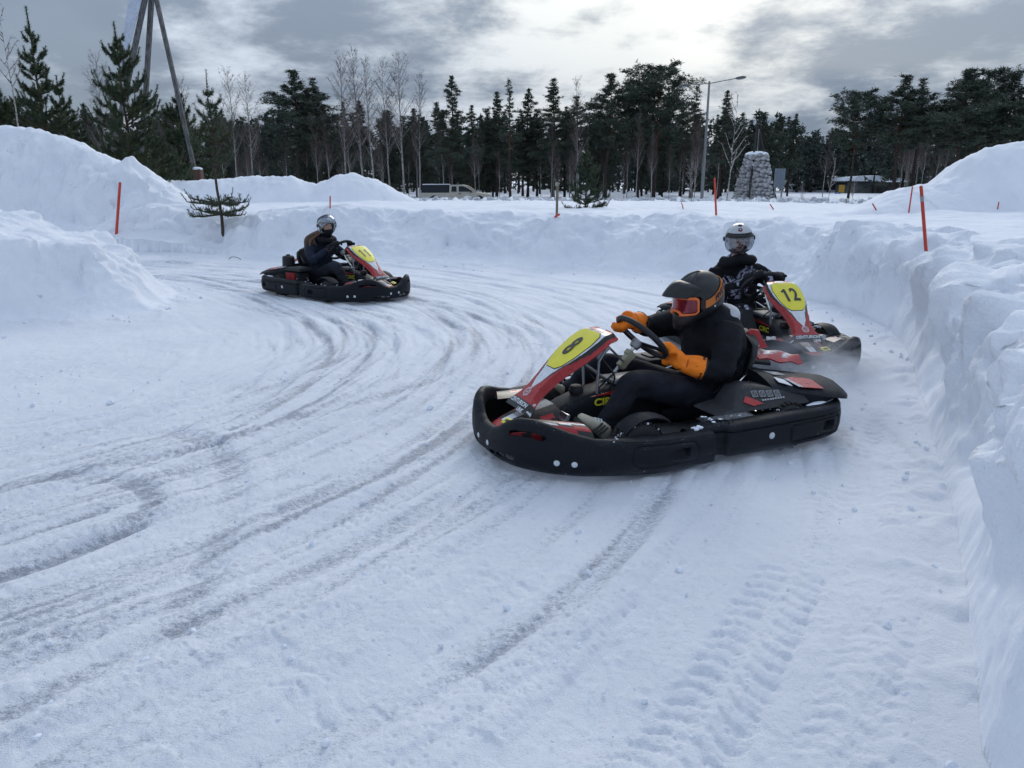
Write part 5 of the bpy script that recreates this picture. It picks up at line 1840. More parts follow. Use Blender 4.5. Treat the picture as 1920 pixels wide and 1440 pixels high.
def driver_12():
    p = make_body('person', dict(
        torso=[((-0.36, 0, 0.17), 0.175, 0.135), ((-0.38, -0.01, 0.32), 0.20, 0.15), ((-0.37, -0.03, 0.50), 0.225, 0.16), ((-0.34, -0.05, 0.67), 0.235, 0.155), ((-0.30, -0.06, 0.78), 0.215, 0.125), ((-0.26, -0.06, 0.86), 0.11, 0.095), ((-0.23, -0.06, 0.93), 0.07, 0.075)],
        arms=[[(-0.31, 0.12, 0.755), (-0.22, 0.22, 0.68), (-0.09, 0.275, 0.61), (0.01, 0.235, 0.66), (0.10, 0.17, 0.72)], [(-0.31, -0.25, 0.75), (-0.26, -0.32, 0.62), (-0.14, -0.33, 0.54), (-0.02, -0.24, 0.61), (0.10, -0.12, 0.70)]],
        legs=legs(0.32, 0.42, 0.24), top=M_hoodie, bottom=M_greypants, seed=14, fold=0.012, matf=lambda c: 1 if (c.x > -0.24 and c.z < 0.47) or c.z < 0.26 else 0))
    tag(p, 'person in printed black hoodie and white helmet with clear visor driving kart 12', 'person', 'kart drivers')
    H = frame_mat((-0.20, -0.105, 1.06), -20, 6, 3)
    make_head(p, H, False)
    jet_helmet(p, H, M_shell_wh, False, True)
    mb = MB(); limb(mb, [(-0.26, -0.23, 0.845), (-0.17, -0.19, 0.845), (-0.14, -0.09, 0.875), (-0.17, 0.03, 0.855), (-0.26, 0.07, 0.855)], [0.05, 0.05, 0.055, 0.05, 0.05], 12, 6)
    fuse(mb, 'hood', M_scarf, p, 0.010, 3, folds(7, 0.009))
    for sg, ang in ((1, 48), (-1, 122)):
        r, t = rim_at(ang)
        glove(p, 'glove', (r.x - 0.085, r.y + 0.03 * sg, r.z - 0.015), r, t, M_glove, sg)
        shoe(p, (0.575, 0.285 * sg, 0.185), (0.70, 0.285 * sg, 0.30), (-0.7, 0.15 * sg, 0.7), M_boot, False)
    seat_person(p, '12')
    return p


driver_8(); driver_11(); driver_12()

# ------------------------------------------------------------------ where things stand, read off the photograph
PITCH = R(15.2)


def ray(u, v):
    a = (u - 960) / 1400; b = (720 - v) / 1400
    return a, math.cos(PITCH) + b * math.sin(PITCH), -math.sin(PITCH) + b * math.cos(PITCH)


def at(u, v, y):
    """point at depth y whose direction is that of a photo pixel"""
    a, dy, dz = ray(u, v); t = y / dy
    return V3(a * t, y, CAM_H + dz * t)


def hit(u, v):
    """where the direction of a photo pixel meets the terrain"""
    a, dy, dz = ray(u, v); t = np.arange(2, 60, 0.03)
    z = base_height(a * t, dy * t)[0]
    k = np.argmax(CAM_H + dz * t < z)
    return V3(a * t[k], dy * t[k], float(z[k]))


# ------------------------------------------------------------------ trees
def leaf_mat(name, c1, c2):
    t = NT(name); co = t.coords('Object')
    t.set(color=t.mix(t.ramp(t.noise(1.6, 3, 0.6, co), 0.35, 0.65), c1, c2), rough=0.75, spec=0.2)
    return t.m


M_needle = leaf_mat('pine needles', (0.044, 0.060, 0.050), (0.074, 0.092, 0.064))
M_needle_y = leaf_mat('young pine needles', (0.050, 0.078, 0.052), (0.090, 0.118, 0.060))
M_needle_d = leaf_mat('spruce needles', (0.042, 0.056, 0.052), (0.062, 0.078, 0.064))
M_twig = simple('birch twigs', (0.095, 0.070, 0.064), 0.85, var=0.3)


def bark(name, lo, hi, z0, z1):
    t = NT(name); co = t.coords('Object')
    sp = t.node('ShaderNodeSeparateXYZ'); t.l.new(co, sp.inputs[0])
    n = t.noise(6, 5, 0.7, t.coords('Object', (2, 2, 0.5)))
    c = t.mix(t.ramp(sp.outputs[2], z0, z1), lo, hi)
    t.set(color=t.mix(t.ramp(n, 0.35, 0.65), c, tuple(x * 0.5 for x in lo)), rough=0.9, spec=0.1)
    t.bump(n, 0.5, 0.03)
    return t.m


M_pinebark = bark('pine bark', (0.060, 0.050, 0.046), (0.16, 0.075, 0.042), 3.5, 8)
M_youngbark = bark('young pine bark', (0.10, 0.08, 0.065), (0.11, 0.075, 0.05), 1, 4)


def birch_bark():
    t = NT('birch bark'); co = t.coords('Object', (3, 3, 9))
    n = t.noise(2.0, 4, 0.7, co)
    sp = t.node('ShaderNodeSeparateXYZ'); t.l.new(t.coords('Object'), sp.inputs[0])
    c = t.mix(t.ramp(n, 0.48, 0.62), (0.36, 0.34, 0.33), (0.05, 0.045, 0.045))
    c = t.mix(t.ramp(sp.outputs[2], 5.0, 9.5), c, (0.085, 0.07, 0.07))
    t.set(color=c, rough=0.8, spec=0.15)
    return t.m


M_birchbark = birch_bark()


def mesh_from(name, verts, faces, mat, smooth_=True):
    me = bpy.data.meshes.new(name); me.from_pydata([tuple(v) for v in verts], [], faces)
    me.materials.append(mat)
    if smooth_: me.shade_smooth()
    return me


class Blades:
    """needle blades gathered as tufts or along shoots, expanded to triangles in one go"""
    def __init__(s, seed):
        s.t, s.b, s.rs = [], [], np.random.RandomState(seed)

    def tuft(s, c, r, n, blade):
        s.t.append((c[0], c[1], c[2], r, n, blade))

    def shoot(s, pp, per_m, needle):
        for a, b in zip(pp[:-1], pp[1:]):
            s.b.append((*a, *b, max(1, int(per_m * (b - a).length)), needle))

    def mesh(s, name, mat):
        out = []
        if s.t:
            T = np.array(s.t); T = np.repeat(T, T[:, 4].astype(int), axis=0); n = len(T); rs = s.rs
            th = rs.uniform(0, 2 * math.pi, n); ph = rs.uniform(-0.9, 1.2, n)
            d = np.stack([np.cos(th) * np.cos(ph), np.sin(th) * np.cos(ph), np.sin(ph) * .75 + .25], 1)
            d /= np.linalg.norm(d, axis=1)[:, None]
            p = T[:, :3] + rs.normal(size=(n, 3)) * T[:, 3:4] * [.35, .35, .25]
            sd_ = np.cross(d, rs.normal(size=(n, 3))); sd_ /= np.linalg.norm(sd_, axis=1)[:, None] + 1e-9
            L = T[:, 3:4] * rs.uniform(.6, 1.3, (n, 1)); w = T[:, 5:6] * rs.uniform(.7, 1.4, (n, 1))
            out.append(np.stack([p - sd_ * w, p + sd_ * w, p + d * L], 1))
        if s.b:
            B = np.array(s.b); B = np.repeat(B, B[:, 6].astype(int), axis=0); n = len(B); rs = s.rs
            a, b = B[:, :3], B[:, 3:6]; ax = b - a; ax /= np.linalg.norm(ax, axis=1)[:, None] + 1e-9
            c = a + (b - a) * rs.rand(n, 1)
            sd_ = np.cross(ax, rs.normal(size=(n, 3))); sd_ /= np.linalg.norm(sd_, axis=1)[:, None] + 1e-9
            d = sd_ + ax * rs.uniform(.35, .9, (n, 1)); d /= np.linalg.norm(d, axis=1)[:, None]
            w = np.cross(d, ax); w /= np.linalg.norm(w, axis=1)[:, None] + 1e-9; w *= B[:, 7:8] * .10
            out.append(np.stack([c - w, c + w, c + d * B[:, 7:8] * rs.uniform(.7, 1.2, (n, 1))], 1))
        V = np.concatenate(out).reshape(-1, 3)
        return tri_mesh(name, V, np.arange(len(V)).reshape(-1, 3), mat)


def tri_mesh(name, V, F, mat):
    me = bpy.data.meshes.new(name); k = F.shape[1]
    me.vertices.add(len(V)); me.vertices.foreach_set('co', V.astype(np.float32).ravel())
    me.loops.add(F.size); me.loops.foreach_set('vertex_index', F.astype(np.int32).ravel())
    me.polygons.add(len(F)); me.polygons.foreach_set('loop_start', np.arange(0, F.size, k, dtype=np.int32))
    me.update(calc_edges=True); me.materials.append(mat)
    return me


def gen_pine(seed, h, cb, rmax, shape, nb, clump, dens, droop=0.0, conic=False):
    """pine: trunk with limbs, crown of needle tufts; returns two meshes"""
    rg = random.Random(seed); mb = MB(); bl = Blades(seed)
    pts = [V3(0, 0, -0.5)]; dx, dy = rg.uniform(-.02, .02), rg.uniform(-.02, .02)
    for i in range(1, 11):
        z = h * i / 10
        pts.append(V3(dx * z + 0.06 * math.sin(z * .5 + seed), dy * z + 0.05 * math.cos(z * .6 + seed), z))
    r0 = h * 0.0115
    mb.tube(pts, [r0 * (1.25 if i == 0 else 1 - 0.9 * i / 10) for i in range(11)], 8)
    tp = lambda z: pts[min(10, max(0, int(z / h * 10)))].lerp(pts[min(10, int(z / h * 10) + 1)], (z / h * 10) % 1) if z > 0 else pts[0]
    for b in range(nb):
        f = (b + rg.random()) / nb
        z = h * (cb + (1 - cb) * f ** 0.9)
        R_ = rmax * shape(f) * rg.uniform(0.6, 1.18)
        th = b * 2.4 + rg.uniform(-.5, .5)
        rise = (0.42 if not conic else 0.12) * f + rg.uniform(-.15, .15) - droop * (1 - f)
        base = tp(min(z, h * .985)); d = V3(math.cos(th), math.sin(th), rise)
        mid_ = base + d * (R_ * 0.5) - V3(0, 0, 0.04 * R_); tip = base + d * R_ + V3(0, 0, 0.10 * R_ * (1 if not conic else 0.3))
        rb = max(0.012, 0.03 * (1 - f) + 0.012) * h / 13
        mb.tube([base, mid_, tip], [rb, rb * .7, rb * .25], 4, caps=False)
        nt = max(3, int(dens * R_))
        for q in range(nt):
            g = 0.22 + 0.78 * math.sqrt(rg.random())
            c = base.lerp(mid_, g * 2) if g < .5 else mid_.lerp(tip, g * 2 - 1)
            spread = 0.26 * R_ * (0.4 + 0.6 * g)
            c = c + V3(rg.gauss(0, spread * .55), rg.gauss(0, spread * .55), rg.gauss(0.04, spread * .28))
            bl.tuft(c, clump * rg.uniform(.7, 1.25), 9, clump * 0.13)
    for q in range(10):                                       # leader
        bl.tuft(tp(h * .93) + V3(rg.gauss(0, .05), rg.gauss(0, .05), rg.uniform(-.2, h * .075)), clump * .8, 6, clump * .12)
    for q in range(rg.randint(9, 16)):                        # dead limbs below the crown
        z = h * rg.uniform(0.12, cb + .05); th = rg.uniform(0, 6.28); L = rg.uniform(.5, 1.9)
        b_ = tp(z); mb.tube([b_, b_ + V3(math.cos(th) * L * .6, math.sin(th) * L * .6, rg.uniform(-.25, .1) * L), b_ + V3(math.cos(th) * L, math.sin(th) * L, rg.uniform(-.3, .25) * L)], [0.022, 0.014, 0.006], 3, caps=False)
    tm = bpy.data.meshes.new('pine_trunk'); tm.from_pydata(mb.v, [], mb.f); tm.materials.append(M_pinebark); tm.shade_smooth()
    cm = bl.mesh('pine_crown', M_needle)
    return tm, cm


def gen_birch(seed, h, spread=0.16, twigs=1.0):
    rg = random.Random(seed); mb = MB(); vs, fs = [], []
    pts = [V3(0, 0, -0.4)]; p = V3(0, 0, 0); lean = V3(rg.uniform(-.05, .05), rg.uniform(-.05, .05), 1)
    n = 12
    for i in range(n):
        p = p + (lean + V3(rg.uniform(-.05, .05), rg.uniform(-.05, .05), 0)) * (h / n); pts.append(p.copy())
    r0 = h * 0.0085
    mb.tube(pts, [r0 * (1.2 if i == 0 else max(0.06, 1 - i / n)) for i in range(len(pts))], 7)

    def strip(pp, w0):
        """thin two-sided twig"""
        for a, b in zip(pp[:-1], pp[1:]):
            d = (b - a)
            s = d.cross(V3(rg.uniform(-1, 1), rg.uniform(-1, 1), rg.uniform(-.3, .3))).normalized() * w0
            k = len(vs); vs.extend([a - s, a + s, b + s * .6, b - s * .6]); fs.append((k, k + 1, k + 2, k + 3)); w0 *= .75
    nb = int(34 * twigs)
    for b in range(nb):
        f = 0.32 + 0.66 * (b + rg.random()) / nb
        i = int(f * n); base = pts[min(n, i)].lerp(pts[min(n, i + 1)], f * n - i)
        th = rg.uniform(0, 6.28); L = h * spread * (1.25 - f) * rg.uniform(.7, 1.5) + .3
        d = V3(math.cos(th), math.sin(th), rg.uniform(.9, 1.7)).normalized()
        q1 = base + d * L * .5; q2 = base + (d + V3(0, 0, .12)) * L; q3 = q2 + V3(d.x * .25, d.y * .25, 0.05) * L
        w = 0.018 * (1.3 - f) + .006
        mb.tube([base, q1, q2, q3], [w, w * .7, w * .4, w * .15], 4, caps=False)
        for t in range(int(9 * twigs)):
            g = rg.uniform(.25, 1); c = base.lerp(q1, g * 2) if g < .5 else q1.lerp(q2, g * 2 - 1)
            dd = (d * .5 + V3(rg.gauss(0, .6), rg.gauss(0, .6), rg.uniform(-.1, .7))).normalized() * rg.uniform(.3, .9) * L * .5
            e = c + dd
            strip([c, c + dd * .5, e, e + V3(dd.x * .2, dd.y * .2, -0.14 * L * rg.random())], 0.0085)
            for _ in range(3):
                g2_ = rg.random(); c2 = c.lerp(e, g2_); e2 = c2 + V3(rg.gauss(0, .12), rg.gauss(0, .12), rg.uniform(-.16, .16)) * L * .8
                strip([c2, e2], 0.0055)
    tm = bpy.data.meshes.new('birch_trunk'); tm.from_pydata(mb.v, [], mb.f); tm.materials.append(M_birchbark); tm.shade_smooth()
    cm = mesh_from('birch_crown', vs, fs, M_twig, False)
    return tm, cm


def gen_young_pine(seed, h, base_f, rmax, whorls, needle=0.075, gap=None, dens=1.0, lead=0.16):
    """open young pine with bottle-brush shoots that turn upwards at their ends"""
    rg = random.Random(seed); mb = MB(); bl = Blades(seed)
    brush = lambda pp, n: bl.shoot(pp, n * dens * 0.75, needle)
    trunk = [V3(0.02 * math.sin(i * 1.3 + seed), 0.02 * math.cos(i + seed), -0.3 + (h + .3) * i / 12) for i in range(13)]
    mb.tube(trunk, [h * 0.012 * (1 - 0.85 * i / 12) for i in range(13)], 7)
    brush([V3(0, 0, h * (1 - lead)), V3(0, 0, h)], 420)
    for w in range(whorls):
        f = w / max(1, whorls - 1)
        if gap and gap[0] < f < gap[1]: continue
        z = h * (base_f + (1 - lead - base_f) * f)
        Rw = rmax * (1 - f) ** 0.75 + 0.16 * h * .3
        nbr = rg.randint(6, 8)
        for b in range(nbr):
            th = b * 6.283 / nbr + w * .7 + rg.uniform(-.3, .3); L = Rw * rg.uniform(.6, 1.15)
            up = 0.45 + 0.9 * f + rg.uniform(-.2, .2)
            if gap and f < .15: up = rg.uniform(-.25, .3); L *= rg.uniform(.6, 1.3)
            d = V3(math.cos(th), math.sin(th), up * .6).normalized(); b0 = V3(0, 0, z + (0 if gap else rg.uniform(-.4, .4) * h * (1 - lead - base_f) / whorls))
            p1 = b0 + d * L * .5; p2 = b0 + d * L * .85 + V3(0, 0, .05 * L); p3 = p2 + V3(d.x * .15, d.y * .15, .22 + .2 * f) * L
            r_ = h * .0035 * (1.3 - f)
            mb.tube([b0, p1, p2, p3], [r_ * 1.6, r_ * 1.2, r_ * .8, r_ * .4], 4, caps=False)
            brush([b0.lerp(p1, .45), p1, p2, p3], 330)
            for q in range(rg.randint(5, 9)):
                g = rg.uniform(.25, .97); c = b0.lerp(p1, g / .5) if g < .5 else p1.lerp(p2, (g - .5) / .5)
                side = Quaternion(V3(0, 0, 1), rg.choice((-1, 1)) * rg.uniform(.5, 1.0)) @ V3(d.x, d.y, 0)
                l2 = L * rg.uniform(.22, .42) * (1.2 - .4 * g); m = c + (side + V3(0, 0, .15)) * l2 * .6; e = m + (side * .3 + V3(0, 0, .5 + .3 * f)) * l2 * .7
                mb.tube([c, m, e], [r_ * .7, r_ * .5, r_ * .25], 3, caps=False); brush([c, m, e], 330)
    tm = bpy.data.meshes.new('young_pine_trunk'); tm.from_pydata(mb.v, [], mb.f); tm.materials.append(M_youngbark); tm.shade_smooth()
    cm = bl.mesh('young_pine_crown', M_needle_y)
    return tm, cm


def place_tree(name, meshes, loc, scale, rz, label, cat, group=None, sx=1.0):
    t = empty(name, loc, rz); t.scale = (scale * sx, scale * sx, scale)
    for nm, me in zip(('trunk', 'crown'), meshes):
        link(nm, me, t)
    tag(t, label, cat, group)
    return t


conic = lambda f: max(0.03, (1 - f) ** 0.85 * (0.8 + 0.35 * math.sin(f * 17)))
roundc = lambda f: max(0.12, math.sin(min(1, f * 0.93 + 0.22) * math.pi) ** 0.7)
flatc = lambda f: max(0.2, (0.55 + 0.45 * math.sin(f * 2.6)) * (1 - f ** 6 * .6))
PINES = [gen_pine(1, 13, 0.42, 2.3, roundc, 60, 0.27, 22.0), gen_pine(2, 13, 0.34, 2.0, conic, 70, 0.24, 24.0, 0.1, True), gen_pine(3, 13, 0.52, 2.9, flatc, 52, 0.27, 21.0),
         gen_pine(4, 13, 0.30, 2.2, conic, 66, 0.25, 22.0, 0.05, True), gen_pine(5, 13, 0.46, 1.9, roundc, 46, 0.26, 19.0), gen_pine(6, 13, 0.5, 1.5, conic, 40, 0.23, 16.0, 0.1, True),
         gen_pine(7, 13, 0.08, 2.3, conic, 90, 0.28, 20.0, 0.15, True),
         gen_pine(8, 13, 0.12, 2.5, roundc, 70, 0.28, 20.0), gen_pine(9, 13, 0.38, 2.2, flatc, 44, 0.26, 20.0, 0.1), gen_pine(10, 13, 0.08, 1.7, conic, 76, 0.26, 20.0, 0.25, True)]
BIRCHES = [gen_birch(11, 13, 0.17, 1.3), gen_birch(12, 13, 0.15, 1.3), gen_birch(13, 13, 0.19, 1.3), gen_birch(14, 13, 0.14, 1.3)]
rt = random.Random(77)


def tree_at(kind, idx, u, vtop, dist, label, name, cat, group, sx=1.0):
    """stands a copy so that its top reaches vtop"""
    top = at(u, vtop, dist); g = ground_z(top.x, dist)
    h = top.z - g
    return place_tree(name, (PINES if kind == 'p' else BIRCHES)[idx], (top.x, dist, g - 0.05), h / 13, rt.uniform(0, 6.28), label, cat, group, sx * (1.18 if kind == 'p' else 1))


NAMED = [  # kind, prototype, u, top v, distance, width factor, label
    ('p', 0, 545, 131, 74, 1.35, 'broad dark pine left of the tall birches, bushy to its base'),
    ('p', 4, 590, 146, 76, 1.1, 'dark pine leaning on the broad pine, just left of the birches'),
    ('p', 3, 843, 141, 70, 1.05, 'tall pine standing alone above the parked pickup'),
    ('p', 1, 880, 196, 74, 1.0, 'shorter pointed pine right of the lone pine above the pickup'),
    ('p', 1, 930, 170, 76, 1.1, 'bluish pointed pine left of the slim bare-trunked pine'),
    ('p', 5, 957, 148, 68, 0.9, 'slim pine with a long bare trunk and snowy twigs'),
    ('p', 3, 990, 164, 78, 1.1, 'cone-shaped pine right of the slim bare-trunked pine'),
    ('p', 1, 1040, 147, 74, 1.3, 'full cone-shaped pine with a sharp top at the forest middle'),
    ('p', 4, 1085, 180, 80, 1.2, 'low bushy pine left of the round-crowned pine'),
    ('p', 0, 1142, 138, 72, 1.15, 'round-crowned pine at the forest middle'),
    ('p', 2, 1236, 131, 72, 1.15, 'broad flat-crowned pine left of the street lamp'),
    ('p', 2, 1205, 158, 76, 0.9, 'pine half hidden behind the broad flat-crowned pine'),
    ('p', 5, 1307, 160, 74, 1.2, 'narrow open pine just left of the street lamp'),
    ('p', 1, 1360, 168, 70, 0.95, 'pointed pine standing alone right of the street lamp'),
    ('p', 3, 1462, 212, 84, 1.0, 'left pine of the small pair right of the stone cairn'),
    ('p', 1, 1490, 212, 85, 0.9, 'right pine of the small pair right of the stone cairn'),
    ('p', 2, 1612, 178, 62, 1.0, 'sparse crooked pine above the grey shed'),
    ('p', 0, 1702, 140, 60, 1.25, 'tall dense pine left of the right snow mound'),
    ('p', 4, 1738, 146, 62, 1.2, 'open-topped pine between the two tall dense pines on the right'),
    ('p', 0, 1818, 131, 58, 1.35, 'tallest dense pine above the right snow mound'),
    ('p', 2, 1856, 140, 60, 1.1, 'flat-topped pine above the right snow mound'),
    ('p', 0, 1905, 137, 58, 1.3, 'dense pine cut by the right edge of the picture'),
    ('b', 0, 636, 106, 66, 0.95, 'leftmost of the tall bare birches behind the middle mound'),
    ('b', 1, 668, 95, 70, 1.0, 'tallest bare birch behind the middle mound'),
    ('b', 3, 692, 114, 66, 0.9, 'bare birch right beside the tallest birch'),
    ('b', 2, 722, 122, 72, 0.9, 'thin bare birch between the two tall birch clumps'),
    ('b', 0, 748, 106, 68, 1.05, 'broad bare birch left of the pickup'),
    ('b', 1, 781, 140, 70, 0.9, 'rightmost bare birch of the row, nearest the pickup'),
    ('b', 2, 425, 138, 64, 0.9, 'left of the two bare birches right of the small young pine'),
    ('b', 0, 457, 143, 62, 1.0, 'right of the two bare birches right of the small young pine'),
    ('b', 3, 1090, 150, 70, 0.9, 'bare birch behind the young pine in the field'),
    ('b', 1, 1200, 200, 60, 0.6, 'thin pale birch trunk left of the broad flat-crowned pine'),
    ('b', 3, 1228, 235, 62, 0.6, 'thin pale birch trunk under the broad flat-crowned pine'),
    ('b', 1, 1555, 245, 80, 0.8, 'small bare birch in the gap above the bus'),
    ('b', 2, 172, 108, 46, 0.8, 'bare birch behind the young pine on the left'),
    ('b', 0, 338, 150, 56, 0.8, 'small bare birch right of the leaning timber tripod'),
]
for kind, idx, u, v, D, sx, lab in NAMED:
    tree_at(kind, idx, u, v, D, lab, 'pine_tree' if kind == 'p' else 'birch_tree', 'tree', 'trees along the edge of the forest', sx)
# the ranks behind them, told apart by the landmark they stand beyond
MARKS = [(-400, 'the left picture edge'), (48, 'the young pine with the tall leader'), (213, 'the bushy young pine'), (362, 'the tripod foot'), (545, 'the broad dark pine'), (668, 'the tallest birch'), (790, 'the tail of the pickup'), (957, 'the slim bare-trunked pine'), (1102, 'the young pine in the field'), (1235, 'the broad flat-crowned pine'), (1320, 'the street lamp'), (1411, 'the stone cairn'), (1500, 'the coach front'), (1612, 'the grey shed'), (1730, 'the banded stake'), (1818, 'the tallest right-hand pine')]
NTH = ['first', 'second', 'third', 'fourth', 'fifth', 'sixth', 'seventh', 'eighth', 'ninth', 'tenth', 'eleventh', 'twelfth', 'thirteenth', 'fourteenth', 'fifteenth', 'sixteenth']


def nth_labels(us, what):
    out, cnt = [], {}
    for u in us:
        m = [k for k in range(len(MARKS)) if MARKS[k][0] <= u][-1]
        out.append('%s %s right of %s' % (NTH[cnt.get(m, 0)], what, MARKS[m][1])); cnt[m] = cnt.get(m, 0) + 1
    return out


for row, (D0, v0, v1, n, grp, lab) in enumerate(((82, 185, 232, 48, 'second rank of forest pines', 'second-rank dark pine'), (98, 192, 240, 52, 'third rank of forest pines', 'third-rank dark pine'))):
    us = [-60 + 2040 * (i + rt.uniform(.1, .9)) / n for i in range(n)]
    for u, lb in zip(us, nth_labels(us, lab)):
        v = rt.uniform(v0, v1); De = D0
        if 1468 < u < 1690: De = 128 + 4 * row
        if 1480 < u < 1590: v = max(v, 255 + rt.uniform(0, 20))
        if 420 < u < 480 or 1400 < u < 1450: v += 25
        tree_at('p', rt.choice((6, 7, 9, 7, 6, 9, 3, 8)), u, v, De + rt.uniform(-6, 6), lb, 'pine_tree', 'tree', grp, rt.uniform(0.9, 1.25))
us = sorted([rt.uniform(250, 1460) for _ in range(60)] + [rt.uniform(1690, 1800) for _ in range(10)])   # thin birches and brush in the forest edge
for u, lb in zip(us, nth_labels(us, 'thin bare forest-foot birch')):
    tree_at('b', rt.randrange(4), u, rt.uniform(205, 300), rt.uniform(60, 80), lb, 'birch_tree', 'tree', 'birch saplings at the forest foot', rt.uniform(.6, 1))
# far dark wood closing the view: one mass of crowns and trunks
def far_wood():
    rg = random.Random(5); bl = Blades(5); vs = []
    N = 560
    A = np.array([R(-46 + 92 * rg.random()) for _ in range(N)]); D = np.array([rg.uniform(112, 150) for _ in range(N)])
    X, Y = D * np.sin(A), D * np.cos(A); G = base_height(X, Y)[0]
    for x, y, g in zip(X, Y, G):
        h = rg.uniform(8.0, 11.5) * (0.8 if 0.36 < x / y < 0.46 else 1); r = rg.uniform(1.6, 2.6); w = 0.15
        vs += [(x - w, y, g - .3), (x + w, y, g - .3), (x, y, g + h * .7)]
        for q in range(80):
            f = rg.random() ** .8; rr_ = r * (1 - f) ** .8 + .15; th = rg.uniform(0, 6.28); rad_ = rr_ * math.sqrt(rg.random())
            bl.tuft((x + rad_ * math.cos(th), y + rad_ * math.sin(th), g + h * (0.03 + 0.97 * f)), 0.55, 3, 0.19)
    me = bl.mesh('forest', M_needle_d)
    o = link('forest', me); tag(o, 'dark distant pine wood closing the view behind the trees', 'forest', kind='stuff')
    V = np.array(vs); t = link('forest_trunks', tri_mesh('forest_trunks', V, np.arange(len(V)).reshape(-1, 3), M_pinebark), o)


far_wood()
# young pines on the left and in the field
yp = [(gen_young_pine(31, 6.2, 0.10, 1.15, 9, 0.11, lead=.17), 'young_pine_tree', at(48, 12, 27), 6.2, 'young pine with a tall bare leader at the left edge'),
      (gen_young_pine(32, 6.2, 0.04, 1.75, 12, 0.11, lead=.13), 'young_pine_tree', at(213, 42, 26), 6.2, 'bushy young pine behind the left snow mound beside the timber tripod'),
      (gen_young_pine(36, 5.0, 0.05, 1.2, 9, 0.11, lead=.13), 'young_pine_tree', at(105, 142, 30), 5.0, 'smaller young pine between the two young pines on the left'),
      (gen_young_pine(33, 3.45, 0.12, 0.72, 11, 0.075, (0.12, 0.34), 0.42, lead=.16), 'young_pine_tree', at(386, 131, 17.3), 3.45, 'slender young pine with bare lower trunk right of the left mound'),
      (gen_young_pine(34, 1.85, 0.06, 0.55, 8, 0.06, lead=.2), 'young_pine_tree', at(1102, 262, 19.4), 1.85, 'small young pine standing in the snowfield beside a stake')]
for me, nm, top, h, lab in yp:
    g = top.z - h
    place_tree(nm, me, (top.x, top.y, g), 1.0, rt.uniform(0, 6), lab, 'tree', 'young pines in the snow')
more = gen_young_pine(35, 5.0, 0.03, 1.9, 10, 0.13, lead=.12)
for u, v, D, lab in ((-10, 150, 29, 'dark young pine cut by the left edge of the picture'), (290, 245, 31, 'low dark young pine at the foot of the timber tripod'), (330, 165, 44, 'dark young pine right of the leaning tripod leg'), (150, 235, 31, 'low dark young pine behind the crest of the left mound')):
    top = at(u, v, D); g = ground_z(top.x, D)
    place_tree('young_pine_tree', more, (top.x, D, g), (top.z - g) / 5.0, rt.uniform(0, 6), lab, 'tree', 'young pines in the snow', 1.1)
sapl = [gen_birch(21, 3.2, 0.16, 0.55), gen_birch(22, 3.2, 0.12, 0.4)]
for i, (u, vb, vt, D, lab) in enumerate(((1296, 388, 300, 27, 'bare birch sapling in front of the street lamp post'), (1362, 388, 186, 30, 'tallest bare birch sapling left of the stone cairn'), (1382, 388, 305, 26, 'bare birch sapling against the left side of the cairn'), (1412, 388, 320, 26, 'short bare birch sapling in front of the cairn'), (1502, 386, 338, 27, 'small bare sapling left in front of the bus'), (1551, 388, 290, 28, 'bare sapling in front of the middle of the bus'), (1597, 386, 330, 30, 'bare sapling in front of the grey shed'), (34, 235, 20, 24, 'pale thin birch on the crest of the left mound'))):
    b, t = at(u, vb, D), at(u, vt, D)
    place_tree('birch_sapling', sapl[i % 2], (b.x, D, b.z - .1), (t.z - b.z) / 3.2, i * 1.3, lab, 'sapling', 'bare birch saplings', 0.9)

# ------------------------------------------------------------------ timber tripod tower (left)
M_timber = bark('weathered timber', (0.15, 0.15, 0.155), (0.17, 0.17, 0.175), 0, 10)
M_board = simple('pale painted board', (0.46, 0.52, 0.62), 0.6)
tw = empty('timber_tripod', (-17.0, 38, -0.4))
apex = V3(0.45, 0, 10.9)
def beam(pts, w, name, mat, parent):
    mb = MB(); a, b = V3(*pts[0]), V3(*pts[1]); d = (b - a).normalized(); s = d.cross(V3(0, 1, 0)).normalized() * w; t = d.cross(s).normalized() * w
    mb.loft([[p + s + t, p - s + t, p - s - t, p + s - t] for p in (a, b)], True, True); return mb.build(name, mat, parent, angle=30)
beam([(1.95, -0.4, 0), apex], 0.085, 'leg', M_timber, tw); beam([(-3.3, -0.6, 0), apex + V3(-0.1, -.1, 0)], 0.095, 'leg', M_timber, tw); beam([(-2.4, 1.6, 0), apex + V3(-.05, .15, 0)], 0.095, 'leg', M_timber, tw)
mb = MB(); mb.prism([(0.30, -0.25, 10.9), (-0.35, -0.3, 10.8), (-1.35, -0.5, 7.1), (-1.22, -0.5, 6.95), (-0.15, -0.3, 9.6)], (0, -1, 0), 0.06); mb.build('face_board', M_board, tw)
mb = MB(); mb.box((0.45, 0, 10.95), (0.5, 0.5, 0.3)); mb.build('head_block', M_timber, tw)
tag(tw, 'tall leaning timber tripod with a pale board, behind the left mound', 'tripod')
bp = empty('brick_pillar', tuple(at(371, 330, 34).xy) + (0.0,))
mb = MB(); mb.box((0, 0, 1.05), (0.40, 0.4, 2.1)); mb.build('shaft', simple('red brown brick', (0.10, 0.05, 0.042), 0.85, var=.3, vscale=20, bump=.4), bp)
mb = MB(); mb.ellip((0, 0, 2.12), (0.23, 0.22, 0.08), 14, 8); mb.build('snow_cap', M_snowlump, bp)
tag(bp, 'red-brown pillar capped with snow at the foot of the timber tripod', 'pillar')

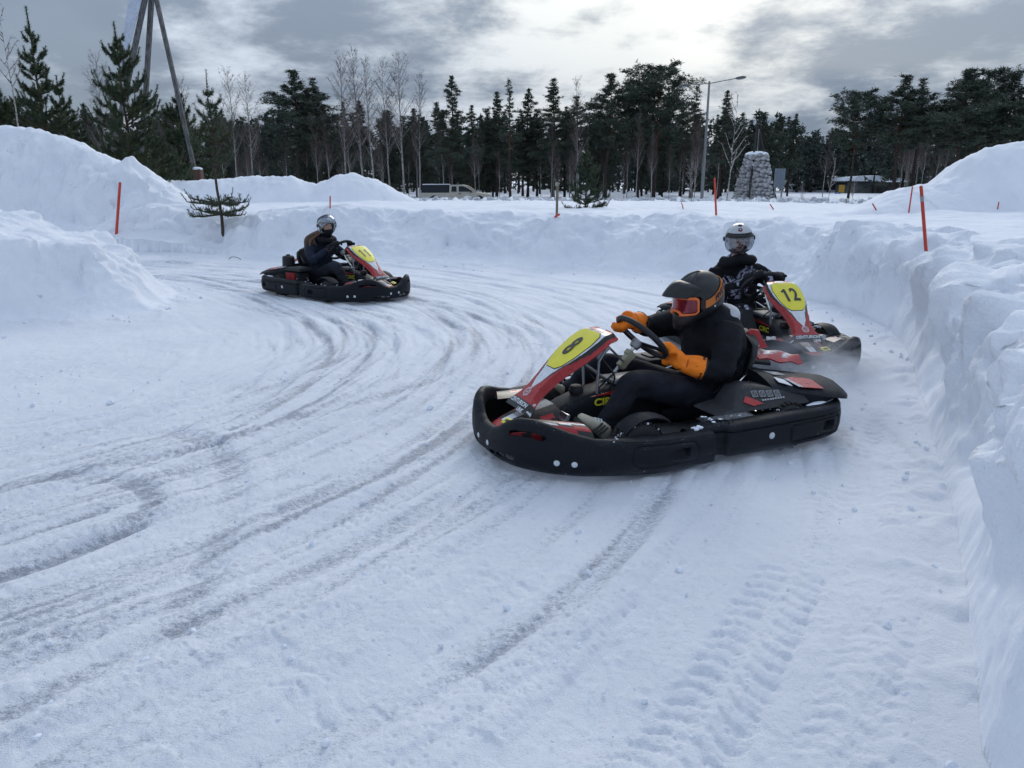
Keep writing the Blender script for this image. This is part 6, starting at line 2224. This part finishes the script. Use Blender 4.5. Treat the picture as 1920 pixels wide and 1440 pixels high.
# ------------------------------------------------------------------ street lamp
M_galv = simple('galvanised steel', (0.20, 0.21, 0.22), 0.5, metal=0.5)
lp = at(1330, 155, 60)
lm = empty('street_lamp', (lp.x, 60, ground_z(lp.x, 60)))
hp = lp.z - lm.location.z
mb = MB(); mb.tube([(0, 0, -0.3), (0, 0, hp * .5), (0, 0, hp + .1)], [0.13, 0.11, 0.075], 12); mb.build('pole', M_galv, lm)
for sg, l in ((1, 1.0), (-1, 0.85)):
    mb = MB(); mb.tube([(0, 0, hp - .05), (1.45 * sg * l, -2.1 * sg * l, hp + 0.05)], [0.04, 0.03], 8); mb.build('arm', M_galv, lm)
    mb = MB(); d = V3(1.45 * sg, -2.1 * sg, 0).normalized(); c = V3(1.45 * sg * l, -2.1 * sg * l, hp + 0.05) + d * .35
    mb.ellip(c, (0.48, 0.19, 0.12), 16, 8, Matrix.Rotation(math.atan2(d.y, d.x), 3, 'Z')); hd_ = mb.build('lamp_head', simple('lamp housing', (0.10, 0.105, 0.11), 0.5), lm)
    mb = MB(); mb.ellip(c - V3(0, 0, .06), (0.32, 0.13, 0.08), 14, 6, Matrix.Rotation(math.atan2(d.y, d.x), 3, 'Z')); mb.build('lamp_glass', M_silver, hd_)
tag(lm, 'tall grey street lamp with two outstretched arms', 'street lamp')

# ------------------------------------------------------------------ stone cairn with pole tripod
cb_ = at(1411, 385, 50); cz = -0.45
ca = empty('stone_cairn', (cb_.x, 50, cz))
M_stone = simple('cairn stone', (0.33, 0.33, 0.345), 0.9, var=.4, vscale=2.5, bump=.5, bscale=14)
CH = at(1411, 290, 50).z - cz
prof = lambda z: 1.42 * (1 - 0.56 * (z / CH) ** 1.05)
mb = MB(); mb.revolve([(prof(z) - 0.10, z) for z in np.linspace(-0.2, CH, 12)] + [(0.3, CH + .05)], n=24); mb.build('core', simple('mortar', (0.30, 0.31, 0.33), 0.95), ca)
stm = []
for q in range(5):
    m_ = MB(); rg = random.Random(q); m_.ellip((0, 0, 0), (0.14, 0.20, 0.11), 7, 5)
    m_.v = [(x * rg.uniform(.8, 1.2), y * rg.uniform(.8, 1.2), z * rg.uniform(.8, 1.2)) for x, y, z in m_.v]
    me = bpy.data.meshes.new('stone'); me.from_pydata(m_.v, [], m_.f); me.materials.append(M_stone); stm.append(me)
rg = random.Random(9); z = 0.1; row = 0
while z < CH - 0.05:
    r_ = prof(z); n_ = int(2 * math.pi * r_ / 0.37)
    for q in range(n_):
        th = 2 * math.pi * (q + .5 * (row % 2)) / n_ + rg.uniform(-.04, .04)
        if math.sin(th) > 0.45: continue                       # far side cannot be seen from the field
        s_ = link('stone', stm[rg.randrange(5)], ca); s_.location = (r_ * math.cos(th), r_ * math.sin(th), z + rg.uniform(-.09, .09)); s_.rotation_euler = (rg.uniform(-.3, .3), 0.2, th + rg.uniform(-.2, .2)); k_ = rg.uniform(.7, 1.2); s_.scale = (k_, k_ * rg.uniform(.8, 1.25), k_ * rg.uniform(.8, 1.2))
    z += 0.205; row += 1
mb = MB(); mb.ellip((0, 0, CH + .02), (0.72, 0.72, 0.20), 18, 8); mb.build('snow_cap', M_snowlump, ca)
tag(ca, 'snow-capped stone cairn shaped like a blunt cone beyond the field', 'cairn')
tp_ = empty('pole_tripod', (cb_.x, 50, cz))
top = at(1424, 233, 50); tz = top.z - cz; tx = top.x - cb_.x
for k_, (x, y) in enumerate(((-0.85, -1.75), (1.5, -0.9), (0.4, 1.9))):
    mb = MB(); mb.tube([(x, y, 0), (tx + 0.12 * (k_ - 1) + (tx - x) * .05, 0.1 - y * .05, tz)], 0.07, 8); mb.build('pole', simple('tarred pole', (0.02, 0.02, 0.022), .8), tp_)
mb = MB(); mb.tube([(tx, 0, tz - .3), (tx, 0, CH)], 0.025, 6); mb.build('chain', M_dull, tp_)
tag(tp_, 'tripod of dark poles straddling the stone cairn', 'tripod')

# ------------------------------------------------------------------ boards, signs, buildings, vehicles far behind
ib = at(1458, 375, 46); g = ground_z(ib.x, 46)
bd = empty('information_board', (ib.x, 46, g)); zt, zb = at(1458, 316, 46).z - g, at(1458, 352, 46).z - g
M_bgrey = simple('blue grey board', (0.13, 0.16, 0.20), 0.6)
for q in range(4):
    mb = MB(); mb.box((-0.24 + q * 0.16, 0, (zt + zb) / 2), (0.15, 0.04, zt - zb)); mb.build('panel', M_bgrey, bd)
for x in (-0.2, 0.2):
    mb = MB(); mb.tube([(x, .05, -.2), (x, .05, zt)], 0.035, 8); mb.build('post', M_galv, bd)
tag(bd, 'upright blue-grey slatted board on two posts right of the cairn', 'board')
s2 = at(1468, 345, 47); sg_ = empty('direction_sign', (s2.x, 47, ground_z(s2.x, 47)))
zc = s2.z - sg_.location.z
mb = MB(); mb.prism([(-0.25, 0, zc + .25), (0.25, 0, zc + .22), (0.02, 0, zc - .25), (-.15, 0, zc - .2)], (0, 1, 0), .03); mb.build('plate', simple('green grey sign', (0.16, 0.20, 0.18), .6), sg_)
mb = MB(); mb.tube([(0, .05, -.2), (0, .05, zc)], .03, 8); mb.build('post', M_galv, sg_); tag(sg_, 'small tapered sign on a post beside the slatted board', 'sign')

def box_part(name, c, size, mat, parent, **kw):
    mb = MB(); mb.box(c, size, **kw); return mb.build(name, mat, parent, angle=30)

M_glassd = simple('dark window glass', (0.012, 0.016, 0.022), 0.35, spec=.25)
M_buswhite = simple('bus white', (0.55, 0.58, 0.62), 0.35)
a_, b_ = at(1479, 372, 118), at(1590, 372, 118)
bus = empty('coach_bus', ((a_.x + b_.x) / 2, 118, a_.z)); L = b_.x - a_.x; Hb = at(1500, 345, 118).z - a_.z + .15
box_part('body', (0, 0, Hb * .30), (L, 2.5, Hb * .52), M_buswhite, bus, chamfer=.12)
box_part('window_band', (L * .03, 0, Hb * .72), (L * .94, 2.46, Hb * .34), M_glassd, bus, chamfer=.1)
box_part('roof', (0, 0, Hb * .94), (L * .98, 2.4, Hb * .12), simple('dark roof', (0.05, .055, .06), .6), bus, chamfer=.1)
box_part('cab', (-L * .46, 0, Hb * .55), (L * .09, 2.52, Hb * .8), M_buswhite, bus, chamfer=.15); box_part('windscreen', (-L * .475, -.3, Hb * .70), (L * .05, 1.98, Hb * .25), M_glassd, bus)
for x in (-L * .28, L * .3):
    mb = MB(); mb.revolve([(.15, -.1), (.46, -.1), (.5, 0), (.46, .12), (.15, .12)], (x, -1.22, .42), 'Y', 18); mb.build('wheel', M_rubber, bus)
box_part('headlight', (-L * .495, -.8, Hb * .22), (.1, .4, .2), M_silver, bus)
tag(bus, 'white coach with a dark window band parked left of the grey shed', 'bus')
a_, b_ = at(1574, 372, 108), at(1652, 372, 108)
sh = empty('shed', ((a_.x + b_.x) / 2, 108, a_.z - .2)); L = b_.x - a_.x; Hs = at(1600, 344, 108).z - a_.z + .3
M_shed = simple('grey green boards', (0.11, 0.12, 0.115), .8)
for q in range(14):
    box_part('board', (-L / 2 + L * (q + .5) / 14, -2.0, Hs / 2), (L / 14 - .02, .1, Hs), M_shed, sh)
box_part('wall', (0, 0.05, Hs / 2), (L * .99, 3.98, Hs), simple('grey green wall', (.085, .092, .09), .85), sh)
mb = MB(); mb.prism([(-L * .56, -2.5, Hs), (L * .56, -2.5, Hs - .1), (L * .56, -2.5, Hs + .25), (L * .1, -2.5, Hs + .62), (-L * .56, -2.5, Hs + .30)], (0, 1, 0), 5.0); mb.build('roof', simple('dark eaves', (.03, .03, .033), .7), sh)
mb = MB(); mb.prism([(-L * .57, -2.55, Hs + .22), (L * .57, -2.55, Hs + .18), (L * .5, -2.55, Hs + .75), (L * .1, -2.55, Hs + .98), (-L * .5, -2.55, Hs + .70)], (0, 1, 0), 5.1, chamfer=.12); mb.build('roof_snow', M_snowlump, sh)
tag(sh, 'grey board shed with thick snow on its roof', 'shed')
a_, b_ = at(1658, 350, 104), at(1790, 350, 104)
h2 = empty('low_building', ((a_.x + b_.x) / 2, 104, a_.z - 1.5)); L = b_.x - a_.x
box_part('wall', (0, 0, 1.1), (L, 5, 2.2), simple('dark wood wall', (.045, .045, .048), .85), h2)
for q in range(4): box_part('window', (-L * .36 + q * L * .22, -2.5, 1.4), (.8, .08, .7), M_glassd, h2)
mb = MB(); mb.prism([(-L * .54, -3, 2.1), (L * .54, -3, 2.1), (L * .5, -3, 2.6), (L * .2, -3, 3.0), (-L * .5, -3, 2.5)], (0, 1, 0), 6, chamfer=.12); mb.build('roof_snow', M_snowlump, h2)
tag(h2, 'low dark building under snow behind the right-hand pines', 'building')
for u, v, w, h, mat, nm, lab, txt in ((1578, 354, .75, .95, simple('yellow sign paint', (.42, .24, .02), .6), 'notice_sign', 'yellow notice sign on the corner of the grey shed', None), (1575, 365, .62, .62, simple('blue sign paint', (.03, .10, .36), .5), 'parking_sign', 'blue parking sign below the yellow notice', 'P')):
    p_ = at(u, v, 100); g = ground_z(p_.x, 100); so = empty(nm, (p_.x + (.35 if txt else 0) * -1, 100, g)); zc = p_.z - g
    box_part('plate', (0, 0, zc), (w, .04, h), mat, so); mb = MB(); mb.tube([(0, .06, -.2), (0, .06, zc + h / 2)], .035, 8); mb.build('post', M_galv, so)
    if txt: text_mesh('lettering', txt, .6, M_white, so, (0, -.03, zc), (1, 0, 0), (0, 0, 1), 1, .01, .002)
    tag(so, lab, 'sign')

# pickup with a dark canopy
pk_a, pk_b = at(790, 370, 56), at(922, 370, 56)
pk = empty('pickup_truck', ((pk_a.x + pk_b.x) / 2, 56, ground_z(pk_a.x, 56))); L = pk_b.x - pk_a.x
ZT = at(850, 346, 56).z - pk.location.z                        # roof height
M_tan = simple('beige car paint', (0.36, 0.34, 0.29), 0.35, var=.06, coat=.3)
zs = ZT / 1.75
side = [(-L / 2, .55), (-L / 2 - .0, 1.02), (L * .30, 1.04), (L * .44, .98), (L * .49, .88), (L * .5, .5), (L * .45, .40), (-L * .47, .42)]
mb = MB(); rings = []
for y, k_ in ((-.86, .96), (-.84, 1), (.84, 1), (.86, .96)):
    rings.append([V3(x, y, (z - .7) * k_ * zs + .7 * zs) for x, z in side])
mb.loft(rings, True, True); body = mb.build('body', M_tan, pk, angle=30)
mb = MB(); cabp = [(-L * .09, 1.02), (-L * .085, 1.72), (L * .09, 1.75), (L * .15, 1.66), (L * .29, 1.05)]
mb.loft([[V3(x, y * (1 - .10 * (z > 1.2)), z * zs) for x, z in cabp] for y in (-.80, .80)], True, True); cab = mb.build('cab', M_tan, pk, angle=30)
mb = MB(); cn = [(-L * .485, 1.03), (-L * .462, 1.70), (-L * .10, 1.74), (-L * .097, 1.03)]
mb.loft([[V3(x, y * (1 - .08 * (z > 1.2)), z * zs) for x, z in cn] for y in (-.79, .79)], True, True); mb.build('canopy', M_glassd, pk, angle=30)
mb = MB(); mb.box((-L * .28, 0, 1.765 * zs), (L * .37, 1.35, .05)); mb.build('roof_snow', M_snowlump, pk)
for nm, pts in (('rear_window', [(-L * .06, 1.12), (-L * .055, 1.58), (L * .01, 1.60), (L * .015, 1.12)]), ('front_window', [(L * .045, 1.12), (L * .045, 1.60), (L * .10, 1.60), (L * .145, 1.52), (L * .235, 1.13)])):
    mb = MB(); mb.prism([V3(x, -.815 + .09 * max(0, z - 1.1), z * zs) for x, z in pts], (0, 1, 0), .02); mb.build(nm, M_glassd, cab)
mb = MB(); mb.prism([V3(L * .165, -.62, 1.62 * zs), V3(L * .165, .62, 1.62 * zs), V3(L * .285, .70, 1.08 * zs), V3(L * .285, -.70, 1.08 * zs)], (0.5, 0, .8), .03); mb.build('windscreen', M_glassd, cab)
box_part('door_handle', (L * .06, -.875, .93 * zs), (.16, .03, .06), M_trim, pk); box_part('mirror', (L * .215, -.93, 1.15 * zs), (.12, .16, .16), M_trim, pk)
for x in (-L * .30, L * .33):
    mb = MB(); mb.revolve([(.1, -.1), (.33, -.1), (.36, 0), (.33, .12), (.1, .12)], (x, -.78, .36 * zs), 'Y', 18); mb.build('wheel', M_rubber, pk)
box_part('bumper', (L * .5, 0, .5 * zs), (.12, 1.6, .2), M_trim, pk); box_part('headlight', (L * .485, -.6, .80 * zs), (.1, .3, .14), M_silver, pk)
tag(pk, 'beige pickup with a dark glazed canopy parked beyond the field', 'pickup')

# ------------------------------------------------------------------ orange snow stakes
M_stake = simple('orange red stake', (0.52, 0.050, 0.028), 0.5, var=.1)
M_band = simple('reflective band', (0.30, 0.31, 0.33), 0.35)
for ub, vb, ut, vt, D, r, lab, band_ in (
        (218, 442, 225, 343, 10.6, .019, 'orange snow stake planted in the left snow island', False),
        (619, 412, 619, 368, 15.8, .014, 'orange snow stake right behind the driver of kart 11', False),
        (1343, 408, 1340, 335, 15.2, .020, 'orange snow stake on the bank left of the kart 12 driver', False),
        (1737, 490, 1727, 350, 7.35, .016, 'tall orange snow stake with a grey band on the right snow wall', True),
        (1704, 398, 1711, 350, 15.5, .014, 'thin leaning orange stake just left of the banded stake', False),
        (1643, 395, 1636, 382, 21, .018, 'short tilted orange stake left of the right mound', False),
        (1870, 395, 1873, 379, 16.5, .012, 'short thin orange stake on the slope of the right mound', False),
        (1451, 394, 1444, 383, 22, .016, 'short tilted orange stake in front of the cairn', False),
        (1281, 392, 1278, 380, 22, .014, 'stub of an orange stake left of the stake on the bank', False)):
    b = hit(ub, vb); t = at(ut, vt, b.y); r = r * b.y / D
    st = empty('snow_stake', tuple(b)); rel = t - b
    mb = MB(); mb.tube([rel * -.35, rel * .5, rel], [r, r, r * .95], 10); mb.build('rod', M_stake, st)
    if band_:
        mb = MB(); mb.tube([rel * .80, rel * .87], r * 1.08, 10); mb.build('band', M_band, st)
    mb = MB(); mb.ellip(rel, (r * .95, r * .95, r * .6), 10, 6); mb.build('cap', M_stake, st)
    tag(st, lab, 'stake', 'orange snow stakes round the track')
b = hit(1045, 402); t = at(1044, 345, b.y)
ws = empty('wooden_stake', tuple(b)); rel = t - b
mb = MB(); mb.box(rel / 2 + V3(0, 0, -.1), (.05, .05, rel.z + .2)); mb.build('shaft', simple('weathered stake', (.16, .15, .10), .85), ws)
mb = MB(); mb.box(rel, (.065, .065, .08)); mb.build('cap', simple('pale stake top', (.28, .27, .2), .8), ws)
tag(ws, 'thin wooden stake left of the small young pine in the field', 'stake')
rb_ = hit(1045, 409) + V3(0, 0, .04); mb = MB(); mb.tube([rb_ + V3(-.05, 0, -.03), rb_ + V3(.0, 0, .02), rb_ + V3(.05, 0, .03)], [.02, .026, .018], 8); o = mb.build('broken_stake', M_stake)
tag(o, 'short red broken stake end lying on the bank crest', 'stake')
tg = at(440, 480, 15.8); mb = MB(); P = spl([(tg.x - .13, 15.8, .02), (tg.x - .07, 15.75, .06), (tg.x + .02, 15.72, .075), (tg.x + .10, 15.78, .04), (tg.x + .13, 15.8, 0.0)], 20)
mb.tube(P, .007, 6); o = mb.build('twig', simple('dark twig', (.05, .042, .04), .8)); tag(o, 'thin curved twig lying on the far lane', 'twig')

# ------------------------------------------------------------------ loose snow: windrow rubble, bank crumbs, thrown powder
def lumps(name, spots, label, mat):
    S = np.array(spots, float); n = len(S); rs = np.random.RandomState(3)
    tm = MB(); tm.ellip((0, 0, 0), (1, 1, 1), 8, 5, pw=.75); T = np.array(tm.v); m = len(T)
    q = rs.normal(size=(n, 4)); q /= np.linalg.norm(q, axis=1)[:, None]; a, b, c, d = q.T
    M = np.stack([1 - 2 * (c * c + d * d), 2 * (b * c - a * d), 2 * (b * d + a * c), 2 * (b * c + a * d), 1 - 2 * (b * b + d * d), 2 * (c * d - a * b), 2 * (b * d - a * c), 2 * (c * d + a * b), 1 - 2 * (b * b + c * c)], 1).reshape(n, 3, 3)
    P = T[None] * (S[:, 3:4] * rs.uniform([.8, .7, .55], [1.4, 1.2, 1.0], (n, 3)))[:, None] * rs.uniform(.8, 1.2, (n, m, 1))
    V = (np.einsum('nij,nmj->nmi', M, P) + S[:, None, :3]).reshape(-1, 3)
    quads = [f for f in tm.f if len(f) == 4]
    F = (np.array(quads)[None] + np.arange(n)[:, None, None] * m).reshape(-1, 4)
    me = tri_mesh(name, V, F, mat); me.shade_smooth(); me.set_sharp_from_angle(angle=R(35))
    tag(link(name, me), label, 'snow', kind='stuff')


rg = random.Random(12)
sp_ = []
A = np.array([R(rg.uniform(-10, 27)) for _ in range(1700)]); Dd = np.array([46 + rg.gauss(0, 1.2) for _ in range(1700)]) + .6 * np.sin(46 * np.sin(A) * .3)
X, Y = Dd * np.sin(A), Dd * np.cos(A); Z = base_height(X, Y)[0]
for x, y, z in zip(X, Y, Z):
    if -8 < x < 24: sp_.append((x, y, z + rg.uniform(-.08, .08), abs(rg.gauss(.04, .07)) + .035))
M_dirtysnow = simple('dirty snow lumps', (0.58, 0.60, 0.64), .9, var=.35, vscale=1.5, bump=.5, bscale=20)
lumps('snow_rubble', sp_, 'ridge of dirty broken snow ploughed up beyond the field', M_dirtysnow)
sp_ = []
Pb = resample(TRACK[1:33], .02)[0]
ii = [rg.randrange(len(Pb)) for _ in range(1100)]
X = np.array([Pb[i][0] + rg.gauss(0, .28) for i in ii]); Y = np.array([Pb[i][1] + rg.gauss(0, .28) for i in ii]); SD = poly_sd(X, Y, TRACK)
for x, y, sd0 in zip(X, Y, SD):
    if sd0 > 0.02 and 0.5 < y and math.hypot(x, y) < 18: sp_.append((x, y, 0.02 + 0.05 * math.exp(-(sd0 / .3) ** 2), min(.020, abs(rg.gauss(.006, .007)) + .004)))
for i in range(420):
    x, y = rg.uniform(-4, 2.2), rg.uniform(1.7, 6.5)
    sp_.append((x, y, 0.006, abs(rg.gauss(.004, .005)) + .003))
for u, v, s in ((950, 1143, .016), (1040, 1252, .013), (1390, 925, .010), (1410, 945, .009), (1420, 985, .006)):
    x, y = g2(u, v); sp_.append((x, y, .008, s))
lumps('snow_crumbs', sp_, 'crumbs of snow scattered over the lane and along the banks', M_snowlump)


def spray(name, c, r, dens, label, rz=0):
    t = NT('snow powder ' + name); t.n.remove(t.b)
    co = t.node('ShaderNodeTexCoord').outputs['Object']
    ln = t.node('ShaderNodeVectorMath', operation='LENGTH'); t.l.new(co, ln.inputs[0])
    fall = t.ramp(ln.outputs['Value'], 1.0, 0.15)
    nz = t.ramp(t.noise(2.6, 4, .6, co), 0.36, 0.70)
    pv = t.node('ShaderNodeVolumePrincipled'); pv.inputs['Color'].default_value = (.86, .91, 1, 1); pv.inputs['Anisotropy'].default_value = .3
    t.l.new(t.math('MULTIPLY', t.math('MULTIPLY', fall, nz), dens), pv.inputs['Density'])
    t.l.new(pv.outputs[0], t.n['Material Output'].inputs['Volume'])
    mb = MB(); mb.ellip((0, 0, 0), (1, 1, 1), 20, 12); o = mb.build('snow_spray', t.m)
    o.location = c; o.scale = r; o.rotation_euler = (0, 0, R(rz)); tag(o, label, 'snow spray', kind='stuff')


spray('a', (2.45, 5.95, 0.10), (0.85, 0.42, 0.32), 10.0, 'powder snow thrown up under the front of kart 12', -5)
spray('b', (2.35, 5.15, 0.12), (0.60, 0.55, 0.34), 4.5, 'powder snow hanging behind kart 8', 10)
spray('c', (1.25, 4.10, 0.03), (1.15, 0.32, 0.15), 2.6, 'low powder snow along the side of kart 8', 23)
spray('d', (0.15, 4.02, 0.02), (0.55, 0.30, 0.11), 2.6, 'low powder snow at the nose of kart 8', -30)
vs, fs = [], []; rg = random.Random(8)
for cx, cy, sx_, sy_, n_ in ((2.3, 5.2, .5, .45, 260), (2.4, 5.95, .6, .3, 160), (1.5, 4.05, .8, .2, 120), (.1, 3.95, .5, .2, 80)):
    for i in range(n_):
        p = V3(rg.gauss(cx, sx_), rg.gauss(cy, sy_), abs(rg.gauss(0, .06)) + .01); s = rg.uniform(.001, .0028); k = len(vs)
        vs += [p + V3(s, 0, 0), p + V3(-s, 0, 0), p + V3(0, s, 0), p + V3(0, -s, 0), p + V3(0, 0, s), p + V3(0, 0, -s)]
        fs += [(k + a, k + b, k + c) for a, b, c in ((0, 2, 4), (2, 1, 4), (1, 3, 4), (3, 0, 4), (2, 0, 5), (1, 2, 5), (3, 1, 5), (0, 3, 5))]
o = link('flying_snow', mesh_from('flying_snow', vs, fs, M_snowlump, False)); tag(o, 'flecks of snow flung from the tyres of karts 8 and 12', 'snow spray', kind='stuff')
